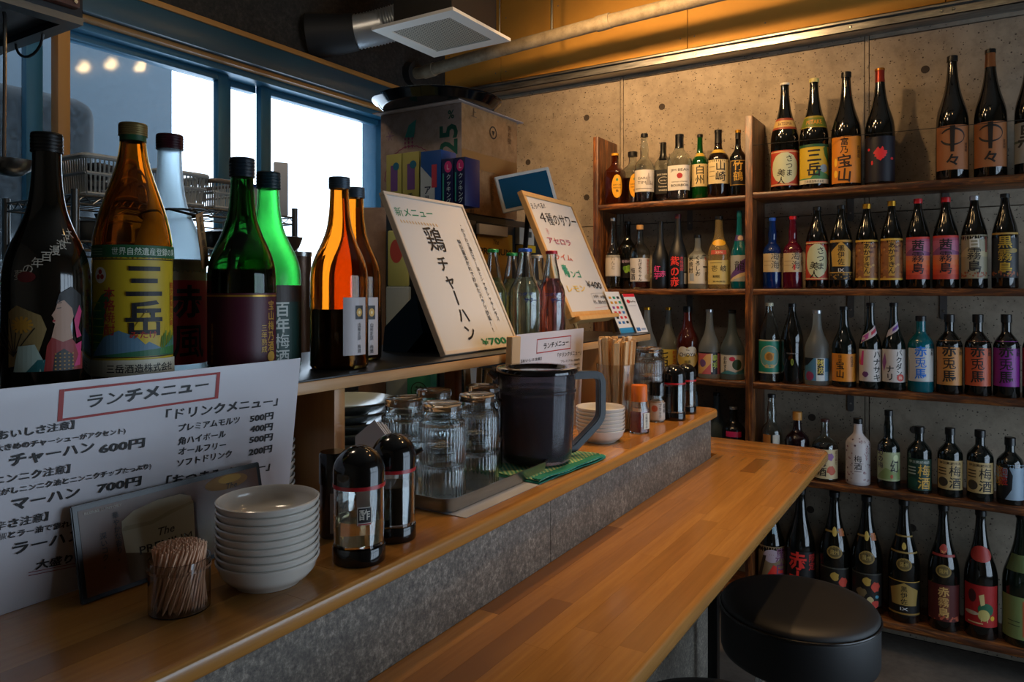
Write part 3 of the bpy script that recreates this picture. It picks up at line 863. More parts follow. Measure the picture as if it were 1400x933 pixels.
def bottle(label, group, loc, h, r, prof, gm, cap, lab=None, sq=None, facing=None, hollow=False, liquid=None, n=32, cap_h=0.045, cap_k=1.15, neck=None, ridges=False, name='bottle', ang=0.0, flute=None, cat='bottle'):
    """Empty > glass, cap, label (> print), liquid.  lab: list of dicts(z0, z1 as height fractions, half angle, colour, art)"""
    t = thing(name, label, cat, loc, 0, group)
    pr = PROF[prof]; capz = h * (1 - cap_h)
    pts = smooth_profile(pr, h, r)
    body = [(0, 0)] + [p for p in pts if p[1] <= capz] + [(prof_r(pr, capz / h) * r, capz)]
    body[1] = (body[1][0], 0.0)
    rn = body[-1][0]
    if hollow:
        th = min(0.0028, r * 0.08)
        inner = [(max(q[0] - th, 0.002), max(q[1], 0.006)) for q in body[1:]]
        full = body + [(inner[-1][0], capz)] + inner[::-1][1:] + [(0, 0.006)]
        bm = lathe_bm(full, n, sq, flute=flute)
    else:
        bm = lathe_bm(body + [(0, capz)], n, sq, flute=flute)
    new_mesh('glass', bm, gm, t, sharp=50)
    if liquid:
        lm, lf = liquid; th = min(0.0028, r * 0.08) + 0.00025; zl = h * lf
        lp = [(0, 0.0064)] + [(q[0] - th, max(q[1], 0.0064)) for q in body[1:] if q[1] < zl] + [(prof_r(pr, lf) * r - th, zl), (0, zl)]
        new_mesh('liquid', lathe_bm(lp, n, sq), lm, t, sharp=50)
    rc = max(rn * cap_k, 0.004)
    cp = [(0, capz - h * 0.0), (rc, capz), (rc, h - 0.0015), (rc - 0.0015, h), (0, h)]
    if ridges:
        z = capz; cp = [(0, z), (rc, z)]
        k = 5; dz = (h - z - 0.002) / k
        for i in range(k):
            cp += [(rc, z + dz * (i + .55)), (rc * 0.955, z + dz * (i + .7)), (rc * 0.955, z + dz * (i + .85)), (rc, z + dz * (i + 1))]
        cp += [(rc - 0.001, h), (0, h)]
    new_mesh('cap', lathe_bm(cp, 24), cap, t)
    if neck:   # coloured sleeve below the cap
        nm, nf = neck
        zs_ = [h * (nf + (1 - cap_h - nf) * i / 5) for i in range(6)]
        npf = [(prof_r(pr, z / h) * r + 0.0006, z) for z in zs_]
        new_mesh('neck_sleeve', lathe_bm(npf, 24), nm, t)
    if facing is None: facing = math.atan2(-loc[1], -loc[0])
    facing += ang
    for L in (lab or []):
        z0, z1, ha, colr, art = L['z0'] * h, L['z1'] * h, L.get('a', 62), L.get('c'), L.get('art')
        fa = facing + R(L.get('ang', 0))
        def surf(u, v, off, z0=z0, z1=z1, fa=fa, tilt=L.get('tilt', 0)):
            z = z0 + v + tilt * u
            rr = prof_r(pr, min(max(z / h, 0), 1)) * r + 0.0003 + off
            a = fa + u / r
            k = 1.0
            if sq: k = 1.0 / (abs(math.cos(a)) ** sq + abs(math.sin(a)) ** sq) ** (1 / sq)
            return Vector((rr * k * math.cos(a), rr * k * math.sin(a), z))
        W, Hh = R(ha) * r, z1 - z0
        lo = t
        if colr:
            b = bmesh.new(); nu, nv = 20, (1 if z1 < 0.42 * h else 6)
            g = [[b.verts.new(surf(-W + 2 * W * i / nu, Hh * j / nv, 0.0)) for i in range(nu + 1)] for j in range(nv + 1)]
            for j in range(nv):
                for i in range(nu): b.faces.new((g[j][i], g[j][i + 1], g[j + 1][i + 1], g[j + 1][i]))
            lo = new_mesh('label' if z1 < 0.62 * h else 'neck_label', b, M(colr, L.get('rough', 0.45), L.get('metal', 0)), t)
        if art:
            A_ = Art(); art(A_, W, Hh)
            A_.build('print', lo, surf, cut=r * 0.10, base=0.00025, step=0.0001)
    return t

# ---- label artwork (W half width, Hh height in metres)
def vt(s, col_='#111111', k=0.9, u=0.0, top=0.96, bold=0.02, size=None, jit=0.05, **kw):
    def f(a, W, Hh):
        n = len(s); h = size * Hh if size else min(Hh * 0.92 / n, W * 1.5) * k
        a.text(s, (u * W, top * Hh), h, col_, vert=True, bold=bold, jit=jit, **kw)
    return f
def ht(s, col_='#111111', v=0.5, k=1.4, u=0.0, bold=0.02, hh=None, **kw):
    def f(a, W, Hh): a.text(s, (u * W, v * Hh), (hh or 0.25) * Hh, col_, width=k * W, bold=bold, **kw)
    return f
def rc(u0, v0, u1, v1, c, **kw): return lambda a, W, Hh: a.rect(u0 * W, v0 * Hh, u1 * W, v1 * Hh, c, **kw)
def el(u, v, ru, rv, c, **kw): return lambda a, W, Hh: a.ell(u * W, v * Hh, ru * W, rv * Hh, c, **kw)
def pg(pts, c, **kw): return lambda a, W, Hh: a.poly([(u * W, v * Hh) for u, v in pts], c, **kw)
def bord(c, k=0.03): return lambda a, W, Hh: a.frame(-0.94 * W, 0.03 * Hh, 0.94 * W, 0.97 * Hh, k * Hh, c)
def blob(u, v, r_, c, n=26, seed=1, spread=0.4):
    def f(a, W, Hh):
        rr = random.Random(seed)
        a.poly([((u + r_ * (1 - spread * rr.random()) * math.cos(2 * math.pi * i / n)) * W, v * Hh + r_ * (1 - spread * rr.random()) * math.sin(2 * math.pi * i / n) * W) for i in range(n)], c)
    return f
def dots(c, n, seed, u0, u1, v0, v1, r_):
    def f(a, W, Hh):
        rr = random.Random(seed); a.layer += 1; a.hold = True
        for i in range(n):
            a.ell(rr.uniform(u0, u1) * W, rr.uniform(v0, v1) * Hh, r_ * W * rr.uniform(.5, 1), r_ * W * rr.uniform(.5, 1), c, n=7)
        a.hold = False
    return f
def many(*fs):
    def f(a, W, Hh):
        for g in fs: g(a, W, Hh)
    return f
DG = M('#0a0b08', 0.08, coat=0.6)       # filled dark brown bottle, reads black
DG2 = M('#0b1210', 0.1, coat=0.6)
FRB = M('#12161a', 0.45)                # matte black bottle
BLUEG = M('#0b2a6a', 0.08, trans=0.3, coat=0.5)
REDG = M('#5c0f22', 0.08, trans=0.3, coat=0.5)
TEALG = M('#0c6a78', 0.1, trans=0.35, coat=0.5)
GREENG = M('#0c4a1c', 0.08, trans=0.35, coat=0.5)
AMBERG = M('#4a1c06', 0.06, trans=0.5, coat=0.5)
BROWNL = M('#3a1606', 0.1, trans=0.4, coat=0.4)
CLR = glass('#eef4f2')
FROST = M('#c8d2d2', 0.35, trans=0.85, ior=1.3)
FROSTB = M('#8298a2', 0.35, trans=0.8, ior=1.3)
PALEY = M('#c9b27c', 0.08, trans=0.8)
GOLD = M('#c9952e', 0.3, 0.8); SILV = M('#b9bcc0', 0.3, 0.8); BLK = M('#0c0c0c', 0.35)
REDC = M('#b3121c', 0.35); BLUC = M('#1c4fb0', 0.35); WHT = M('#dcdcd8', 0.4); CORK = M('#b98a4e', 0.7)

def wall_bottle(label, sk, px, ytop, wpx, prof, gm, cap, labs=(), back=0.0, **kw):
    """labs: (y_top, y_bottom, half angle, colour, art[, extra]) measured on the picture"""
    r0 = wpx / 2.0
    Y = SF + 0.012
    t = Y / ray(px)[1]
    k = math.sqrt(1 + ((px - 700) / 1000.0) ** 2)
    r = r0 / 1000.0 * t / k
    Y = SF + 0.014 + r + back; t = Y / ray(px)[1]
    r = r0 / 1000.0 * t / k
    p = at_t(px, 396, t)
    z0 = SH[sk] + 0.0004 - (0.008 if (sk == 'A' and px < 1025) else 0)
    h = H - (ytop - 396) / 1000.0 * t - z0
    out = []
    for L in labs:
        tf = t - r * 0.95 / k
        za, zb = H - (L[0] - 396) / 1000.0 * tf, H - (L[1] - 396) / 1000.0 * tf
        d = dict(z1=(za - z0) / h, z0=(zb - z0) / h, a=L[2], c=L[3], art=L[4] if len(L) > 4 else None)
        if len(L) > 5: d.update(L[5])
        out.append(d)
    g = {'A': 'top', 'B': 'second', 'C': 'third', 'D': 'fourth', 'E': 'bottom'}[sk]
    side = 'left' if px < 1025 else 'right'
    return bottle(label, 'bottles on the %s shelf of the wall, %s bay' % (g, side), (p.x, p.y, z0), h, r, prof, gm, cap, out, **kw)
WB = wall_bottle
CR, OW, KR = '#d2bd8a', '#d9d2c2', '#b98b4c'
# --- top shelf, left bay
kaku = many(el(0, .5, .62, .5, '#e0a01c'), ht('SUNTORY', '#3a2408', .56, .9, hh=.09), ht('WHISKY', '#3a2408', .44, .9, hh=.09), el(0, .78, .12, .06, '#2e7a4a'), ht('角', '#3a2408', .3, .25, hh=.12))
WB('square amber whisky bottle with yellow cap, leftmost on the top shelf', 'A', 841, 210, 25, 'flask', AMBERG, M('#d79a1c', 0.4), [(239, 271, 50, None, kaku)], sq=5, ang=R(10))
WB('square pale whisky bottle with wide black cap and yellow oval label', 'A', 865, 208, 26, 'flask', CLR, BLK, [(238, 270, 50, None, kaku)], sq=5, ang=R(10), cap_h=.09, cap_k=1.5, hollow=True, liquid=(BROWNL, .5), back=0.055)
WB('tall clear whisky bottle with orange neck strip and sketched white label', 'A', 881, 183, 27, 'bulge', CLR, BLK, [(232, 262, 75, '#d8cfc0', many(ht('EARLY', '#6a625a', .62, 1.0, hh=.16), ht('TIMES', '#4a423a', .42, 1.1, hh=.18), pg([(.1, .3), (.3, .85), (.36, .85), (.5, .35), (.7, .5), (.75, .3)], '#a89c8c'), rc(-.8, .12, .6, .16, '#8a8074')))],
   hollow=True, liquid=(BROWNL, .32), neck=None, cap_h=.05)
WB('square whiskey bottle with black label and black neck on top shelf', 'A', 907, 195, 22, 'flask', CLR, BLK, [(232, 265, 60, '#0f0f0f', many(ht("JACK DANIEL'S", '#c9c3b4', .8, 1.5, hh=.1), el(0, .55, .6, .15, '#c9c3b4'), el(0, .55, .55, .13, '#0f0f0f'), ht('Old No.7', '#c9c3b4', .55, .8, hh=.09), ht('Tennessee', '#c9c3b4', .3, 1.2, hh=.09), ht('WHISKEY', '#c9c3b4', .15, 1.1, hh=.1)))],
   sq=6, neck=(BLK, .72), hollow=True, liquid=(BROWNL, .45), back=0.055)
WB('clear bourbon bottle with black cap and red seal on white label', 'A', 929, 184, 31, 'flask', CLR, BLK, [(226, 260, 60, '#d6d0c4', many(ht('JIM BEAM', '#1a1512', .82, 1.5, hh=.14), el(0, .58, .22, .11, '#a01c24'), ht('KENTUCKY STRAIGHT', '#3a3530', .34, 1.3, hh=.06), ht('BOURBON', '#1a1512', .2, 1.4, hh=.13)))],
   sq=4, neck=(BLK, .80), hollow=True, liquid=(BROWNL, .35), cap_h=.04)
WB('green whisky bottle with cream label and gold shoulder band', 'A', 957, 184, 24, 'round', GREENG, BLK, [(224, 255, 70, CR, many(vt('白州', k=.95))), (208, 213, 60, '#b99a3c')], back=0.05)
WB('dark whisky bottle with large cream calligraphy label beside the green one', 'A', 982, 178, 31, 'round', M('#1c1209', 0.08, trans=0.2, coat=0.5), BLK, [(218, 251, 60, CR, many(vt('山崎', u=.2, k=.95), rc(-.85, .3, -.3, .33, '#8a7a55'), rc(-.85, .5, -.3, .53, '#8a7a55'), rc(-.85, .7, -.3, .73, '#8a7a55'))), (203, 208, 80, '#b99a3c')], neck=(BLK, .80))
WB('dark whisky bottle with gold lettering beside the middle post', 'A', 1009, 178, 24, 'round', DG, GOLD, [(218, 254, 60, '#0d0b09', many(bord('#a98434', .02), vt('竹鶴', '#c79c3e', k=.85)))], neck=(BLK, .86))
# --- top shelf, right bay (1.8 litre)
SAT = many(rc(-1, 0, 1, 1, '#a83a24'), el(0, .5, .82, .44, '#b9bf9c', n=14), rc(-1, .94, 1, .97, '#c9a878'), vt('さつま', '#14100c', u=.25, size=.2, top=.86, jit=.25), vt('美人', '#14100c', u=-.2, size=.22, top=.48, jit=.25), rc(-1, .02, 1, .05, '#c9a878'))
MITK = many(rc(-1, 0, 1, 1, '#c3a522'), pg([(-1, .14), (-.2, .14), (.2, .34), (1, .2), (1, 0), (-1, 0)], '#3e7a4a'), pg([(.5, .9), (.75, .96), (.96, .6), (.9, .5), (.6, .7)], '#356b2e'), el(.55, .38, .25, .1, '#7a97a8'), rc(-1, 0, 1, .11, '#cfc9b0'), ht('三岳酒造株式会社', '#222222', .055, 1.1, hh=.07), rc(-1, .93, 1, 1, '#21502c'), vt('三岳', '#171414', u=0, size=.36, top=.9, bold=.05))
WB('tall dark bottle with red bordered label and red shoulder band, leftmost of the tall ones', 'A', 1073, 114, 39, 'sho18', DG, M('#c9c4b4', 0.4), [(205, 254, 72, '#a83a24', SAT), (160, 176, 78, '#8c3a20', many(rc(-1, .2, 1, .8, '#b99a5a'), ht('SATSUMA', '#4a1c10', .5, 1.0, hh=.4)))], cap_h=.02)
WB('tall dark bottle with yellow label and green gold shoulder band on top shelf', 'A', 1113, 108, 41, 'sho18', DG, M('#b7ad6c', 0.4), [(197, 251, 72, '#c3a522', MITK), (157, 174, 78, '#8a7a1c', many(rc(-1, .1, 1, .85, '#55661c'), ht('MITAKE', '#c9832a', .5, 1.0, hh=.5)))], cap_h=.035)
WB('tall dark bottle with plain orange calligraphy label on top shelf', 'A', 1157, 99, 42, 'sho18', DG, BLK, [(186, 250, 70, '#d0801e', many(vt('富乃', '#2a1608', u=-.1, size=.17, top=.97, jit=.12, bold=.03), vt('宝山', '#2a1608', u=-.1, size=.30, top=.62, jit=.1, bold=.05), vt('西酒造', '#5a3410', u=.72, size=.09, top=.8), el(-.6, .2, .12, .08, '#f0c23a'), el(-.6, .45, .1, .09, '#f0c23a')))], cap_h=.045)
WB('tall black bottle with red splash mark and gold red cap sleeve', 'A', 1203, 94, 42, 'sho18', DG, M('#b5722a', 0.3, 0.7), [(186, 248, 75, '#12121f', many(blob(0, .62, .42, '#d3272b', 30, 4, .45), el(-.6, .72, .08, .03, '#d3272b'), el(.66, .5, .1, .03, '#d3272b'), el(-.4, .42, .06, .05, '#d3272b')))], neck=(M('#8c2a1c', 0.35, 0.5), .88), cap_h=.02)
def naka(a, W, Hh):
    a.rect(-W, 0, W, Hh, '#9c6136'); n = 26
    for k in range(n):
        a0, a1 = R(200 + 310 * k / n), R(200 + 310 * (k + 1) / n); w_ = .1 + .06 * math.sin(k * .4)
        a.poly([(W * (.62 + s_ * w_) * math.cos(q), Hh * .74 + W * (.62 + s_ * w_) * .75 * math.sin(q)) for q, s_ in ((a0, -.5), (a1, -.5), (a1, .5), (a0, .5))], '#17100c')
    a.poly([(-W * .09, Hh * .40), (W * .09, Hh * .40), (W * .14, Hh * .99), (-W * .12, Hh * .99)], '#17100c')
    a.text('々', (0, Hh * .22), Hh * .3, '#17100c', bold=.05)
    a.text('麦焼酎', (W * .75, Hh * .6), Hh * .07, '#4a2c18', vert=True)
WB('tall dark bottle with brown label of a broad ring brush stroke, left of the pair', 'A', 1302, 77, 46, 'sho18', DG, BLK, [(171, 232, 68, '#9c6136', naka)], cap_h=.045)
WB('tall dark bottle with brown ring brush stroke label, right of the pair', 'A', 1354, 68, 47, 'sho18', DG, BLK, [(166, 228, 68, '#9c6136', naka)], neck=(M('#7a4520', 0.4), .86), cap_h=.03)
WB('dark bottle with grey white label cut by the right picture edge, top shelf', 'A', 1409, 60, 46, 'sho18', DG, GOLD, [(166, 222, 75, '#8f9290', many(rc(-1, .5, 1, .56, '#4a5a4c'), vt('黒', k=.9)))])
# --- second shelf, left bay
WB('slender clear bottle with small whitish label on second shelf', 'B', 838, 298, 21, 'sake7', CLR, SILV, [(349, 378, 75, '#cfc2ae', many(vt('れんと', '#8a8070', k=.7), bord('#a89c88', .02)))], hollow=True, liquid=(M('#6e5a3c', 0.1, trans=0.6), .5))
WB('black wine bottle with green grapes on its label', 'B', 858, 303, 25, 'wine', DG, BLK, [(354, 380, 62, '#131014', many(ht('葡萄梅酒', '#b09cc0', .85, 1.3, hh=.16), blob(-.1, .45, .4, '#7fae3c', 14, 2, .35), el(.3, .4, .18, .14, '#8fbe4c'), el(-.3, .5, .18, .12, '#5f8e2c'), el(.1, .56, .18, .12, '#6f9e3c')))], back=0.06)
WB('clear corked bottle of plum wine with white calligraphy label', 'B', 875, 308, 28, 'round', CLR, CORK, [(353, 385, 72, '#d6d2cc', many(vt('おばあちゃん', '#15120f', u=0, size=.16, top=.98, jit=.15, bold=.04), vt('梅酒', '#1c2236', u=-.62, size=.27, top=.6, bold=.05), vt('特別仕込み', '#c03a34', u=.66, size=.13, top=.95), el(.55, .2, .18, .11, '#b8ac98')))], hollow=True, liquid=(M('#6e1c16', 0.08, trans=0.5), .22), cap_h=.07)
WB('black bottle with small pink characters low on it', 'B', 903, 303, 24, 'sake7', FRB, BLK, [(363, 386, 60, None, many(vt('紅芋', '#e0468a', u=-.4, size=.42, top=1.0), vt('赤', '#e0468a', u=.25, size=.4, top=.7)))])
WB('black bottle with bold red writing and red cap', 'B', 927, 293, 27, 'sake7', FRB, M('#4a1216', 0.4), [(350, 389, 60, '#131416', many(vt('紫の赤', '#e03a34', u=-.35, size=.36, top=1.0, bold=.06, jit=.2), vt('本格焼酎', '#c0342e', u=.35, size=.13, top=.98), rc(.6, .02, .95, .4, '#a8a49a'), rc(.6, .45, .95, .95, '#5c5f50'))) ], cap_h=.06)
WB('short clear bottle with black cap and cream label with black corner block', 'B', 954, 321, 27, 'round', FROST, BLK, [(348, 388, 75, '#cdc3ac', many(vt('米焼酎', u=-.6, size=.2, top=.96, bold=.03), vt('くろしお', u=0, size=.18, top=.97, bold=.02, jit=.3), rc(.42, .55, .92, .98, '#161616'), ht('本', '#b04a3a', .85, .25, .66, hh=.13), rc(-.7, .1, -.3, .35, '#9aa6b4'), rc(.6, .1, .8, .4, '#8a7a5a')))], cap_h=.06)
WB('clear bottle with black cap and yellow barley label on second shelf', 'B', 983, 296, 31, 'fat7', PALEY, BLK, [(356, 389, 72, '#c9b468', many(ht('壱 岐', '#1c1810', .66, 1.1, hh=.28, jit=.1), ht('麦焼酎', '#3a3420', .33, .5, -.2, hh=.12), ht('玄海酒造', '#6a6038', .12, .9, hh=.08), rc(-.7, .88, .2, .91, '#8a7c44'))), (342, 348, 45, None, many(rc(-1, 0, .9, 1, '#b8503c'), ht('25%', '#e0c8a8', .5, .9, hh=.6))), (327, 336, 60, None, many(el(0, .5, .9, .5, '#d9a428')))])
WB('teal blue bottle with violet and white wave label beside the middle post', 'B', 1011, 288, 24, 'sake7', TEALG, M('#0d5a6a', 0.35), [(349, 385, 80, '#9fa3a0', many(pg([(-1, .2), (-.4, .45), (.2, .8), (1, 1), (1, .5), (.2, .3), (-1, 0)], '#5a3a7c'), pg([(-1, .05), (0, .3), (1, .42), (1, .3), (0, .15), (-1, 0)], '#c9b48c'), vt('龍', k=.6, top=.8))), (321, 329, 80, '#45356c', many(el(.2, .5, .5, .4, '#b8a494')))], cap_h=.08, cap_k=1.02)
# --- second shelf, right bay
hak = many(vt('海海', '#15120f', u=.25, k=.9, bold=.05, jit=.2), vt('大海酒造', '#6a5c44', u=.8, size=.15, top=.9), rc(-.8, .3, -.1, .33, '#9a8a68'), rc(-.8, .5, -.1, .53, '#9a8a68'))
WB('blue bottle with blue cap and beige calligraphy label', 'B', 1056, 298, 26, 'bulge', BLUEG, BLUC, [(343, 372, 72, '#b9a67e', hak)])
WB('red glass bottle with red cap and beige calligraphy label', 'B', 1084, 296, 27, 'bulge', REDG, REDC, [(343, 372, 72, '#b9a67e', many(hak, rc(.05, .1, .2, .35, '#b03028')))])
WB('dark bottle with red label and pale oval, second shelf', 'B', 1117, 283, 32, 'sho9', DG, BLK, [(330, 383, 72, '#a83a24', SAT)])
kin = many(rc(-1, .94, 1, 1, '#a8843a'), pg([(-.78, .70), (0, .96), (.78, .70), (.66, .34), (-.66, .34)], '#b8923c'), vt('黒伊佐', '#20180a', size=.17, top=.88, bold=.05), ht('IX', '#d0d0d0', .25, .4, hh=.12), rc(-1, .17, 1, .20, '#a8843a'), dots('#8a6a2c', 24, 3, -.9, .9, .03, .15, .08))
WB('dark bottle with gold five sided emblem on black label, second shelf', 'B', 1150, 281, 32, 'sho9', DG, BLK, [(328, 383, 72, '#0d0d0d', kin)])
def akak(a, W, Hh):
    rr = random.Random(8)
    for i in range(60): a.layer = 1 + i % 4; a.hold = True; a.ell(rr.uniform(-.95, .95) * W, rr.uniform(.05, .95) * Hh, W * .14, W * .1, rr.choice(['#a06a34', '#7c4a26', '#b58a48', '#8c5a3a', '#63381f']), n=6)
    a.hold = False; a.layer = 5
    a.rect(-W, .95 * Hh, W, Hh, '#c7a03a'); a.rect(-W, 0, W, .05 * Hh, '#c7a03a'); a.rect(-.2 * W, .1 * Hh, .2 * W, .92 * Hh, '#b58c38')
    a.text('あかずきん', (0, .92 * Hh), Hh * .155, '#1c120a', vert=True, bold=.04)
WB('dark bottle with gold cap and mottled gold brown label, left of two', 'B', 1185, 279, 32, 'sho9', DG, GOLD, [(328, 383, 72, '#8c5c30', akak)], cap_h=.06)
WB('dark bottle with gold cap and mottled gold brown label, right of two', 'B', 1219, 275, 32, 'sho9', DG, GOLD, [(326, 383, 72, '#8c5c30', akak)], cap_h=.06)
def akane(a, W, Hh):
    cols = ['#b03a28', '#c24a2c', '#cf5c2c', '#cf6a34', '#c8704c', '#b56878', '#a8607c', '#b0607c', '#a04a64']
    for i, c in enumerate(cols): a.rect(-W, Hh * i / 9, W, Hh * (i + 1) / 9, c)
    a.poly([(-W, .6 * Hh), (-.3 * W, .76 * Hh), (.3 * W, .68 * Hh), (W, .62 * Hh), (W, .56 * Hh), (-W, .56 * Hh)], '#7d4470')
    a.rect(-W, .95 * Hh, W, Hh, '#c03a30')
    a.text('茜霧島', (0, .93 * Hh), Hh * .27, '#24121a', vert=True, bold=.05, jit=.06)
WB('dark bottle with red cap and pink orange sunset label, left of two', 'B', 1255, 272, 34, 'sho9', DG, REDC, [(324, 382, 70, '#b0502c', akane)], cap_h=.055)
WB('dark bottle with red cap and pink orange sunset label, right of two', 'B', 1293, 270, 37, 'sho9', DG, REDC, [(322, 382, 70, '#b0502c', akane)], cap_h=.055)
WB('dark bottle with silver cap and beige label with bold black characters', 'B', 1332, 268, 38, 'sho9', DG, SILV, [(321, 381, 72, '#8e866c', many(pg([(-1, .55), (-.4, .72), (.2, .6), (1, .66), (1, .5), (-1, .5)], '#a89a74'), vt('白', '#c9c6b8', size=.25, top=.95, bold=.05), vt('霧島', '#15130f', size=.3, top=.72, bold=.05), dots('#8a4a2c', 22, 5, -.9, .9, .04, .14, .09), rc(.7, .6, .85, .95, '#7a3c30')))], cap_h=.05)
WB('dark bottle with black and gold label near the right picture edge, second shelf', 'B', 1374, 265, 38, 'sho9', DG, BLK, [(318, 380, 72, '#111114', many(rc(-1, .96, 1, 1, '#a8843a'), vt('黒霧島', '#b59434', size=.29, top=.94, bold=.05, metal=.4), el(.5, .6, .3, .05, '#8a7434'), dots('#8a4a2c', 22, 6, -.9, .9, .04, .14, .09)))])
# --- third shelf, left bay
WB('frosted clear bottle with gold cap behind the chopstick cup', 'C', 885, 420, 27, 'sake7', FROST, GOLD, [(477, 505, 72, '#cfcac0', many(vt('鳥飼', k=.9)))])
WB('frosted clear bottle with gold cap and yellow label', 'C', 914, 420, 26, 'sake7', FROST, GOLD, [(478, 506, 72, '#cdb957', many(vt('七田', '#15130f', u=-.4, size=.45, top=.98, bold=.05), vt('純米焼酎', '#b0482c', u=.5, size=.2, top=.95, bold=.03)))], back=0.045)
WB('fluted amber plum wine bottle with gold heart shaped label', 'C', 940, 419, 32, 'fat7', M('#4a1a12', 0.08, trans=0.35, coat=0.5), BLK, [(474, 503, 60, None, many(el(0, .45, .95, .5, '#b8963e'), el(-.4, .75, .45, .25, '#c9c2ae'), el(.35, .78, .45, .22, '#c9c2ae'), ht('CHOYA', '#2c2618', .62, 1.4, hh=.25), ht('The', '#2c2618', .84, .3, hh=.12), ht('梅酒', '#5a4418', .28, .5, hh=.15)))], cap_h=.08, flute=(12, .06, .05, .2))
WB('frosted bottle with silver cap and pink orange pictured label', 'C', 970, 423, 31, 'sake7', FROST, SILV, [(482, 512, 74, '#151316', many(rc(-1, 0, .1, .94, '#c05c5c'), pg([(-1, .3), (-.2, .9), (.1, .94), (.1, .5), (-.6, 0), (-1, 0)], '#d6a464'), el(-.5, .5, .25, .18, '#6a4a7c'), rc(.1, .1, .22, .94, '#cfcac0'), rc(.25, .2, .55, .94, '#1c2016'), vt('島唄', '#a4b83c', u=.4, size=.33, top=.9), rc(.58, 0, 1, .94, '#c86a78')))])
WB('frosted bluish bottle with black cap and white label with green round tree', 'C', 1001, 424, 33, 'sake7', FROSTB, BLK, [(486, 512, 70, '#c4bdb0', many(el(.35, .5, .35, .28, '#2f4a2c'), el(0, .8, .2, .12, '#c0304c'), vt('おおすみ', '#2a2620', u=-.5, size=.22, top=.95), pg([(-1, 0), (-.3, .2), (.2, .1), (1, .3), (1, 0)], '#3f7a80')))])
# --- third shelf, right bay
WB('clear bottle with green label and gold star emblem', 'C', 1052, 414, 30, 'sho9', CLR, M('#c9c4a8', 0.4), [(465, 511, 76, '#1a7a66', many(rc(-1, .96, 1, 1, '#b8ae90'), rc(-1, 0, 1, .04, '#b8ae90'), el(0, .5, .72, .34, '#a8a48c'), el(0, .5, .66, .31, '#5d8f86'), blob(0, .5, .42, '#b8883a', 10, 2, .3), el(0, .5, .22, .11, '#8a5c1c'), ht('金宮', '#c9a85a', .22, .7, hh=.12)))], hollow=True)
WB('plain black bottle with a small emblem on third shelf', 'C', 1083, 415, 31, 'sho9', DG, BLK, [(482, 501, 50, None, many(ht('TOMINO', '#7c7c7c', .92, 1.2, hh=.12), el(0, .3, .13, .24, '#8a9a30'), el(0, .3, .05, .2, '#1a1a10')))])
WB('frosted bottle with silver cap and blue picture label', 'C', 1117, 424, 34, 'fat7', FROST, SILV, [(490, 521, 74, '#4a7ea0', many(pg([(-1, 1), (-.2, 1), (-.6, .7), (-1, .6)], '#14181c'), el(-.5, .2, .3, .2, '#8a3a64'), rc(-.05, 0, .5, 1, '#c9d0d0'), rc(.02, .25, .42, .98, '#1a1c14'), vt('残波', '#d0b83c', u=.22, size=.32, top=.95, bold=.04), rc(.5, 0, 1, .4, '#8ab0c4')))])
WB('dark bottle with plain orange label on third shelf', 'C', 1154, 419, 34, 'fat7', DG2, BLK, [(484, 522, 76, '#d0821e', many(vt('宝山', '#23160a', u=-.25, size=.3, top=.72, bold=.05), vt('薩摩', '#5a3a14', u=-.25, size=.14, top=.97), vt('西酒造', '#6a4418', u=.5, size=.13, top=.92), rc(.75, .3, .8, .9, '#6a4418')))])
WB('dark bottle with slanted neck label and violet flower on white label', 'C', 1190, 414, 32, 'fat7', DG2, BLK, [(478, 522, 74, '#c6c1bd', many(vt('ハナサキ', '#15130f', u=.45, size=.24, top=.97, bold=.05, jit=.2), pg([(-.8, .5), (-.6, .95), (-.45, .95), (-.5, .5)], '#d0408c'), pg([(-.95, .55), (-.8, .9), (-.7, .5)], '#d06a3c'), blob(-.35, .22, .25, '#6a3a6c', 12, 4, .3))), (452, 463, 60, '#b9b0b8', many(rc(-.9, .15, -.2, .85, '#a03aa0'), rc(.1, .3, .9, .7, '#a8304a')), dict(tilt=.5))])
WB('dark bottle with slanted neck label and large black writing on white label', 'C', 1222, 414, 33, 'fat7', DG2, BLK, [(478, 523, 74, '#c6c1bd', many(vt('バクダン', '#15130f', u=.35, size=.2, top=.98, bold=.05, jit=.2), vt('ナリ', '#15130f', u=-.25, size=.24, top=.52, bold=.05), el(.45, .14, .26, .11, '#c0382c'), ht('梅', '#e0c8b0', .14, .25, .45, hh=.12), pg([(-.9, .6), (-.6, .9), (-.5, .6), (-.7, .3)], '#8a4a8a'))), (446, 456, 55, '#aaa6b4', many(rc(-.2, .3, .9, .7, '#5a2a8c')), dict(tilt=.45))])
def sekito(c1, ink='#14100e', grad=None):
    def f(a, W, Hh):
        a.text('赤兎馬', (-.02 * W, .93 * Hh), Hh * .29, ink, vert=True, bold=.055, jit=.08)
        a.text('芋焼酎', (.82 * W, .97 * Hh), Hh * .1, ink if ink != '#1c6fd0' else '#14100e', vert=True, bold=.03)
        a.rect(-.9 * W, .06 * Hh, -.84 * W, .55 * Hh, c1)
    return f
WB('teal blue squat bottle with white label and blue characters', 'C', 1259, 432, 37, 'squat', TEALG, BLK, [(469, 522, 66, '#bdbcb8', sekito('#8a8a8a', '#1c6fd0'))], cap_h=.07)
WB('black squat bottle with tan orange label and black characters', 'C', 1298, 430, 37, 'squat', DG, BLK, [(466, 527, 68, '#b57a38', sekito('#8a4a20'))], cap_h=.1)
WB('black squat bottle with brick red label and black characters', 'C', 1337, 430, 38, 'squat', DG, BLK, [(467, 528, 68, '#b04a26', sekito('#7a2a14'))], cap_h=.1)
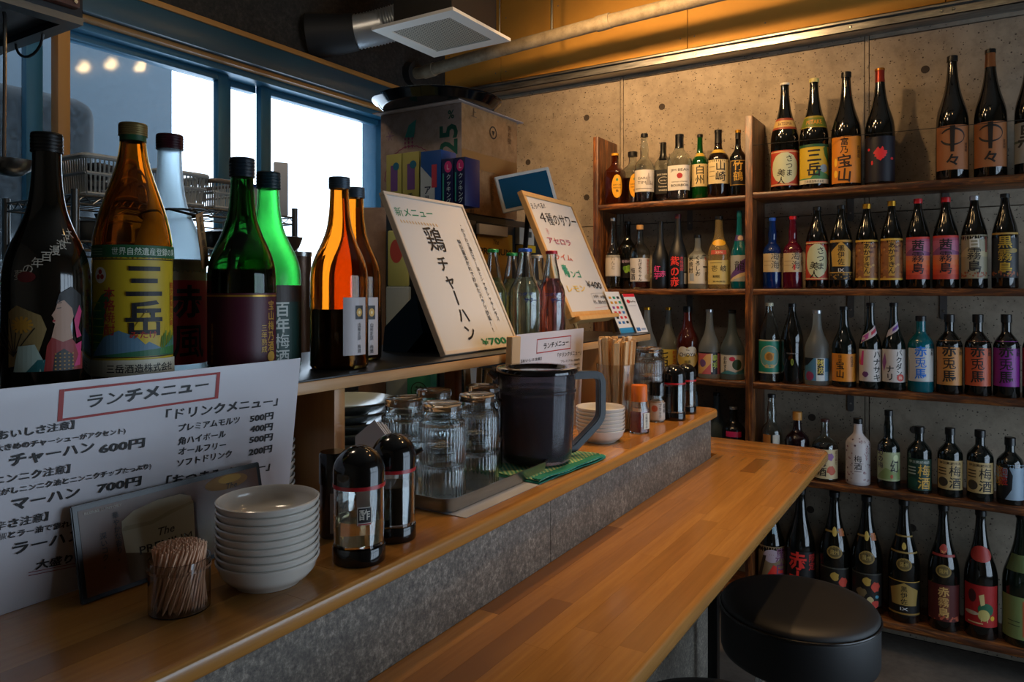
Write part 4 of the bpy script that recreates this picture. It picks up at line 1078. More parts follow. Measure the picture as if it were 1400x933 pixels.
WB('black squat bottle with purple label and black characters', 'C', 1376, 430, 38, 'squat', DG, BLK, [(467, 529, 68, '#7a1f80', sekito('#4a1050'))], cap_h=.1)
WB('black squat bottle with red label cut by the right picture edge', 'C', 1416, 430, 38, 'squat', DG, BLK, [(467, 530, 68, '#9c1c30', sekito('#5a1020'))], cap_h=.1)
# --- fourth shelf, left bay (mostly hidden by the ledge)
WB('clear capped bottle half hidden behind the ledge end', 'D', 950, 535, 26, 'sake7', FROSTB, BLK, [])
WB('slender clear bottle with black cap rising above the ledge tip', 'D', 980, 537, 30, 'sake7', FROSTB, BLK, [], hollow=False, back=0.05)
WB('squat dark bottle with silver cap and pink tag above the counter end', 'D', 1003, 556, 32, 'flask', M('#1a1c1e', 0.1, trans=0.4), SILV, [(589, 598, 40, '#c02050', None)])
# --- fourth shelf, right bay
WB('empty clear whisky bottle with black cap beyond the counter corner', 'D', 1055, 539, 30, 'bulge', CLR, BLK, [(590, 640, 55, None, many(rc(-.9, .1, -.1, .9, '#a8682a'), rc(.1, .3, .8, .9, '#b8b0a0')))], hollow=True)
WB('round shouldered dark liqueur bottle with cork gold stopper', 'D', 1090, 563, 34, 'round', M('#1c0c10', 0.06, coat=0.6, trans=0.2), M('#b07a34', 0.5), [], cap_h=.13, cap_k=1.25)
WB('clear round bottle of dark plum wine with flowered cream label', 'D', 1128, 573, 36, 'round', CLR, M('#3a1818', 0.4), [(615, 655, 72, '#cbb78c', many(blob(.3, .75, .3, '#8a5a90', 12, 3, .4), blob(.4, .3, .35, '#c0563a', 14, 5, .4), blob(-.6, .3, .3, '#c0563a', 12, 6, .4), vt('梅酒', '#1c1410', u=-.2, size=.32, top=.72, bold=.05), vt('花の香り', '#8a5a3c', u=.75, size=.12, top=.95)))], hollow=True, liquid=(M('#1c0a0c', 0.1), .56))
def wrap_print(a, W, Hh):
    rr = random.Random(3); a.layer += 1; a.hold = True
    for i in range(60):
        a.ell(rr.uniform(-1, 1) * W, rr.uniform(0, 1) * Hh, W * rr.uniform(.03, .09), W * rr.uniform(.03, .09), rr.choice(['#8a6a72', '#a08a8c', '#b09a98', '#6a5058']), n=6)
    a.hold = False
    a.poly([(-.3 * W, .2 * Hh), (.25 * W, .2 * Hh), (.25 * W, .78 * Hh), (-.3 * W, .78 * Hh)], '#c9c2c0')
    a.text('梅酒', (0, .62 * Hh), Hh * .17, '#1a1416', vert=True, bold=.05); a.text('うぐいす', (.5 * W, .8 * Hh), Hh * .075, '#8a2440', vert=True, jit=.3, bold=.04)
    a.rect(-.2 * W, .24 * Hh, .2 * W, .255 * Hh, '#5a4a4c')
WB('bottle wrapped in white flowered paper gathered at the neck', 'D', 1173, 572, 34, 'flask', M('#c3bcbc', 0.7), BLK, [(600, 660, 85, '#c3bcbc', wrap_print)], cap_h=.08)
WB('dark green bottle with bulged neck and pale green landscape label', 'D', 1215, 561, 32, 'bulge', DG2, BLK, [(613, 658, 74, '#98a078', many(pg([(-.9, .1), (-.2, .4), (.5, .25), (.9, .4), (.9, .05), (-.9, .05)], '#7a8a52'), vt('幻の梅', '#3a2a48', u=-.6, size=.2, top=.96, bold=.04), ht('幻', '#191612', .45, .6, .4, hh=.4, bold=.04), el(.5, .7, .2, .1, '#c9cfa0'), el(.2, .14, .1, .06, '#a04a2c')))], cap_h=.07)
ume = lambda ink, sub, plum: many(ht('特選紫蘇梅酒', sub, .9, 1.5, hh=.1, bold=.04), vt('梅酒', ink, u=.35, size=.4, top=.84, bold=.05, jit=.08), el(-.5, .25, .36, .16, plum), rc(-.85, .6, -.25, .64, sub), rc(-.85, .7, -.25, .74, sub), rc(-.85, .5, -.25, .54, sub))
WB('squat dark bottle with dark green label and gold characters', 'D', 1257, 583, 35, 'squat', DG2, BLK, [(628, 671, 66, '#17362a', ume('#c79a3a', '#9fa89c', '#1f4a38'))], cap_h=.1)
WB('squat dark bottle with beige plum label, left of the two beige ones', 'D', 1299, 585, 36, 'squat', DG2, BLK, [(630, 670, 68, '#b49a66', ume('#17130f', '#4a3c28', '#3a3228'))], cap_h=.1)
WB('squat dark bottle with beige plum label, right of the two beige ones', 'D', 1340, 588, 38, 'squat', DG2, BLK, [(633, 675, 68, '#b49a66', ume('#17130f', '#4a3c28', '#3a3228'))], cap_h=.1)
WB('squat dark bottle with pale blue curved label near the right edge', 'D', 1381, 598, 39, 'squat', DG2, BLK, [(636, 684, 72, '#7f93a4', many(pg([(-1, 0), (-.3, 0), (.1, .3), (.15, .7), (-.15, 1), (-1, 1)], '#101114'), vt('琉球', '#b98a2c', u=-.75, size=.3, top=.95, bold=.04), vt('泡盛', '#a02c28', u=-.42, size=.25, top=.9, bold=.04)))], cap_h=.12)
# --- bottom shelf (1.8 litre)
WB('tall dark bottle with kabuki style picture label behind the stool, leftmost', 'E', 1055, 676, 38, 'sho18', DG, BLK, [(748, 812, 72, '#7c6a50', many(el(.0, .8, .5, .14, '#a89aa8'), pg([(-.4, .3), (.1, .62), (.7, .5), (.9, .3), (.2, .2)], '#c82c22'), vt('黒白', '#6a3a5c', u=.6, size=.3, top=.98), pg([(-1, .2), (-.5, .8), (-.3, .8), (-.8, .1)], '#2a2018'))), (712, 735, 55, None, many(vt('千亀', '#8fb4c8', u=.3, size=.45, top=1, bold=.04)))])
WB('tall dark bottle with big red characters behind the stool', 'E', 1095, 668, 41, 'sho18', DG, BLK, [(755, 812, 66, '#101012', many(vt('赤大', '#d6332c', u=-.2, size=.45, top=1.0, bold=.06), vt('限定', '#b02c28', u=.7, size=.2, top=.96, bold=.04)))])
oval = many(el(0, .5, .85, .5, '#8a7238'), el(0, .5, .7, .38, '#5c4c24'), ht('薩州', '#b39a56', .5, .9, hh=.4))
bandp = many(rc(-1, .45, 1, .6, '#8a7238'), el(0, .55, .2, .4, '#b59a48'), rc(.4, .2, .9, .8, '#a05a28'))
pic = many(blob(0, .75, .3, '#a88a3c', 12, 2, .3), blob(.5, .6, .35, '#c0402c', 14, 3, .35), blob(-.3, .4, .35, '#6a5a3c', 14, 4, .4), blob(.2, .2, .25, '#b8a878', 12, 5, .3), blob(.5, .08, .3, '#b8382c', 12, 6, .4), el(.6, .3, .12, .05, '#4a90a8'), rc(-.95, .96, .95, .98, '#5a5a50'))
WB('tall dark bottle with gold oval and crane picture label half behind the stool', 'E', 1141, 672, 44, 'sho18', DG, BLK, [(776, 825, 62, '#161410', pic), (747, 764, 34, None, oval), (722, 738, 62, None, bandp)])
WB('tall dark bottle with gold oval and crane picture label right of the stool', 'E', 1185, 678, 45, 'sho18', DG, BLK, [(784, 829, 62, '#161410', pic), (754, 772, 34, None, oval), (728, 744, 62, None, bandp)])
WB('tall dark bottle with gold five sided emblem and gold bands, bottom shelf', 'E', 1236, 683, 45, 'sho18', DG, BLK, [(795, 842, 68, '#0f0e0d', many(rc(-1, .97, 1, 1, '#a8843a'), pg([(-.78, .74), (0, .95), (.78, .74), (.66, .3), (-.66, .3)], '#9c8040'), vt('黒伊佐', '#20180a', size=.18, top=.86, bold=.05), ht('IX', '#d0d0d0', .2, .4, hh=.12), rc(-1, .03, 1, .08, '#8a6a2c'))), (764, 781, 34, None, oval), (735, 758, 70, None, many(rc(-1, .9, 1, 1, '#8a7238'), rc(-1, 0, 1, .1, '#8a7238'), el(0, .4, .15, .2, '#b59a48')))])
WB('tall dark bottle with dark red label and gold characters, bottom shelf', 'E', 1290, 690, 45, 'sho18', DG, BLK, [(800, 850, 68, '#4f1a18', many(rc(-.2, .1, .3, .95, '#6b3a24'), vt('赤霧島', '#c79e5c', size=.28, top=.95, bold=.05), dots('#b0563c', 18, 2, -.9, .9, .02, .14, .08))), (773, 790, 34, None, oval), (742, 764, 66, None, many(blob(0, .5, .35, '#a0382c', 16, 8, .35), ht('赤', '#d0a860', .5, .35, hh=.5), rc(-.9, .05, .9, .2, '#8a2a24')))])
WB('tall dark bottle with bright red label showing a bird, bottom shelf', 'E', 1341, 697, 48, 'sho18', DG, BLK, [(801, 857, 66, '#a01e1e', many(el(-.45, .72, .22, .16, '#3a1414'), el(.25, .42, .4, .16, '#1f5a3c'), el(.15, .28, .3, .14, '#b8a860'), pg([(-.1, .75), (.15, .8), (.2, .55), (0, .5)], '#c9b478'), el(.6, .22, .12, .06, '#d0a428'), el(-.5, .3, .4, .05, '#b8a890'), rc(-.7, .06, .1, .09, '#c9a878'), rc(.0, .12, .04, .22, '#c9b478'), rc(.3, .12, .34, .22, '#c9b478'))), (749, 771, 66, None, many(el(0, .5, .95, .48, '#9c2a20'), el(0, .5, .4, .4, '#c7a032'), ht('極', '#3a1c0c', .5, .3, hh=.5)))])
WB('very tall green bottle with pale green label at the right picture edge', 'E', 1398, 700, 58, 'sho18', M('#0c1a10', 0.08, coat=0.6), BLK, [(818, 876, 72, '#7d8f58', many(rc(.0, .08, .75, .92, '#b05a34'), vt('爆弾酎', '#1c1812', u=.38, size=.27, top=.9, bold=.04), rc(-.6, .3, -.1, .32, '#3c4a2c'), rc(-.6, .4, -.1, .42, '#3c4a2c'))), (763, 785, 62, '#56663a', None)])

# ================================================================== BOTTLES ON THE DISPLAY SHELF
def fb(label, px, ytop, t, wpx, prof, gm, cap, labs, **kw):
    k = math.sqrt(1 + ((px - 700) / 1000.0) ** 2)
    r = wpx / 2000.0 * t / k
    p = at_t(px, 396, t); z0 = SZ1 + 0.0003
    h = H - (ytop - 396) / 1000.0 * t - z0
    out = []
    for L in labs:
        tf = t - r / k
        za, zb = H - (L[0] - 396) / 1000.0 * tf, H - (L[1] - 396) / 1000.0 * tf
        d = dict(z1=(za - z0) / h, z0=max((zb - z0) / h, 0.01), a=L[2], c=L[3], art=L[4] if len(L) > 4 else None)
        if len(L) > 5: d.update(L[5])
        out.append(d)
    return bottle(label, 'bottles on the display shelf', (p.x, p.y, z0), h, r, prof, gm, cap, out, n=64, ridges=True, **kw)
def geisha(a, W, Hh):
    a.poly([(-.75 * W, .05 * Hh), (-.75 * W, .70 * Hh), (-.55 * W, .78 * Hh), (-.1 * W, .66 * Hh), (0, .5 * Hh), (-.2 * W, .1 * Hh)], '#8a7448')
    for k in range(7):
        q = R(150 - 17 * k)
        a.line((-.62 * W, .18 * Hh), (-.62 * W + .62 * W * math.cos(q), .18 * Hh + .45 * Hh * math.sin(q)), .0012, '#2a2012')
    for k in range(13):
        q = R(30 * k); a.line((-.45 * W, .55 * Hh), (-.45 * W + .22 * W * math.cos(q), .55 * Hh + .1 * Hh * math.sin(q)), .0028, '#b8862c')
    a.poly([(-.05 * W, .0), (.0, .3 * Hh), (.1 * W, .42 * Hh), (.45 * W, .38 * Hh), (.7 * W, .2 * Hh), (.7 * W, 0)], '#8c2420')
    a.poly([(.08 * W, .40 * Hh), (.14 * W, .56 * Hh), (.10 * W, .58 * Hh), (.12 * W, .62 * Hh), (.08 * W, .66 * Hh), (.14 * W, .72 * Hh), (.2 * W, .84 * Hh), (.42 * W, .84 * Hh), (.5 * W, .66 * Hh), (.42 * W, .52 * Hh), (.48 * W, .38 * Hh), (.28 * W, .34 * Hh)], '#b08a72')
    a.poly([(.16 * W, .80 * Hh), (.22 * W, .92 * Hh), (.45 * W, 1.0 * Hh), (.66 * W, .9 * Hh), (.68 * W, .7 * Hh), (.5 * W, .62 * Hh), (.46 * W, .74 * Hh), (.3 * W, .84 * Hh)], '#0b0a0c')
    a.line((.17 * W, .74 * Hh), (.25 * W, .75 * Hh), .0008, '#1a1010'); a.line((.16 * W, .80 * Hh), (.26 * W, .81 * Hh), .0008, '#1a1010')
    a.ell(.12 * W, .595 * Hh, .03 * W, .012 * Hh, '#a01c24', n=10)
    a.poly([(.5 * W, .6 * Hh), (.62 * W, .78 * Hh), (.68 * W, .7 * Hh), (.6 * W, .5 * Hh), (.68 * W, .4 * Hh), (.56 * W, .38 * Hh)], '#c8306c')
    a.poly([(.52 * W, .3 * Hh), (.68 * W, .34 * Hh), (.64 * W, .05 * Hh), (.5 * W, .04 * Hh), (.6 * W, .18 * Hh)], '#c8306c')
    a.poly([(.1 * W, 0), (.14 * W, .2 * Hh), (.3 * W, .26 * Hh), (.48 * W, .18 * Hh), (.5 * W, 0)], '#15100c')
    for i in range(5):
        for j in range(5): a.ell((.15 + .08 * i) * W, (.02 + .045 * j) * Hh, .018 * W, .010 * Hh, '#a8782c', n=7)
    a.poly([(-.6 * W, .0), (-.5 * W, .3 * Hh), (-.2 * W, .32 * Hh), (-.05 * W, .12 * Hh), (-.1 * W, 0)], '#9fb0a4')
    a.poly([(-.35 * W, .0), (-.15 * W, .14 * Hh), (-.02 * W, .14 * Hh), (-.05 * W, 0)], '#1c5a5c')
def slantwrite(a, W, Hh):
    s_ = '大正浪漫百年の夢'
    for i, ch in enumerate(s_):
        a.text(ch, ((.75 - .19 * i) * W, (.92 - .115 * i) * Hh), .0115, '#b0a898', bold=.01)
    a.ell(-.42 * W, .08 * Hh, .2 * W, .1 * Hh, '#5a1014')
fb('large black bottle with kimono lady picture, leftmost on the display shelf', 64, 183, 0.806, 124, 'fat7', DG, BLK,
   [(392, 508, 70, None, geisha), (310, 385, 60, None, slantwrite)], cap_h=.07)
def mitake(a, W, Hh):
    a.frame(-.97 * W, .14 * Hh, .97 * W, .895 * Hh, .0012, '#1c1a12')
    a.poly([(-.93 * W, .15 * Hh), (-.93 * W, .5 * Hh), (-.66 * W, .62 * Hh), (-.42 * W, .66 * Hh), (-.55 * W, .5 * Hh), (-.7 * W, .15 * Hh)], '#2c6a3c')
    for k in range(7): a.line((-.93 * W, (.2 + .06 * k) * Hh), ((-.6 - .03 * abs(k - 3)) * W, (.2 + .06 * k) * Hh), .0012, '#8a9a2c')
    a.poly([(-.93 * W, .15 * Hh), (.95 * W, .15 * Hh), (.95 * W, .3 * Hh), (.55 * W, .2 * Hh), (.15 * W, .28 * Hh), (-.3 * W, .35 * Hh), (-.6 * W, .3 * Hh)], '#5b7f96')
    a.poly([(-.93 * W, .15 * Hh), (.95 * W, .15 * Hh), (.95 * W, .22 * Hh), (0, .19 * Hh)], '#2f6a48')
    for k in range(8): a.line(((.5 + .05 * k) * W, .16 * Hh), ((.54 + .05 * k) * W, (.3 + .02 * (k % 3)) * Hh), .0014, '#4d8a3c')
    a.poly([(-.08 * W, .34 * Hh), (.18 * W, .24 * Hh), (.5 * W, .34 * Hh), (.2 * W, .5 * Hh)], '#cfae1c')
    a.text('三岳', (.18 * W, .87 * Hh), .285 * Hh, '#111016', vert=True, bold=.07)
    a.text('本格焼酎', (-.48 * W, .68 * Hh), .092 * Hh, '#9c2a20', vert=True, bold=.03)
    a.ell(-.68 * W, .77 * Hh, .14 * W, .062 * Hh, '#d8d4c8', n=24)
    for q in (90, 210, 330): a.ell(-.68 * W + .055 * W * math.cos(R(q)), .77 * Hh + .025 * Hh * math.sin(R(q)), .045 * W, .02 * Hh, '#b02c24', n=10)
    a.text('みたけ', (.15 * W, .315 * Hh), .06 * Hh, '#a8261c', width=.5 * W, bold=.03)
    a.text('鹿児島県屋久島', (.82 * W, .72 * Hh), .05 * Hh, '#a8261c', vert=True)
    a.rect(-W, 0, W, .125 * Hh, '#c9c4ae')
    a.text('三岳酒造株式会社', (.15 * W, .06 * Hh), .07 * Hh, '#1b1b1b', width=1.35 * W, bold=.03)
    a.rect(-W, .905 * Hh, W, Hh, '#1c5a34')
    a.text('世界自然遺産登録の島', (.25 * W, .952 * Hh), .062 * Hh, '#ccd8c8', width=1.35 * W, bold=.02)
    for k in range(3): a.rect(-.95 * W, (.925 + .02 * k) * Hh, -.62 * W, (.930 + .02 * k) * Hh, '#8aa890')
AMB = glass('#cf8f38', 0.02, 1.45)
o = fb('tall amber bottle with yellow label of three peaks and green band', 182, 170, 0.884, 113, 'sho9', AMB, M('#8c7a4c', 0.35, 0.6),
   [(335, 515, 74, '#c2a51d', mitake)], hollow=True, liquid=(M('#2a0f04', 0.1, trans=0.55), .52), cap_h=.045, neck=(M('#174a2c', 0.4), .935), ang=R(3))
def red_art(a, W, Hh):
    a.rect(-W, 0, W, .80 * Hh, '#a01a28')
    a.text('赤', (.38 * W, .60 * Hh), .32 * Hh, '#14100f', bold=.07); a.text('風', (.4 * W, .22 * Hh), .36 * Hh, '#14100f', bold=.07)
    a.ell(-.2 * W, .4 * Hh, .18 * W, .12 * Hh, '#14100f')
o = fb('clear glass bottle with maroon cap and red label behind the amber bottle', 232, 185, 1.06, 103, 'fat7', glass('#e6f4fa', 0.32, 1.3), M('#3a0f1c', 0.3),
   [(354, 500, 80, '#8e8468', red_art)], hollow=True, cap_h=.06)
tg = tag(new_mesh('hang_tag', box_bm(-0.0008, 0.0008, -0.011, 0.011, -0.075, 0.0, 0.0004), CARD), 'brown cardboard tag on a black cord hung from the clear bottle', 'tag')
tq = at_t(272, 292, 0.985); tg.location = tq; tg.rotation_euler = (R(17), 0, A)
aa = Art(); aa.text('手造り限定品', (0, -0.004), 0.0105, '#4a3420', vert=True, jit=.1)
aa.build('print', tg, lambda u, v, o_: Vector((0.0009 + o_, u, v)))
bpos = o.location
cord = [(tq.x, tq.y, tq.z - 0.004)]
for i in range(13):
    q = i / 12 * 2 * math.pi - 0.6
    cord.append((bpos.x + 0.038 * math.cos(q), bpos.y + 0.038 * math.sin(q), H + 0.108 + 0.006 * math.cos(q)))
cd = new_mesh('cord', tube_bm([(x - tq.x, y - tq.y, z - tq.z) for x, y, z in cord], 0.0018, 6), BLACKM, tg)
cd.matrix_parent_inverse = tg.rotation_euler.to_matrix().to_4x4().inverted()
def plumart(a, W, Hh):
    a.rect(-W, .95 * Hh, W, .975 * Hh, '#b58d34', metal=.5, rough=.3)
    a.rect(-.97 * W, .0, -.955 * W, .94 * Hh, '#6b2a40')
    a.text('宝山梅乃酒', (.72 * W, .90 * Hh), .145 * Hh, '#c59a3c', vert=True, bold=.02)
    a.text('三年熟成', (.5 * W, .56 * Hh), .10 * Hh, '#c59a3c', vert=True, bold=.02)
    a.text('西酒造謹製日置市吹上町', (-.72 * W, .58 * Hh), .05 * Hh, '#c59a3c', vert=True)
    a.ell(.72 * W, .10 * Hh, .13 * W, .075 * Hh, '#c79c3e')
fb('dark green bottle with plum coloured label and gold writing', 331, 217, 1.03, 95, 'fat7', glass('#3c7a44', 0.02, 1.45), M('#10222e', 0.35),
   [(401, 500, 76, '#4d1226', plumart)], hollow=True, liquid=(M('#081208', 0.1, trans=0.3), .50), cap_h=.085)
def hyaku(a, W, Hh):
    a.rect(-W, .80 * Hh, W, Hh, '#3a2c24'); a.rect(-W, 0, W, .79 * Hh, '#24443c')
    a.text('百年梅酒', (.12 * W, .80 * Hh), .2 * Hh, '#c9ccc4', vert=True, bold=.05, jit=.06)
fb('bright green backlit bottle with dark green label', 367, 236, 1.19, 90, 'fat7', glass('#86f598', 0.25, 1.25), M('#0f2c34', 0.35),
   [(390, 500, 78, '#3a2c24', hyaku)], hollow=True, cap_h=.085, ang=R(15))
def smalllab(a, W, Hh):
    a.rect(-.08 * W, .62 * Hh, .62 * W, .86 * Hh, '#15171c'); a.ell(.27 * W, .74 * Hh, .26 * W, .075 * Hh, '#c79c3e', n=10); a.ell(.27 * W, .74 * Hh, .1 * W, .03 * Hh, '#e8d8a0', n=8)
    a.text('山形正宗 梅酒', (.27 * W, .56 * Hh), .075 * Hh, '#26242a', vert=True)
for (px, yt, t_, wp, lb, an) in ((464, 243, 1.207, 80, 'amber bottle with small white label, front one of the pair', 34), (485, 257, 1.345, 74, 'amber bottle with small white label, behind its twin', 36)):
    fb(lb, px, yt, t_, wp, 'fat7', glass('#dfa048', 0.02, 1.45), M('#4a5864', 0.4, 0.5), [(407, 487, 27, '#b8b2b4', smalllab)], hollow=True,
       liquid=(M('#120c10', 0.1, trans=0.15), .31), cap_h=.06, ang=R(an) if px == 464 else R(30))

# soda bottles
def soda_art(c):
    return lambda a, W, Hh: (a.text('コダマ', (.0, .75 * Hh), .28 * Hh, c, width=.9 * W, bold=.03), a.text('サワー', (.35 * W, .3 * Hh), .4 * Hh, c, width=.8 * W, bold=.05))
for (px, yt, t_, wp, cc, lc, lb) in ((674, 341, 1.72, 37, '#1e7a3c', '#dfe690', 'yellow green soda bottle with green crown cap beside the tilted menu board'),
                                     (700, 346, 1.90, 36, '#1e7a3c', '#d6de84', 'yellow green soda bottle with green crown cap behind the pale one'),
                                     (718, 340, 1.72, 44, '#1c4fb0', '#eef2d4', 'pale green soda bottle with blue crown cap'),
                                     (734, 349, 1.93, 38, '#a8a49a', '#f2f4ee', 'clear soda bottle behind the blue capped one'),
                                     (754, 343, 1.76, 38, '#a0202c', '#f09090', 'pink soda bottle with red crown cap beside the wooden menu board')):
    k = math.sqrt(1 + ((px - 700) / 1000.0) ** 2); r = wp / 2000.0 * t_ / k
    p = at_t(px, 396, t_); z0 = SZ1 + 0.0003; h = H - (yt - 396) / 1000.0 * t_ - z0
    bottle(lb, 'soda bottles on the display shelf', (p.x, p.y, z0), h, r, 'soda', G_CLEAR, M(cc, 0.35, 0.3),
           [dict(z0=.42, z1=.56, a=60, c=None, art=soda_art('#1c3a7a'))], hollow=True, liquid=(M(lc, 0.05, trans=0.9), .70), cap_h=.035, cap_k=1.2, n=40, name='soda_bottle')

# ================================================================== CARDS AND BOARDS
def pslab(name, pl, u0, u1, v0, v1, o0, o1, m, parent=None, bev=0.0):
    b = bmesh.new()
    vs = [b.verts.new(pl.map(u, v, o)) for u in (u0, u1) for v in (v0, v1) for o in (o0, o1)]
    for f in ((0, 1, 3, 2), (4, 6, 7, 5), (0, 4, 5, 1), (2, 3, 7, 6), (0, 2, 6, 4), (1, 5, 7, 3)): b.faces.new([vs[i] for i in f])
    bmesh.ops.recalc_face_normals(b, faces=b.faces[:])
    if bev: bmesh.ops.bevel(b, geom=b.edges[:], offset=bev, segments=2, affect='EDGES')
    return new_mesh(name, b, m, parent)
class PA(Art):
    """Art whose anchors are read off the picture"""
    def __init__(s, pl): Art.__init__(s); s.pl = pl
    def line_px(s, t, p, q, color='#141214', hpx=None, **k):
        a, b2 = s.pl.uv(*p), s.pl.uv(*q)
        vs, _ = glyphs(t, 0.012); wd = max(v[0] for v in vs) - min(v[0] for v in vs)
        h = (Vector(b2) - Vector(a)).length / wd
        if hpx:
            c = s.pl.uv(p[0], p[1] - hpx); h = (c[1] - a[1])
        s.text(t, a, h, color, q=b2, **k)
    def col_px(s, t, p, q, color='#141214', **k):
        a, b2 = s.pl.uv(*p), s.pl.uv(*q); h = abs(a[1] - b2[1]) / len(t)
        s.text(t, a, h, color, vert=True, **k)
    def frame_px(s, tl, br_, w_, c, w2=None):
        a, b2 = s.pl.uv(*tl), s.pl.uv(*br_); s.frame(a[0], b2[1], b2[0], a[1], w_, c, w2)
    def done(s, name, parent, base=0.0004):
        return s.build(name, parent, s.pl.map, base=base, step=0.00004)
# big lunch menu leaning on the display shelf
pTR = at_x(411, 490, -0.787)
bl, br_, tl_ = Vector((-0.817, 0.20, LZ1 + 0.0006)), Vector((-0.817, pTR.y, LZ1 + 0.0006)), Vector((-0.787, 0.20, pTR.z))
pl = Plane(bl, br_, tl_)
mn = thing('menu_card', 'large white laminated lunch menu card leaning on the display shelf', 'menu', (-0.81, 0.45, LZ1))
def adopt(o, par):
    if o: o.parent = par; o.matrix_parent_inverse = Matrix.Translation(par.location).inverted()
    return o
sheet = adopt(pslab('sheet', pl, 0, pl.w, 0, pl.h, -0.0008, 0.0, M('#cfccd2', 0.35, coat=0.3), None), mn)
K = '#161418'
a = PA(pl)
a.frame_px((81, 533), (298, 545), 0.0026, '#a32a26', 0.005)
a.line_px('ランチメニュー', (118, 557), (284, 532), K, hpx=20, bold=.11, shear=.08)
a.line_px('「ドリンクメニュー」', (226, 574), (379, 553), K, hpx=16, bold=.09)
for (t_, p_, q_, pr, c0, c1) in (('プレミアムモルツ', (243, 590), (327, 578), '500円', (341, 577), (373, 572)), ('角ハイボール', (243, 608), (308, 597), '400円', (341, 591), (372, 587)),
                                 ('オールフリー', (243, 622), (308, 612), '500円', (340, 606), (372, 601)), ('ソフトドリンク', (241, 638), (316, 624), '200円', (339, 623), (371, 617))):
    a.line_px(t_, p_, q_, K, hpx=11, bold=.075); a.line_px(pr, c0, c1, K, hpx=11, bold=.10)
a.line_px('「おつまみメニュー」', (226, 664), (368, 642), K, hpx=15, bold=.09)
a.line_px('【おいしさ注意】', (-12, 602), (101, 585), K, hpx=13, bold=.09)
a.line_px('(大きめのチャーシューがアクセント)', (-12, 618), (171, 592), K, hpx=9.5, bold=.10)
a.line_px('チャーハン', (12, 637), (128, 616), K, hpx=18, bold=.10); a.line_px('600円', (135, 620), (197, 610), K, hpx=15, bold=.075)
a.line_px('【ニンニク注意】', (-18, 664), (95, 645), K, hpx=13, bold=.09)
a.line_px('(焦がしニンニク油とニンニクチップたっぷり)', (-16, 680), (206, 640), K, hpx=9.5, bold=.10)
a.line_px('マーハン', (15, 697), (108, 678), K, hpx=18, bold=.10); a.line_px('700円', (132, 674), (192, 662), K, hpx=15, bold=.075)
a.line_px('【辛さ注意】', (-16, 727), (65, 710), K, hpx=13, bold=.09)
a.line_px('(花椒とラー油で痺れる辛さ)', (-22, 742), (130, 712), K, hpx=10, bold=.10)
a.line_px('ラーハン', (16, 758), (112, 736), K, hpx=18, bold=.10)
a.line_px('大盛り+100円', (47, 778), (150, 757), K, hpx=13, bold=.09)
for dy in (0, 4):
    u0, v0 = pl.uv(38, 783 + dy); u1, v1 = pl.uv(150, 760 + dy); a.line((u0, v0), (u1, v1), 0.0007, '#8a2440')
a.done('print', sheet)
# smaller copy further along
q1, q2 = at_x(706, 458, -0.787), at_x(798, 451, -0.787)
pl = Plane(Vector((-0.797, q1.y, LZ1 + 0.0006)), Vector((-0.797, q2.y, LZ1 + 0.0006)), Vector((-0.787, q1.y, q1.z)))
m2 = thing('menu_card', 'small white lunch menu card with wooden block behind the water pitcher', 'menu', (-0.79, q1.y, LZ1))
sheet = adopt(pslab('sheet', pl, 0, pl.w, 0, pl.h, -0.0008, 0.0, M('#cfccd2', 0.35, coat=0.3)), m2)
adopt(pslab('wooden_block', pl, -0.035, -0.001, 0.0, pl.h - 0.002, -0.002, 0.012, M('#c5a57c', 0.5), None, 0.001), m2)
a = PA(pl)
a.frame_px((734, 464), (780, 477), 0.0022, '#a32a26')
a.line_px('ランチメニュー', (743, 477), (777, 471), K, hpx=9, bold=.05)
a.line_px('「ドリンクメニュー」', (762, 489), (794, 484), K, hpx=7, bold=.04)
a.line_px('【おいしさ注意】', (712, 496), (740, 492), K, hpx=4.5, bold=.04)
for i in range(4): a.line_px('プレミアム 500円', (766, 496 + 6 * i), (792, 493 + 6 * i), K, hpx=3.6, bold=.02)
a.done('print', sheet)
# beer poster in black stand
pl = Plane(Vector((-0.772, 0.402, LZ1 + 0.0008)), Vector((-0.772, 0.640, LZ1 + 0.0008)), Vector((-0.794, 0.402, LZ1 + 0.098)))
bp = thing('beer_poster', 'black framed beer poster leaning on the big menu behind the toothpicks', 'poster', (-0.78, 0.53, LZ1))
fo = adopt(pslab('frame', pl, 0, pl.w, 0, pl.h, -0.003, 0.0015, M('#0e0f11', 0.3), None, 0.0012), bp)
pb = adopt(pslab('poster', pl, 0.006, pl.w - 0.006, 0.005, pl.h - 0.006, 0.0015, 0.0019, M('#5a3414', 0.35)), bp)
a = Art(); w_, h_ = pl.w, pl.h
a.poly([(0.250 * w_, .06 * h_), (0.210 * w_, .5 * h_), (0.260 * w_, .70 * h_), (0.390 * w_, .86 * h_), (0.530 * w_, .86 * h_), (0.590 * w_, .70 * h_), (0.570 * w_, .06 * h_)], '#3a2410')
a.ell(0.780 * w_, .85 * h_, .13 * w_, .09 * h_, '#8a641c'); a.ell(0.800 * w_, .88 * h_, .07 * w_, .05 * h_, '#b08a2c')
a.poly([(0.220 * w_, .06 * h_), (0.205 * w_, .62 * h_), (0.210 * w_, .72 * h_), (0.270 * w_, .80 * h_), (0.390 * w_, .85 * h_), (0.510 * w_, .85 * h_), (0.565 * w_, .80 * h_), (0.575 * w_, .7 * h_), (0.550 * w_, .06 * h_)], '#a29c84')
a.poly([(0.205 * w_, .62 * h_), (0.220 * w_, .66 * h_), (0.350 * w_, .64 * h_), (0.450 * w_, .70 * h_), (0.575 * w_, .74 * h_), (0.575 * w_, .71 * h_), (0.460 * w_, .66 * h_), (0.350 * w_, .60 * h_), (0.220 * w_, .61 * h_)], '#8f8a70')
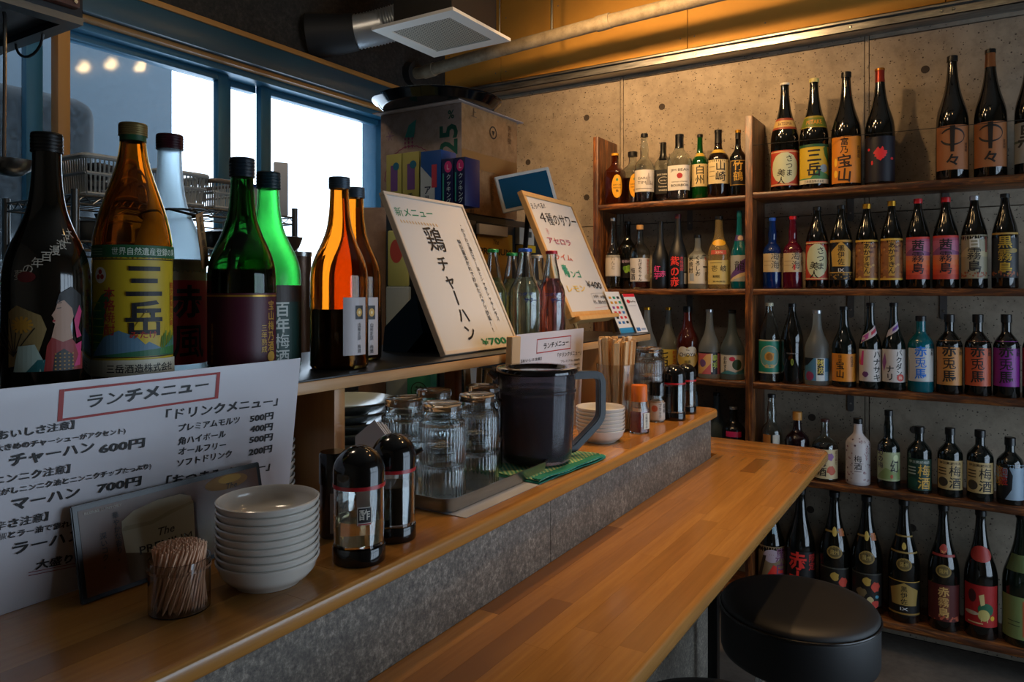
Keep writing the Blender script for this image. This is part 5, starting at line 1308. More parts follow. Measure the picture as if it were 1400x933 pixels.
a.poly([(0.215 * w_, .06 * h_), (0.210 * w_, .38 * h_), (0.330 * w_, .30 * h_), (0.450 * w_, .06 * h_)], '#4f3a1c')
a.text('BEER&S SUNTORY', (.05 * w_, .90 * h_), .035 * h_, '#c9c4b8', anchor='l', width=.17 * w_, bold=.03)
a.text('華やかな香り。', (.185 * w_, .84 * h_), .075 * h_, '#1c120a', vert=True)
a.text('深いコク。', (.12 * w_, .66 * h_), .075 * h_, '#1c120a', vert=True)
a.text('The', (.41 * w_, .50 * h_), .12 * h_, '#2a241a', width=.09 * w_, shear=.3); a.text('PREMIUM', (.41 * w_, .36 * h_), .12 * h_, '#15120e', width=.27 * w_, bold=.03)
a.text('The', (.80 * w_, .80 * h_), .1 * h_, '#2a1c0c', width=.07 * w_, shear=.3); a.text('PREMIUM', (.83 * w_, .62 * h_), .14 * h_, '#1c120a', width=.26 * w_, bold=.03)
a.build('print', pb, pl.map, base=0.0023, step=0.00004)

# white board with the new menu
def board(name, label, cornersBL, BR, TL, fr_m, fw, face_m, depth=0.012):
    pl = Plane(cornersBL, BR, TL)
    t = thing(name, label, 'menu board', cornersBL)
    adopt(pslab('panel', pl, fw * .6, pl.w - fw * .6, fw * .6, pl.h - fw * .6, -depth * .7, -0.002, face_m), t)
    g = [(0, pl.w, 0, fw), (0, pl.w, pl.h - fw, pl.h), (0, fw, fw, pl.h - fw), (pl.w - fw, pl.w, fw, pl.h - fw)]
    for q in g: adopt(pslab('frame_bar', pl, *q, -depth, 0.001, fr_m, None, 0.0008), t)
    return t, pl
WBM = M('#d3d2d0', 0.18, coat=0.4)
BL = Vector((-0.850, 1.119, SZ1 + 0.003))
BR = Vector((-0.858, 1.405, SZ1 + 0.003))
TL = Vector((-1.005, 1.118, H + 0.200))
w1, pl = board('menu_board', 'white framed whiteboard with handwritten chicken fried rice menu, leaning back', BL, BR, TL, M('#cdc0b0', 0.4), 0.0075, WBM)
a = PA(pl); G_ = '#147a56'
a.line_px('新メニュー', (543, 294), (594, 297), G_, hpx=13, bold=.03)
for i in range(13):
    u0, v0 = pl.uv(548 + i * 4, 300 + i * .5); u1, v1 = pl.uv(551 + i * 4, 304 + i * .5); a.line((u0, v0), (u1, v1), 0.002, '#c99a2c')
a.col_px('鶏', (588, 309), (601, 345), K, bold=.02); a.col_px('チャーハン', (602, 349), (644, 467), K, bold=.03, jit=.08)
a.col_px('・わさわさ濃口ラー油とシャキシャキレタス', (629, 305), (680, 439), K, bold=.02, jit=.2)
a.col_px('特製醤油だれで炒めたパラリ炒飯!!', (627, 327), (676, 454), K, bold=.02, jit=.2)
for (p_, q_) in (((634, 302), (686, 440)), ((627, 318), (674, 452))):
    u0, v0 = pl.uv(*p_); u1, v1 = pl.uv(*q_); a.line((u0, v0), (u0, v1), 0.0006, '#c9b078')
a.line_px('¥700', (661, 472), (694, 469), G_, hpx=13, bold=.06)
adopt(a.done('writing', None, base=-0.0016), w1)
bs = prism_bm([(0, 0), (0.1, 0), (0.1, 0.1)], 0, 0.01)
bs.free()
def poly_plate(name, pts, vec, m, parent):
    b = bmesh.new(); v = Vector(vec)
    lo = [b.verts.new(p) for p in pts]; hi = [b.verts.new(p + v) for p in pts]
    b.faces.new(lo); b.faces.new(hi[::-1])
    for i in range(len(pts)):
        j = (i + 1) % len(pts); b.faces.new((lo[j], lo[i], hi[i], hi[j]))
    bmesh.ops.recalc_face_normals(b, faces=b.faces[:])
    return adopt(new_mesh(name, b, m, None, smooth=False), parent)
yb_ = 1.15
pts = [at_y(523, 488, yb_), at_y(556, 486, yb_), at_y(578, 455, yb_), at_y(568, 402, yb_), at_y(526, 447, yb_)]
for p in pts[:2]: p.z = SZ1 + 0.0004
poly_plate('stand', pts, (0, 0.16, 0), M('#0d2438', 0.4), w1)
# wooden board with the four sours
BL, BR, TL = Vector((-0.875, 1.694, H - 0.073)), Vector((-0.896, 2.030, H - 0.073)), Vector((-1.024, 1.690, H + 0.268))
w3, pl = board('menu_board', 'wooden framed whiteboard listing four sours on a small easel', BL, BR, TL, W_LIGHT, 0.015, WBM, 0.014)
a = PA(pl)
a.line_px('えらべる!!', (728, 285), (747, 284), K, hpx=8, bold=.02)
a.line_px('4', (741, 303), (749, 304), K, hpx=18, bold=.03); a.line_px('種のサワー', (751, 306), (791, 310), K, hpx=17, bold=.02)
u_, v_ = pl.uv(749, 316)
for i in range(16):
    q0, q1_ = 2 * math.pi * i / 16, 2 * math.pi * (i + 1) / 16
    a.line((u_ + .0085 * math.cos(q0), v_ + .0085 * math.sin(q0)), (u_ + .0085 * math.cos(q1_), v_ + .0085 * math.sin(q1_)), .0007, '#b0405a')
a.text('缶', (u_, v_), .009, '#b0405a')
a.line_px('アセロラ', (751, 332), (782, 336), '#a8485c', hpx=10); a.line_px('ライム', (760, 354), (784, 357), '#c05a48', hpx=10)
a.col_px('青', (770, 361), (774, 378), '#1f8a6a', bold=.03); a.line_px('リンゴ', (777, 379), (796, 379), '#1f8a6a', hpx=11)
a.line_px('レモン', (778, 399), (802, 398), '#d0b04c', hpx=11); a.line_px('¥400', (804, 393), (824, 395), K, hpx=13, bold=.02)
a.line_px('1杯 4缶', (813, 407), (829, 408), K, hpx=5); a.line_px('1L 缶付', (813, 414), (829, 415), K, hpx=5)
a.frame_px((808, 401), (832, 415), 0.0007, '#3a3838')
u0, v0 = pl.uv(814, 421); u1, v1 = pl.uv(833, 419); a.line((u0, v0), (u1, v1), .0007, '#a8485c')
adopt(a.done('writing', None, base=-0.0016), w3)
adopt(pslab('easel_ledge', pl, 0.02, pl.w - 0.02, -0.013, -0.0005, -0.02, 0.012, W_LIGHT, None, 0.001), w3)
zb_ = SZ1 + 0.0004
for u_ in (0.035, pl.w - 0.035):
    p0 = pl.map(u_, -0.008, -0.012)
    adopt(new_mesh('easel_leg', tube_bm([p0, (p0.x + 0.012, p0.y, zb_)], 0.0045, 6), W_LIGHT), w3)
p0 = pl.map(pl.w / 2, pl.h * .62, -0.018)
adopt(new_mesh('easel_prop', tube_bm([p0, (p0.x - 0.045, p0.y + 0.02, zb_)], 0.0045, 6), W_LIGHT), w3)
# two payment sign cards behind it
def sign_card(label, tl_px, tr_px, br_px, bl_px, x0, art):
    BLp = at_x(bl_px[0], bl_px[1], x0); BRp = at_x(br_px[0], br_px[1], x0 + 0.01)
    BLp.z = BRp.z = SZ1 + 0.0006
    TLp = at_x(tl_px[0], tl_px[1], x0 - 0.05)
    pl = Plane(BLp, BRp, TLp)
    t = thing('payment_sign', label, 'sign', BLp, 0, 'payment signs on the display shelf')
    c = adopt(pslab('card', pl, 0, pl.w, 0, pl.h, -0.0015, 0, M('#d6d6d6', 0.4)), t)
    a = Art(); art(a, pl.w, pl.h); a.build('print', c, pl.map, base=0.0003, step=0.00004)
def icons(a, w_, h_):
    rr = random.Random(4); cs = ['#c03038', '#2c6aa8', '#2a2a2a', '#c08a2c', '#1f8a6a', '#7a3a8a']
    for i in range(3):
        for j in range(6): a.rect(w_ * (.12 + .28 * i), h_ * (.22 + .12 * j), w_ * (.28 + .28 * i), h_ * (.28 + .12 * j), rr.choice(cs))
    a.rect(0, 0, w_, .12 * h_, '#2c8ac8')
def paysign(a, w_, h_):
    a.rect(0, .92 * h_, w_, h_, '#d02430'); a.ell(.25 * w_, .8 * h_, .14 * w_, .05 * h_, '#d02430')
    a.text('PayPay', (.62 * w_, .8 * h_), .06 * h_, '#2a2a2a', width=.55 * w_, bold=.03)
    a.rect(.15 * w_, .68 * h_, .8 * w_, .69 * h_, '#8a8a8a'); a.rect(.08 * w_, .03 * h_, .4 * w_, .12 * h_, '#2c6aa8'); a.rect(.5 * w_, .05 * h_, .9 * w_, .1 * h_, '#8a9ab0')
sign_card('white payment sign card with rows of small coloured icons', (838, 399), (853, 401), (868, 470), (849, 470), -0.86, icons)
sign_card('white payment sign card with red top stripe, right of the icon card', (852, 402), (865, 401), (886, 467), (871, 468), -0.84, paysign)

# ================================================================== THINGS ON THE LEDGE
LZ = LZ1 + 0.0004
def copy_tree(o, parent=None, loc=None):
    c = o.copy(); col.objects.link(c)
    if parent is not None: c.parent = parent
    if loc is not None: c.location = loc
    for ch in list(o.children): copy_tree(ch, c)
    return c
ORD = ['lowest', 'second from the bottom', 'third from the bottom', 'fourth from the bottom', 'fifth from the bottom', 'sixth from the bottom', 'seventh from the bottom', 'eighth from the bottom', 'topmost']
# saucers
def saucer_bm():
    R_ = 0.0545
    pr = [(0, 0.0020), (0.030, 0.0020), (0.0315, 0.0), (0.0345, 0.0), (0.0355, 0.0025), (0.0440, 0.0075), (0.0500, 0.0150), (0.0525, 0.0230), (R_, 0.0262), (R_, 0.0280), (R_ - 0.0015, 0.0288),
          (R_ - 0.0030, 0.0272), (0.0508, 0.0215), (0.0474, 0.0135), (0.0410, 0.0075), (0.034, 0.0052), (0, 0.0046)]
    return lathe_bm(pr, 48)
first = None
def stack(cx, cy, n, scale, pitch, where, group, seed, z=LZ):
    global first
    r_ = random.Random(seed)
    for i in range(n):
        lab_ = '%s white saucer of the stack %s' % ('topmost' if i == n - 1 else ORD[i], where)
        if first is None:
            o = new_mesh('saucer', saucer_bm(), M('#cdc8bf', 0.16, coat=0.5)); first = o
        else:
            o = first.copy(); col.objects.link(o)
        o.scale = (scale,) * 3
        o.location = (cx + r_.uniform(-.0002, .0002), cy + r_.uniform(-.0002, .0002), z + i * pitch)
        o.rotation_euler = (0, 0, r_.uniform(0, 6))
        tag(o, lab_, 'saucer', group)
stack(-0.662, 0.547, 9, 1.02, 0.0080, 'beside the toothpick jar', 'saucers stacked beside the toothpick jar', 1)
stack(-0.671, 1.432, 7, 0.96, 0.0078, 'behind the water pitcher', 'saucers stacked behind the water pitcher', 2)
stack(-0.892, 0.716, 8, 1.0, 0.0105, 'under the display shelf', 'saucers stacked under the display shelf', 3)

# toothpick jar with its toothpicks
jc = Vector((-0.682, 0.4525, LZ))
j = thing('toothpick_jar', 'clear round plastic jar full of toothpicks', 'jar', jc)
rj, hj = 0.0295, 0.052
new_mesh('jar_wall', lathe_bm([(0, 0), (rj - .001, 0), (rj, 0.001), (rj, hj), (rj - 0.0012, hj), (rj - 0.0012, 0.0015), (0, 0.0015)], 40), glass('#e8e4e0', 0.05, 1.45), j)
new_mesh('jar_rim', lathe_bm([(rj + 0.0002, hj - 0.010), (rj + 0.0009, hj - 0.010), (rj + 0.0009, hj - 0.007), (rj + 0.0002, hj - 0.007)], 40), glass('#e8e4e0', 0.05, 1.45), j)
tpb = lathe_bm([(0, 0), (0.0009, 0.004), (0.0011, 0.006), (0.0011, 0.061), (0.0008, 0.062), (0.0011, 0.063), (0.0008, 0.0645), (0, 0.065)], 6)
TPM = M('#dcae8c', 0.6)
tp0 = None; rr = random.Random(11)
NT_ = 150
for i in range(NT_):
    f = (i + .5) / NT_
    rad_ = (rj - 0.0032) * math.sqrt(f); th = i * 2.39996
    tw = R(38 * (0.35 + 0.65 * f))
    b0 = Vector((rad_ * math.cos(th - tw), rad_ * math.sin(th - tw), 0.002 + rr.uniform(0, .0008)))
    b1 = Vector((rad_ * math.cos(th + tw * .4), rad_ * math.sin(th + tw * .4), 0.066 + rr.uniform(-.0015, .0015)))
    d = (b1 - b0).normalized()
    if tp0 is None:
        o = new_mesh('toothpick', tpb, TPM); tp0 = o
    else:
        o = tp0.copy(); col.objects.link(o)
    o.location = jc + b0; o.rotation_mode = 'QUATERNION'; o.rotation_quaternion = d.to_track_quat('Z', 'Y')
    tag(o, 'thin wooden toothpick standing in the clear round jar', 'toothpick', 'toothpicks in the round jar')

# domed dispensers
def dispenser(label, px, t, r, h, liq, lf, spout_ang, lab_=False):
    p = at_t(px, 396, t)
    d = thing('soy_sauce_dispenser', label, 'dispenser', (p.x, p.y, LZ), 0, 'domed sauce dispensers on the ledge')
    hb = h * 0.65
    new_mesh('base', lathe_bm([(0, 0), (r * .98, 0), (r, 0.002), (r, h * .13), (r * .97, h * .142), (0, h * .142)], 48), BLACKP, d)
    ro, ri = r * .955, r * .955 - 0.002
    new_mesh('glass_body', lathe_bm([(0, h * .143), (ro, h * .143), (ro, hb), (ri, hb), (ri, h * .17), (0, h * .16)], 48), G_CLEAR, d)
    zl = h * .17 + (hb - h * .17) * lf
    new_mesh('liquid', lathe_bm([(0, h * .162), (ri - .0003, h * .172), (ri - .0003, zl), (0, zl)], 48), liq, d)
    new_mesh('ring', lathe_bm([(r * .8, hb), (r * .99, hb), (r * .99, hb + .0045), (r * .8, hb + .0045)], 48), M('#a81c24', 0.3), d)
    z0 = hb + .0046; dome = [(0, z0), (r * .985, z0)]
    zc = h - r * .98
    for i in range(0, 13):
        q = i / 12 * math.pi / 2; dome.append((r * .985 * math.cos(q) if i < 12 else 0, zc + (h - zc) * math.sin(q)))
    new_mesh('dome_lid', lathe_bm(dome, 48), BLACKP, d, sharp=70)
    sp = tube_bm([(r * .8 * math.cos(spout_ang), r * .8 * math.sin(spout_ang), z0 + .012), (r * 1.32 * math.cos(spout_ang), r * 1.32 * math.sin(spout_ang), z0 + .019)], [.0045, .0032], 10)
    new_mesh('spout', sp, BLACKP, d)
    if lab_:
        fa = math.atan2(-p.y, -p.x) + R(12)
        A_ = Art(); A_.rect(-.0085, 0, .0085, .021, '#b8b4ac'); A_.rect(-.0075, .003, .0075, .020, '#17171a'); A_.text('酢', (0, .0122), .013, '#c9c4b8', bold=.03); A_.rect(-.0075, .0005, .0075, .0018, '#a02028')
        A_.build('label', d, lambda u, v, o_: Vector(((ro + o_) * math.cos(fa + u / ro), (ro + o_) * math.sin(fa + u / ro), h * .36 + v)), cut=.004)
    return d
SOY = M('#080403', 0.1, coat=0.3)
dispenser('black domed glass dispenser of clear vinegar with small label, nearest', 491, 0.881, 0.0315, 0.137, M('#efe2b8', 0.03, trans=0.95, ior=1.33), .42, R(120), True)
dispenser('black domed glass dispenser of dark soy sauce beside the vinegar one', 538, 0.959, 0.0295, 0.136, SOY, .72, R(55))
dispenser('black domed dispenser full of soy sauce near the far ledge end', 921, 1.83, 0.0295, 0.137, SOY, .93, R(150))
dispenser('black domed dispenser of amber liquid, last one at the ledge end', 938, 1.925, 0.0265, 0.130, M('#8a4a14', 0.05, trans=0.7), .55, R(150))
# pepper shaker behind
p = at_t(456, 396, 0.965)
ps = thing('pepper_shaker', 'dark capped pepper shaker behind the nearest dispenser', 'shaker', (p.x, p.y, LZ))
new_mesh('shaker_body', lathe_bm([(0, 0), (.0165, 0), (.0175, .002), (.0175, .070), (0, .070)], 32), M('#2c1c18', 0.2, coat=0.4), ps)
new_mesh('shaker_cap', lathe_bm([(0, .0702), (.0188, .0702), (.0188, .108), (.0172, .111), (0, .111)], 32), BLACKP, ps)
fa = math.atan2(-p.y, -p.x) + R(25); A_ = Art(); A_.rect(-.012, 0, .012, .052, '#6a5548'); A_.text('胡椒', (0, .048), .018, '#1a1412', vert=True, bold=.03)
A_.build('label', ps, lambda u, v, o_: Vector(((.0176 + o_) * math.cos(fa + u / .0176), (.0176 + o_) * math.sin(fa + u / .0176), .008 + v)), cut=.004)
# spice bottles
def spice(label, px, t, r, h, capm, body, fill, fill_h, labfn, sq):
    p = at_t(px, 396, t)
    d = thing('spice_bottle', label, 'spice bottle', (p.x, p.y, LZ))
    hc = h * .66; tw = math.atan2(-p.y, -p.x) + math.pi / 4 if sq else 0
    d.rotation_euler = (0, 0, tw)
    new_mesh('glass_body', lathe_bm([(0, 0), (r * .95, 0), (r, .002), (r, hc * .72), (r * .8, hc * .84), (r * .74, hc), (r * .68, hc), (r * .72, hc * .84), (r * .92, hc * .71), (r * .92, .003), (0, .003)], 32, sq), body, d)
    new_mesh('seasoning', lathe_bm([(0, .0033), (r * .90, .0033), (r * .90, fill_h * hc), (0, fill_h * hc)], 32, sq), fill, d)
    new_mesh('cap', lathe_bm([(0, hc), (r * .98, hc), (r * .98, h - .002), (r * .92, h), (0, h)], 32), capm, d)
    A_ = Art(); labfn(A_, r)
    fa = math.atan2(-p.y, -p.x) + R(18) - tw
    def mp(u, v, o_):
        a_ = fa + u / r; k = 1.0
        if sq: k = 1 / (abs(math.cos(a_)) ** sq + abs(math.sin(a_)) ** sq) ** (1 / sq)
        return Vector(((r + .0003 + o_) * k * math.cos(a_), (r + .0003 + o_) * k * math.sin(a_), v))
    A_.build('label', d, mp, cut=.004)
spice('red chilli spice bottle with orange cap on the ledge', 874, 1.66, 0.0185, 0.108, M('#c9660f', 0.45), G_CLEAR, M('#8a1c0c', 0.7), .66,
      lambda A_, r: (A_.rect(.2 * r, .010, 1.1 * r, .046, '#c9c2b0'), A_.text('七味唐辛子', (.65 * r, .045), .0068, '#1a1512', vert=True, bold=.03), A_.rect(-1.2 * r, .050, -.1 * r, .058, '#c9a88a')), 5)
spice('black capped spice jar with pale label beside the orange capped one', 898, 1.80, 0.0190, 0.098, BLACKP, G_CLEAR, M('#b89a7a', 0.7), .8,
      lambda A_, r: (A_.rect(-1.2 * r, .006, 1.3 * r, .048, '#b3aaa0'), A_.ell(-.6 * r, .034, .4 * r, .008, '#b0583c'), A_.text('ブラック', (.1 * r, .046), .009, '#2a2622', vert=True), A_.text('胡椒', (.8 * r, .046), .012, '#1a1714', vert=True, bold=.03)), None)
# white napkins
p = at_t(503, 396, 1.04)
nh = thing('napkin_bundle', 'bundle of folded white paper napkins behind the soy dispensers', 'napkins', (-0.742, 0.778 + 0.03, LZ))
rr = random.Random(2)
for i in range(7):
    q = R(-18 + 6 * i); b = bmesh.new()
    w_, hh_ = 0.030 + rr.uniform(-.004, .004), 0.125 + rr.uniform(-.01, .01)
    pts = [(-w_, 0), (w_, 0), (w_ * 1.05, hh_ * .72), (w_ * .1, hh_), (-w_ * .9, hh_ * .80)]
    vs = [b.verts.new((x, i * .0022 + (y / hh_) * (i - 3) * .003, y)) for x, y in pts]; vs2 = [b.verts.new((v.co.x, v.co.y + .0009, v.co.z)) for v in vs]
    b.faces.new(vs); b.faces.new(vs2[::-1])
    for k in range(5): b.faces.new((vs[k], vs2[k], vs2[(k + 1) % 5], vs[(k + 1) % 5]))
    bmesh.ops.recalc_face_normals(b, faces=b.faces[:])
    o = new_mesh('napkin', b, M('#e4e4e6', 0.7), nh, smooth=False); o.rotation_euler = (0, 0, R(12))
    o.location = (0, 0, .0)

# glass tray on paper, tumblers stacked upside down
pm = tag(box('paper_mat', -0.812, -0.605, 0.845, 1.125, LZ, LZ + 0.0006, M('#a9abb0', 0.5)), 'white paper mat under the steel glass tray', 'paper mat')
TX0, TX1, TY0, TY1 = -0.840, -0.628, 0.838, 1.140
tz = LZ + 0.0008
b = bmesh.new(); rings = []
def rrect(x0, x1, y0, y1, r, n=6):
    o = []
    for cx_, cy_, a0 in ((x1 - r, y1 - r, 0), (x0 + r, y1 - r, 90), (x0 + r, y0 + r, 180), (x1 - r, y0 + r, 270)):
        for i in range(n + 1): o.append((cx_ + r * math.cos(R(a0 + 90 * i / n)), cy_ + r * math.sin(R(a0 + 90 * i / n))))
    return o
for (ins, z) in ((.010, 0), (.006, .001), (.002, .020), (-.001, .0215), (-.0015, .0225), (.001, .0225), (.0035, .0205), (.0075, .0025), (.011, .0014)):
    rings.append([b.verts.new((x, y, z)) for x, y in rrect(TX0 + ins, TX1 - ins, TY0 + ins, TY1 - ins, .022 - ins * .5)])
for p_, q_ in zip(rings, rings[1:]):
    n_ = len(p_)
    for i in range(n_): b.faces.new((p_[i], p_[(i + 1) % n_], q_[(i + 1) % n_], q_[i]))
b.faces.new(rings[0][::-1]); b.faces.new(rings[-1])
bmesh.ops.recalc_face_normals(b, faces=b.faces[:])
tray = new_mesh('steel_tray', b, STEEL, sharp=60); tray.location = (0, 0, tz)
tag(tray, 'rectangular stainless steel tray carrying upturned tumblers', 'tray')
def tumbler_bm(s_=1.0):
    hh_ = .088
    o_ = [(.0345, 0), (.0358, .003), (.0360, .050), (.0352, .056), (.0358, .0585), (.0350, .0605), (.0300, .0640), (.0292, .0680), (.0302, .0830), (.0290, .0868), (.0270, .088)]
    i_ = [(.0, .0872), (.015, .0868)]
    inn = [(.0322, 0), (.0335, .003), (.0336, .050), (.0326, .0585), (.0282, .0630), (.0272, .0700), (.0265, .0760), (0, .0765)]
    return lathe_bm([(0, hh_ - .0012), (.020, hh_ - .0012), (.0225, hh_)] + o_[::-1] + inn, 180, flute=(36, .040, .002, .0515))
GL_T = glass('#f4f8f8', 0.0, 1.48)
tm0 = None
spots_ = [(-.680, .888, 'front right stack on the tray'), (-.760, .893, 'front left stack on the tray'), (-.688, .993, 'middle right stack on the tray'), (-.782, .998, 'middle left stack on the tray'), (-.742, 1.088, 'rear stack on the tray')]
for (x, y, wn) in spots_:
    for k_ in range(2):
        if tm0 is None: o = new_mesh('tumbler', tumbler_bm(), GL_T, sharp=50); tm0 = o
        else: o = tm0.copy(); col.objects.link(o)
        o.location = (x, y, tz + .0018 + k_ * .0625); o.rotation_euler = (0, 0, rr.uniform(0, 6))
        tag(o, '%s upturned fluted glass tumbler of the %s' % (('lower', 'upper')[k_], wn), 'glass', 'upturned tumblers on the steel tray')
# two more glasses beyond the chopsticks
for k_, (z_, l_) in enumerate(((0, 'lower upturned glass beside the chopstick cup'), (.0635, 'upper upturned glass beside the chopstick cup'))):
    o = tm0.copy(); col.objects.link(o); o.location = (-.722, 1.845, LZ + z_ * 1.13); o.scale = (1.13,) * 3; tag(o, l_, 'glass', 'glasses beside the chopstick cup')

# green checked cloth and the pitcher
ck = NT('checked_cloth'); v_ = ck.coords((1, 1, 1))
chk = ck.n('ShaderNodeTexChecker'); chk.inputs['Scale'].default_value = 190; ck.l(v_, chk.inputs['Vector'])
chk.inputs[1].default_value = (*lin('#118a72'), 1); chk.inputs[2].default_value = (*lin('#a9c08a'), 1)
CKM = ck.out(chk.outputs['Color'], 0.85)
CKG = M('#0f7a68', 0.85)
cl = empty('dish_cloth', (-.68, 1.17, LZ)); cl.rotation_euler = (0, 0, R(-4))
tag(cl, 'folded green checked dish cloth under the water pitcher', 'cloth')
def cloth_layer(name, x0, x1, y0, y1, z0, th, m, seed, dip):
    b = bmesh.new(); nx, ny = 14, 18; rr = random.Random(seed); g = []
    for side in (0, 1):
        gg = [[b.verts.new((x0 + (x1 - x0) * i / nx + .0015 * math.sin(j * .9 + seed), y0 + (y1 - y0) * j / ny + .0012 * math.sin(i * 1.1), z0 + side * th + (.0012 * math.sin(i * .8 + seed) * math.sin(j * .6) * (1 if (j > 15 or i > 12) else .0)))) for i in range(nx + 1)] for j in range(ny + 1)]
        g.append(gg)
    for j in range(ny):
        for i in range(nx):
            b.faces.new((g[1][j][i], g[1][j][i + 1], g[1][j + 1][i + 1], g[1][j + 1][i])); b.faces.new((g[0][j][i], g[0][j + 1][i], g[0][j + 1][i + 1], g[0][j][i + 1]))
    for i in range(nx):
        b.faces.new((g[0][0][i], g[0][0][i + 1], g[1][0][i + 1], g[1][0][i])); b.faces.new((g[0][ny][i + 1], g[0][ny][i], g[1][ny][i], g[1][ny][i + 1]))
    for j in range(ny):
        b.faces.new((g[0][j + 1][0], g[0][j][0], g[1][j][0], g[1][j + 1][0])); b.faces.new((g[0][j][nx], g[0][j + 1][nx], g[1][j + 1][nx], g[1][j][nx]))
    return new_mesh(name, b, m, cl)
cloth_layer('lower_fold', -.075, .082, -.112, .122, .0012, .0018, CKG, 1, 0)
cloth_layer('upper_fold', -.070, .080, -.108, .125, .0044, .0018, CKM, 2, 0)
cloth_layer('folded_edge', .068, .085, -.110, .110, .0074, .0020, CKG, 3, 0)
pc = Vector((-.682, 1.178, LZ + .0098))
pt = thing('water_pitcher', 'dark smoky plastic water pitcher with lid and angular handle on the cloth', 'pitcher', pc)
SMK = M('#8a8890', 0.1, trans=0.92, ior=1.25)
hp = .172
new_mesh('body', lathe_bm([(0, 0), (.060, 0), (.064, .004), (.066, .02), (.0725, .150), (.0725, hp - .012), (.0700, hp - .012), (.0700, .150), (.0635, .02), (.061, .006), (0, .006)], 64), SMK, pt)
new_mesh('water', lathe_bm([(0, .0062), (.0606, .0062), (.0630, .02), (.0685, .122), (0, .122)], 48), M('#98949c', 0.02, trans=0.95, ior=1.33), pt)
new_mesh('band', lathe_bm([(.0727, .126), (.0735, .127), (.0735, .131), (.0727, .132)], 64), SMK, pt)
new_mesh('lid', lathe_bm([(0, hp - .006), (.055, hp - .006), (.057, hp - .001), (.066, hp), (.0745, hp - .001), (.077, hp - .005), (.077, hp - .010), (.074, hp - .0119), (.069, hp - .0119), (0, hp - .0119)], 64), M('#101114', 0.1, coat=0.6), pt)
hd_ = Vector((.50, .86, 0)).normalized()
hpts = [(.070, .150), (.095, .151), (.128, .150), (.139, .146), (.144, .136), (.144, .075), (.141, .064), (.132, .053), (.080, .012), (.064, .010)]
b = bmesh.new(); rings = []
sd = Vector((-hd_.y, hd_.x, 0)) * .0085
for i, (u, z) in enumerate(hpts):
    a0 = hpts[max(i - 1, 0)]; a1 = hpts[min(i + 1, len(hpts) - 1)]
    tt = Vector((a1[0] - a0[0], a1[1] - a0[1])).normalized(); nn = Vector((tt.y, -tt.x)) * .0075
    c = [((u + nn.x), (z + nn.y)), ((u - nn.x), (z - nn.y))]
    rings.append([b.verts.new(hd_ * q[0] + Vector((0, 0, q[1])) + s_ * sd) for q, s_ in ((c[0], -1), (c[0], 1), (c[1], 1), (c[1], -1))])
for p_, q_ in zip(rings, rings[1:]):
    for i in range(4): b.faces.new((p_[i], p_[(i + 1) % 4], q_[(i + 1) % 4], q_[i]))
b.faces.new(rings[0]); b.faces.new(rings[-1][::-1]); bmesh.ops.recalc_face_normals(b, faces=b.faces[:])
bmesh.ops.bevel(b, geom=b.edges[:], offset=.0018, segments=2, affect='EDGES')
new_mesh('handle', b, M('#1c1a1c', 0.15, trans=0.5, ior=1.3), pt)
new_mesh('spout', tube_bm([(-.066, -.03, .152), (-.080, -.036, .163)], [.012, .010], 12), SMK, pt)

# chopstick cup
cc = Vector((-.698, 1.572, LZ))
cu_ = thing('chopstick_cup', 'tall clear plastic cup holding wooden chopsticks', 'cup', cc)
new_mesh('cup_wall', lathe_bm([(0, 0), (.036, 0), (.0375, .002), (.0445, .150), (.0450, .152), (.0435, .152), (.0362, .003), (0, .003)], 48), glass('#e9e6e2', 0.04, 1.4), cu_)
def chop_bm():
    b = box_bm(-.0058, -.0003, -.0024, .0024, 0, .195, .0004, 1); box_bm(.0003, .0058, -.0024, .0024, 0, .195, .0004, 1, bm=b); box_bm(-.0058, .0058, -.0024, .0024, .195, .205, .0004, 1, bm=b)
    return b
CHM = [wood_counter('chopstick_wood_%d' % i, a_, b_, c_, 'z', 0.6) for i, (a_, b_, c_) in enumerate((('#c9a070', '#d9b888', '#e2c698'),))]
c0 = None; rr = random.Random(21); NC = 46
for i in range(NC):
    f = (i + .5) / NC; th = i * 2.39996; r0, r1 = .029 * math.sqrt(f), .043 * math.sqrt(f)
    tw = rr.uniform(-.35, .35)
    b0 = Vector((r0 * math.cos(th), r0 * math.sin(th), .0045)); b1 = Vector((r1 * math.cos(th + tw), r1 * math.sin(th + tw), .205))
    d = (b1 - b0).normalized()
    if c0 is None: o = new_mesh('chopsticks', chop_bm(), CHM[0]); c0 = o
    else: o = c0.copy(); col.objects.link(o)
    o.rotation_mode = 'QUATERNION'; o.rotation_quaternion = d.to_track_quat('Z', 'Y') @ Matrix.Rotation(rr.uniform(0, 3), 3, 'Z').to_quaternion()
    o.location = cc + b0; o.scale = (1, 1, rr.uniform(.97, 1.03))
    tag(o, 'pair of joined pale wooden chopsticks standing in the clear cup', 'chopsticks', 'chopsticks in the clear cup')

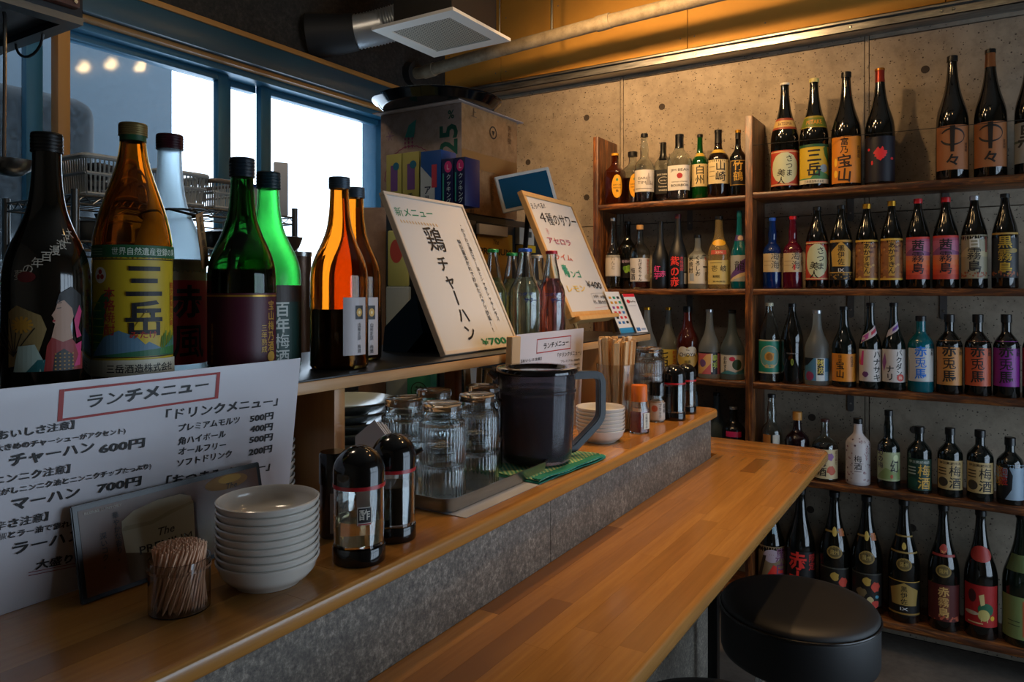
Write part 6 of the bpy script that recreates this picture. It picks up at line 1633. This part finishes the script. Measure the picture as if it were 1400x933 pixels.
# ================================================================== STOOLS
def stool(label, x, y, rz):
    t = thing('bar_stool', label, 'stool', (x, y, 0), rz, 'round black bar stools')
    top = H - 0.676; r = .163
    LE = M('#08080a', 0.58)
    new_mesh('seat', lathe_bm([(0, top - .125), (r - .012, top - .125), (r - .003, top - .118), (r, top - .108), (r, top - .030), (r - .001, top - .026), (r - .004, top - .0235), (r - .004, top - .0215), (r - .001, top - .019), (r - .001, top - .015), (r - .006, top - .008), (r - .03, top - .001), (r - .07, top - .001), (0, top - .001)], 72), LE, t)
    new_mesh('piping', tube_bm([((r + .0005) * math.cos(2 * math.pi * i / 60), (r + .0005) * math.sin(2 * math.pi * i / 60), top - .0225) for i in range(60)], .0028, 8, closed=True), M('#0c0d0f', 0.25), t)
    new_mesh('swivel_plate', lathe_bm([(0, top - .145), (.07, top - .145), (.07, top - .1255), (0, top - .1255)], 24), BLACKM, t)
    for i in range(4):
        q = R(45 + 90 * i); c_, s_ = math.cos(q), math.sin(q)
        new_mesh('leg', tube_bm([(.10 * c_, .10 * s_, top - .126), (.185 * c_, .185 * s_, .012)], .0105, 12), CHROME, t)
        f_ = new_mesh('foot_cap', lathe_bm([(0, 0), (.014, 0), (.014, .018), (0, .018)], 12), BLACKM, t); f_.location = (.186 * c_, .186 * s_, .0003)
    new_mesh('foot_ring', tube_bm([(.163 * math.cos(2 * math.pi * i / 48), .163 * math.sin(2 * math.pi * i / 48), .17) for i in range(48)], .008, 8, closed=True), CHROME, t)
    return t
stool('black round cushioned stool in front of the bottom bottle shelf', -.317, 1.688, R(10))
stool('black round cushioned stool at the lower picture edge under the counter', -.330, 1.13, R(35))

# ================================================================== BACK OF THE KITCHEN SIDE
# black cabinet with its magnets, boxes on top
CX0, CX1, CY0, CY1_, CZT = -1.51, -1.25, 1.60, 2.22, H + 0.2255
cb = thing('steel_cabinet', 'dark steel cabinet on the worktop under the cardboard box', 'cabinet', (-1.41, 1.86, 0.8404))
CBM = M('#33373b', 0.4, 0.5)
adopt(box('carcass', CX0, CX1 - .006, CY0, CY1_, 0.8404, CZT, CBM, None, .003), cb)
adopt(box('door', CX1 - .0055, CX1, CY0 + .02, 1.80, 0.86, CZT - .02, CBM, None, .002), cb)
adopt(box('door', CX1 - .0055, CX1, 1.804, CY1_ - .02, 0.86, CZT - .02, CBM, None, .002), cb)
def cab(px0, px1, py0, py1, th, m, name, label=None, cat=None, group=None, bev=.001, off=0.0):
    a_, b_ = at_x(px0, py1, CX1), at_x(px1, py0, CX1)
    o = box(name, CX1 + .0003 + off, CX1 + th + off, a_.y, b_.y, min(a_.z, b_.z), max(a_.z, b_.z), m, None, bev)
    if label: tag(o, label, cat, group)
    return o, a_, b_
po, a_, b_ = cab(652, 700, 322, 402, .0012, M('#b9882a', 0.4), 'beer_poster', 'yellow beer poster hung on the dark steel cabinet', 'poster')
A_ = Art(); pl = Plane(Vector((CX1 + .0015, a_.y, min(a_.z, b_.z))), Vector((CX1 + .0015, b_.y, min(a_.z, b_.z))), Vector((CX1 + .0015, a_.y, max(a_.z, b_.z))))
A_.text('The', (pl.w * .5, pl.h * .86), pl.h * .12, '#2a1c08', shear=.3, bold=.0); A_.text('PREMIUM', (pl.w * .5, pl.h * .70), pl.h * .15, '#1a1408', width=pl.w * .9, bold=.04)
A_.poly([(pl.w * .05, 0), (pl.w * .4, 0), (pl.w * .2, pl.h * .55), (pl.w * .05, pl.h * .6)], '#8a5a14')
A_.build('print', po, pl.map, step=.00004)
cab(651, 690, 311, 320, .012, M('#d8d0c8', 0.4), 'magnet_clip', 'long white magnet clip holding the yellow poster', 'magnet')
po, a_, b_ = cab(704, 724, 314, 334, .018, M('#b9b5a8', 0.4), 'control_panel', 'small white digital control unit on the dark cabinet', 'controller')
pl = Plane(Vector((CX1 + .0185, a_.y, min(a_.z, b_.z))), Vector((CX1 + .0185, b_.y, min(a_.z, b_.z))), Vector((CX1 + .0185, a_.y, max(a_.z, b_.z))))
A_ = Art(); A_.rect(pl.w * .3, pl.h * .45, pl.w * .8, pl.h * .8, '#3a3f3c'); A_.rect(pl.w * .3, pl.h * .15, pl.w * .5, pl.h * .3, '#5a5a5a'); A_.build('screen', po, pl.map, step=.00004)
cab(705, 722, 329 + 8, 345, .03, M('#d0a81c', 0.5), 'sponge_block', 'yellow block stuck on the dark cabinet behind the bottles', 'block')
# cardboard box
bx = thing('cardboard_box', 'printed cardboard box with parcel tape on the dark cabinet', 'box', (-1.41, 1.88, CZT))
bz0, bz1 = CZT + .0006, H + .545
b = box_bm(-1.565, -1.252, 1.727, 2.035, bz0, bz1, .002, 2)
b.faces.ensure_lookup_table()
o = new_mesh('carton', b, [CARD2, CARD], None)
for f in o.data.polygons:
    if f.normal.x > .5: f.material_index = 1
adopt(o, bx)
adopt(box('lid_flap', -1.575, -1.242, 1.70, 1.885, bz1 + .0005, bz1 + .0045, CARD2, None, .001), bx)
adopt(box('lid_flap', -1.575, -1.242, 1.887, 2.06, bz1 + .0005, bz1 + .0045, CARD2, None, .001), bx)
adopt(box('parcel_tape', -1.2518, -1.2512, 1.729, 2.033, bz0 + .135, bz0 + .185, M('#9c6c3c', 0.3)), bx)
A_ = Art(); W_, H_ = .313, bz1 - bz0
A_.text('25', (.262, .225), .10, '#1a5c4a', bold=.06); A_.it[-1] = ([(.262 - (y - .225) * 1.0 * .9, .215 + (x - .262) * .95) for x, y in A_.it[-1][0]],) + A_.it[-1][1:]
A_.text('%', (.275, .29), .035, '#1a5c4a', bold=.03)
A_.text('OFF', (.285, .13), .03, '#3a5a58', bold=.03); A_.it[-1] = ([(.285 - (y - .13), .13 + (x - .285)) for x, y in A_.it[-1][0]],) + A_.it[-1][1:]
for k in range(36):
    q = R(k * 5); q2 = R(k * 5 + 5); r1 = .10 + (.003 if k % 2 else 0); r2 = .10 + (0 if k % 2 else .003)
    A_.line((.12 + r1 * math.cos(q), .11 + r1 * math.sin(q)), (.12 + r2 * math.cos(q2), .11 + r2 * math.sin(q2)), .0025, '#8a3a5c')
A_.poly([(.10, .24), (.135, .235), (.145, .29), (.115, .275)], '#1f7a70')
for q in range(9): A_.ell(.115 + .014 * (q % 3 - 1), .222 + .012 * (q // 3 - 1), .003, .005, '#8a3a5c', n=8)
A_.poly([(.06, .11), (.05, .16), (.09, .145), (.10, .19), (.125, .155), (.16, .19), (.16, .15), (.20, .165), (.18, .11)], '#1f7a70')
for q in range(6): A_.line((.04, .25), (.04 + .016 * math.cos(R(60 * q)), .25 + .016 * math.sin(R(60 * q))), .003, '#8a6a80')
A_.poly([(.12, .10), (.14, .15), (.15, .10)], '#c0306c')
adopt(A_.build('print', None, lambda u, v, o_: Vector((-1.565 + u, 1.727 - o_, bz0 + v))), bx)
A_ = Art(); mp_ = lambda u, v, o_: Vector((-1.2516 + o_, 1.727 + u, bz0 + v))
for q in range(24): A_.line((.165 + .018 * math.cos(R(15 * q)), .26 + .018 * math.sin(R(15 * q))), (.165 + .018 * math.cos(R(15 * q + 15)), .26 + .018 * math.sin(R(15 * q + 15))), .004, '#2a201a')
A_.poly([(.157, .265), (.173, .265), (.165, .250)], '#2a201a')
A_.text('壱岐 麦焼酎', (.05, .125), .022, '#3a281a', vert=True, bold=.02); A_.text('取扱注意', (.16, .12), .018, '#6a4628', vert=True); A_.text('天地無用', (.27, .11), .016, '#5a3c24', vert=True)
A_.text('上', (.06, .30), .03, '#6a4a30'); A_.text('割れ物', (.26, .30), .02, '#6a4628', vert=True)
adopt(A_.build('print', None, mp_), bx)
# round tray on the box
rt = tag(new_mesh('round_tray', lathe_bm([(0, 0), (.165, 0), (.172, .002), (.190, .020), (.198, .022), (.199, .0235), (.197, .0245), (.188, .0225), (.168, .004), (0, .003)], 72), M('#15181b', 0.1, 0.6, coat=0.4), sharp=50), 'large round black serving tray lying on the cardboard box', 'tray')
rt.location = (-1.385, 1.785, bz1 + .0052)
# upright glove and wrap boxes in front of the carton
def small_box(name, label, px0, px1, ytop, Yf, dep, m, art, group, cat='box', z0=CZT + .0004):
    a_, b_ = at_y(px0, ytop, Yf), at_y(px1, ytop, Yf)
    zt = (a_.z + b_.z) / 2
    t = tag(box(name, a_.x + .0004, b_.x - .0004, Yf, Yf + dep, z0, zt, m, None, .001), label, cat, group)
    A_ = Art(); art(A_, b_.x - a_.x, zt - z0)
    A_.build('print', t, lambda u, v, o_: Vector((a_.x + u, Yf - o_, z0 + v)))
    return t
yel = lambda A_, w_, h_: (A_.rect(.3 * w_, .35 * h_, .75 * w_, .8 * h_, '#6a4a8a'), A_.ell(.65 * w_, .78 * h_, .2 * w_, .07 * h_, '#1f6a8a'), A_.text('手袋', (.5 * w_, .3 * h_), .12 * h_, '#2a3a3a', vert=True, bold=.03))
small_box('glove_box', 'pale yellow glove box, left of the two standing before the carton', 528, 549, 211, 1.61, .09, M('#a8a458', 0.5), yel, 'boxes standing on the dark cabinet')
small_box('glove_box', 'pale yellow glove box, right of the two standing before the carton', 550, 573, 208, 1.61, .09, M('#a8a458', 0.5), yel, 'boxes standing on the dark cabinet')
small_box('wrap_box', 'blue and white foil wrap box beside the yellow boxes', 575, 603, 206, 1.60, .07, M('#1c4a8c', 0.35), lambda A_, w_, h_: (A_.poly([(0, 0), (.7 * w_, 0), (.7 * w_, .45 * h_), (0, .75 * h_)], '#a8b4bc'), A_.rect(.55 * w_, .35 * h_, .8 * w_, .75 * h_, '#b0384a'), A_.text('アルミ', (.35 * w_, .40 * h_), .16 * h_, '#1a2a4a', vert=True, bold=.04)), 'boxes standing on the dark cabinet')
nv = lambda A_, w_, h_: (A_.ell(.55 * w_, .83 * h_, .32 * w_, .12 * h_, '#c8307c'), A_.text('L', (.55 * w_, .83 * h_), .14 * h_, '#e0c0d0', bold=.04), A_.rect(.08 * w_, .1 * h_, .2 * w_, .7 * h_, '#2a9a8a'), A_.text('クッキング', (.6 * w_, .68 * h_), .125 * h_, '#a8c0d0', vert=True, bold=.04))
small_box('wrap_box', 'navy wrap box with pink round mark, left one', 604, 620, 217, 1.60, .07, M('#141c4a', 0.35), nv, 'boxes standing on the dark cabinet')
small_box('wrap_box', 'navy wrap box with pink round mark and green stripe, right one', 621, 636, 215, 1.60, .07, M('#141c4a', 0.35), nv, 'boxes standing on the dark cabinet')
# tablet on a stand beyond the boxes
tb = thing('tablet', 'white framed tablet with blue screen behind the wooden menu board', 'tablet', (-1.10, 2.19, SZ1))
pl = Plane(at_t(693, 291, 2.235), at_t(763, 276, 2.30), at_t(705, 254, 2.255))
pl.h = .115
adopt(pslab('case', pl, -.01, pl.w, 0, pl.h, -.009, 0, M('#d0ccc4', 0.3), None, .002), tb)
adopt(pslab('screen', pl, 0.0, pl.w - .012, .012, pl.h - .010, 0, .0008, M('#0f3a52', 0.15, emit=0.15)), tb)
cpt = pl.map(pl.w * .5, .02, -.02); sx_ = -1.205
adopt(new_mesh('stand', tube_bm([cpt, (sx_, cpt.y + .03, H + .05), (sx_, cpt.y + .03, .8404)], .008, 10), BLACKM), tb)
adopt(new_mesh('stand_foot', tube_bm([(sx_, cpt.y + .03, .8404), (sx_, cpt.y + .03, .850)], .040, 20), BLACKM), tb)
# plates and bowls on the worktop
def plate_bm(r, hh_, foot):
    return lathe_bm([(0, .003), (foot - .003, .003), (foot - .002, 0), (foot, 0), (foot + .001, .004), (r * .8, hh_ * .6), (r, hh_ - .002), (r + .001, hh_ + .001), (r - .002, hh_ + .0025), (r * .78, hh_ * .6 + .005), (foot, .008), (0, .008)], 48)
pl0 = None
CEL = M('#a8b4ac', 0.2, coat=0.4)
for i in range(8):
    if pl0 is None: o = new_mesh('plate', plate_bm(.118, .034, .055), CEL); pl0 = o
    else: o = pl0.copy(); col.objects.link(o)
    o.location = (-1.235 + .002 * math.sin(i * 2.1), 1.235 + .002 * math.cos(i * 1.7), .8404 + i * .0212)
    tag(o, '%s pale celadon plate of the tall stack behind the napkins' % ('topmost' if i == 7 else ORD[i]), 'plate', 'plates stacked on the worktop')
bl0 = None
for i in range(5):
    if bl0 is None: o = new_mesh('bowl', plate_bm(.075, .05, .032), WHITEC); bl0 = o
    else: o = bl0.copy(); col.objects.link(o)
    o.location = (-1.150, 1.395, .8404 + i * .030)
    tag(o, '%s white bowl of the stack beside the celadon plates' % ('topmost' if i == 4 else ORD[i]), 'bowl', 'bowls stacked on the worktop')
def wt_box(name, label, px, ytop, t, wd, dep, m, art=None, cat='box'):
    p = at_t(px, ytop, t)
    o = box(name, -wd / 2, wd / 2, -dep / 2, dep / 2, 0, p.z - .8404, m, None, .002)
    o.location = (p.x, p.y, .8404); o.rotation_euler = (0, 0, A * .6); tag(o, label, cat)
    if art:
        A_ = Art(); art(A_, wd, p.z - .8404); A_.build('print', o, lambda u, v, o_: Vector((u, -dep / 2 - o_, v)))
    return o
wt_box('tea_box', 'green tea carton with round black mark seen under the display shelf', 577, 509, 1.93, .065, .05, M('#2c7a5c', 0.4),
       lambda A_, w_, h_: (A_.ell(0, h_ - .045, .022, .022, '#1a2a20', n=28), A_.ell(0, h_ - .045, .0195, .0195, '#4a8f6c', n=28), A_.text('茶', (0, h_ - .045), .026, '#15201a', bold=.04)))
rb = thing('ribbed_case', 'black ribbed case beside the green tea carton', 'case', (-1.19, 1.72, .8404))
new_mesh('case_body', box_bm(-.05, .05, -.04, .04, 0, .215, .003), M('#15191c', 0.5), rb)
for k in range(9): new_mesh('rib', box_bm(-.052, .052, -.043, -.0402, .02 + k * .021, .031 + k * .021, .001), M('#1c2226', 0.4), rb)
rb.rotation_euler = (0, 0, A)
sh_ = thing('utensil_cup', 'steel cup holding pale wooden spatulas under the display shelf', 'cup', (-1.115, 1.60, .8404))
new_mesh('cup_wall', lathe_bm([(0, 0), (.036, 0), (.038, .12), (.0365, .12), (.0345, .002), (0, .002)], 32), STEEL, sh_)
for i, (q, tl) in enumerate(((20, .10), (95, .16), (170, .07), (250, .20), (310, .13))):
    b = box_bm(-.005, .005, -.002, .002, 0, .17, .001, 1); box_bm(-.013, .013, -.0022, .0022, .165, .228, .002, 2, bm=b)
    o = tag(new_mesh('wooden_spatula', b, [W_LIGHT, WHITEC][i % 2 if i < 3 else 0]), ['pale wooden spatula leaning left in the steel cup', 'white plastic spatula in the steel cup', 'pale wooden spatula at the front of the steel cup', 'pale wooden spatula leaning far right in the steel cup', 'short wooden spatula at the back of the steel cup'][i], 'spatula', 'spatulas in the steel cup')
    o.location = (-1.115 + .015 * math.cos(R(q)), 1.60 + .015 * math.sin(R(q)), .8434); o.rotation_euler = (tl * math.sin(R(q)) * -1, tl * math.cos(R(q)), R(q * .5))

# wire rack with baskets by the window
RX0, RX1, RY0, RY1 = -2.2, -1.85, 0.949, 1.634
rk = thing('wire_rack', 'chrome wire rack on the worktop in front of the window', 'rack', (-2.0, 1.3, .8404))
for (x, y) in ((RX1, RY0), (RX1, RY1), (RX0, RY0), (RX0, RY1)):
    adopt(new_mesh('post', tube_bm([(x, y, .8404), (x, y, H + .245 if y < 1.2 else H + .262)], .0095, 12), STEEL2), rk)
RZ = (H + .232, H + .118, H - .12)
for z in RZ:
    b = bmesh.new()
    for zz in (z, z - .022):
        for (p_, q_) in (((RX1, RY0), (RX1, RY1)), ((RX0, RY0), (RX0, RY1)), ((RX0, RY0), (RX1, RY0)), ((RX0, RY1), (RX1, RY1))): tube_bm([(p_[0], p_[1], zz), (q_[0], q_[1], zz)], .003, 6, bm=b)
    zig = []
    for i in range(33): zig.append((RX1, RY0 + (RY1 - RY0) * i / 32, z - .002 if i % 2 else z - .020))
    tube_bm(zig, .002, 5, bm=b)
    zig = [(RX0 + (RX1 - RX0) * i / 16, RY0, z - .002 if i % 2 else z - .020) for i in range(17)]; tube_bm(zig, .002, 5, bm=b)
    for i in range(1, 22): tube_bm([(RX0, RY0 + (RY1 - RY0) * i / 22, z + .003), (RX1, RY0 + (RY1 - RY0) * i / 22, z + .003)], .0018, 5, bm=b)
    adopt(new_mesh('wire_shelf', b, STEEL2), rk)
def basket(label, y0, y1, x0, x1, h_, m, rim_m, z, name='basket'):
    t = thing(name, label, 'basket', ((x0 + x1) / 2, (y0 + y1) / 2, z), 0, 'baskets on the wire rack')
    w_, d_ = (x1 - x0) / 2, (y1 - y0) / 2; b = bmesh.new(); tp = .012
    box_bm(-w_ + tp, w_ - tp, -d_ + tp, d_ - tp, 0, .004, bm=b)
    def wall(px_, py_, ax, L):
        n = max(6, int(L / .011))
        for i in range(n + 1):
            f = -1 + 2 * i / n
            for zz0, zz1 in ((.004, h_ * .52), (h_ * .56, h_ - .012)):
                k0, k1 = (1 - tp / L * 2) , 1
                x_, y_ = (px_, f * L / 2) if ax == 'y' else (f * L / 2, py_)
                s0 = 1 - (1 - zz0 / h_) * .10; s1 = 1 - (1 - zz1 / h_) * .10
                tube_bm([(x_ * s0, y_ * s0, zz0), (x_ * s1, y_ * s1, zz1)], .0026, 4, bm=b)
        for zz in (.006, h_ * .54):
            s0 = 1 - (1 - zz / h_) * .10
            P_ = ((px_, -L / 2), (px_, L / 2)) if ax == 'y' else ((-L / 2, py_), (L / 2, py_))
            tube_bm([(P_[0][0] * s0, P_[0][1] * s0, zz), (P_[1][0] * s0, P_[1][1] * s0, zz)], .0045, 5, bm=b)
    wall(w_, 0, 'y', 2 * d_); wall(-w_, 0, 'y', 2 * d_); wall(0, d_, 'x', 2 * w_); wall(0, -d_, 'x', 2 * w_)
    new_mesh('lattice', b, m, t)['kind'] = 'stuff'
    new_mesh('rim', tube_bm([(x, y, h_ - .006) for x, y in rrect(-w_ - .004, w_ + .004, -d_ - .004, d_ + .004, .02)], .007, 8, closed=True), rim_m, t)
    return t
WP = M('#b0b2ae', 0.5)
zr = RZ[0] + .0052
basket('white perforated basket piled with dark packets, leftmost on the wire rack', .985, 1.150, -2.10, -1.87, .105, WP, WP, zr)
basket('white perforated basket behind the maroon capped bottle', 1.185, 1.33, -2.10, -1.87, .095, WP, WP, zr)
basket('white perforated basket with brown rim right of the capped bottle', 1.354, 1.455, -2.08, -1.87, .088, WP, M('#6a5a4c', 0.5), zr)
cn = thing('container', 'white container with blue lid at the end of the wire rack', 'container', (-1.93, 1.535, zr))
new_mesh('tub', lathe_bm([(0, 0), (.050, 0), (.058, .080), (0, .080)], 32), WP, cn)
new_mesh('lid', lathe_bm([(0, .0802), (.061, .0802), (.061, .089), (0, .091)], 32), M('#1c3f86', 0.4), cn)
rr = random.Random(9)
for i in range(4):
    o = tag(new_mesh('food_packet', box_bm(-.045, .045, -.032, .032, 0, .018, .008, 2), M('#2c2a2c', 0.4)), ['dark folded packet lying at the bottom of the left basket', 'second dark packet in the left basket', 'third dark packet in the left basket', 'dark packet topping the pile in the left basket'][i], 'packet', 'packets in the left basket')
    o.location = (-1.985, 1.067, zr + .006 + i * .0245); o.rotation_euler = (0, 0, rr.uniform(-.4, .4))
def pot(name, label, x, y, r, h_, z, m, lid=True, cat='pot'):
    t = thing(name, label, cat, (x, y, z), 0, 'pots and pans by the window')
    new_mesh('pot_body', lathe_bm([(0, 0), (r * .92, 0), (r, .008), (r, h_), (r + .004, h_), (r - .002, h_ - .003), (r - .002, .004), (0, .003)], 40), m, t)
    if lid:
        new_mesh('lid', lathe_bm([(0, h_ + .012), (r * .6, h_ + .010), (r + .004, h_ + .0012), (r + .004, h_ + .0002), (0, h_ + .0002)], 40), m, t)
        new_mesh('knob', lathe_bm([(0, h_ + .012), (.008, h_ + .0122), (.014, h_ + .026), (0, h_ + .030)], 16), BLACKM, t)
    return t
z2 = RZ[1] + .0052
pot('saucepan', 'small steel saucepan on the middle rack shelf, left', -2.0, 1.09, .075, .055, z2, STEEL2)
pot('mixing_bowl', 'steel bowl on the middle rack shelf between the bottles', -2.0, 1.29, .085, .05, z2, STEEL, False, 'bowl')
pot('saucepan', 'dark saucepan on the middle rack shelf, right end', -2.0, 1.50, .080, .055, z2, M('#25201e', 0.4, 0.5))
z3 = RZ[2] + .0052
pot('stock_pot', 'large steel stock pot on the lower rack shelf, left', -2.02, 1.13, .12, .15, z3, STEEL2)
pot('stock_pot', 'copper toned stock pot on the lower rack shelf, right', -2.02, 1.44, .115, .14, z3, M('#7a5038', 0.35, 0.6))
# things right of the rack, against the light
ca = thing('tall_canister', 'tall brownish canister standing against the bright window', 'canister', (-1.62, 1.515, .8404))
p_ = at_t(406, 345, 2.0); ca.location = (p_.x, p_.y, .8404); hc_ = p_.z - .8404
new_mesh('canister_body', lathe_bm([(0, 0), (.036, 0), (.038, .004), (.038, hc_ - .012), (0, hc_ - .012)], 32), M('#6c5648', 0.35, 0.5), ca)
new_mesh('canister_rim', lathe_bm([(0, hc_ - .0118), (.040, hc_ - .0118), (.040, hc_), (.037, hc_), (.037, hc_ - .008), (0, hc_ - .008)], 32), STEEL, ca)
wb_ = thing('hanging_bowl', 'brown bowl perched on the pots beside the canister', 'bowl', (-1.72, 1.45, 0))
p_ = at_t(383, 350, 2.2); wb_.location = (p_.x, p_.y, p_.z)
wb_2 = pot('stock_pot', 'tall steel pot under the brown bowl beside the rack', p_.x, p_.y, .055, p_.z - .8404 - .0008, .8404, STEEL2, False)
new_mesh('bowl_shell', lathe_bm([(0, 0), (.03, 0), (.055, .025), (.066, .055), (.064, .056), (.052, .027), (.028, .004), (0, .004)], 40), M('#7c6650', 0.35, 0.3), wb_)
def lean_board(name, label, cat, px_c, ytop, t, wd, m, z0=.8404, th=.012, rz=0.0, lean=0.0):
    p = at_t(px_c, ytop, t); o = box(name, -wd / 2, wd / 2, -th / 2, th / 2, 0, p.z - z0, m, None, .004)
    o.location = (p.x, p.y, z0); o.rotation_euler = (lean, 0, A + rz); tag(o, label, cat); return o
lean_board('cutting_board', 'plain brown wooden board standing upright left of the tilted whiteboard', 'board', 509, 284, 2.0, .076, mottled('board_wood', '#7a5a44', '#8d6c54', '#97765e', 12, 0.6), rz=R(0))
lean_board('bag_of_flour', 'yellow green printed bag with red round mark behind the whiteboard', 'bag', 545, 316, 1.99, .055, M('#a8a860', 0.5), z0=H + .0085, th=.03)
A_ = Art(); A_.ell(-.004, .095, .017, .032, '#a03c30', n=24)
A_.build('print', bpy.data.objects['bag_of_flour'], lambda u, v, o_: Vector((u, -.015 - o_, v)))
lean_board('plastic_bin', 'pale blue grey plastic bin under the yellow bag', 'bin', 545, 392, 1.99, .062, M('#7d8b92', 0.4), th=.045)
lean_board('plastic_board', 'white plastic cutting board hanging beside the green bottle', 'board', 384, 222, 2.36, .045, M('#c9ccd0', 0.4), z0=RZ[0] + .0054, th=.010, rz=R(25))

ld = thing('ladle', 'steel ladle hanging from the range hood at the left picture edge', 'ladle', (-1.62, .695, H + .549))
new_mesh('handle', tube_bm([(0, 0, 0), (.004, 0, -.01), (.003, 0, -.15), (0, 0, -.30)], .0035, 8), STEEL, ld)
lb = new_mesh('bowl', lathe_bm([(0, 0), (.018, .003), (.033, .014), (.040, .032), (.0385, .032), (.031, .016), (.017, .005), (0, .002)], 32), STEEL, ld)
lb.location = (.030, 0, -.328)
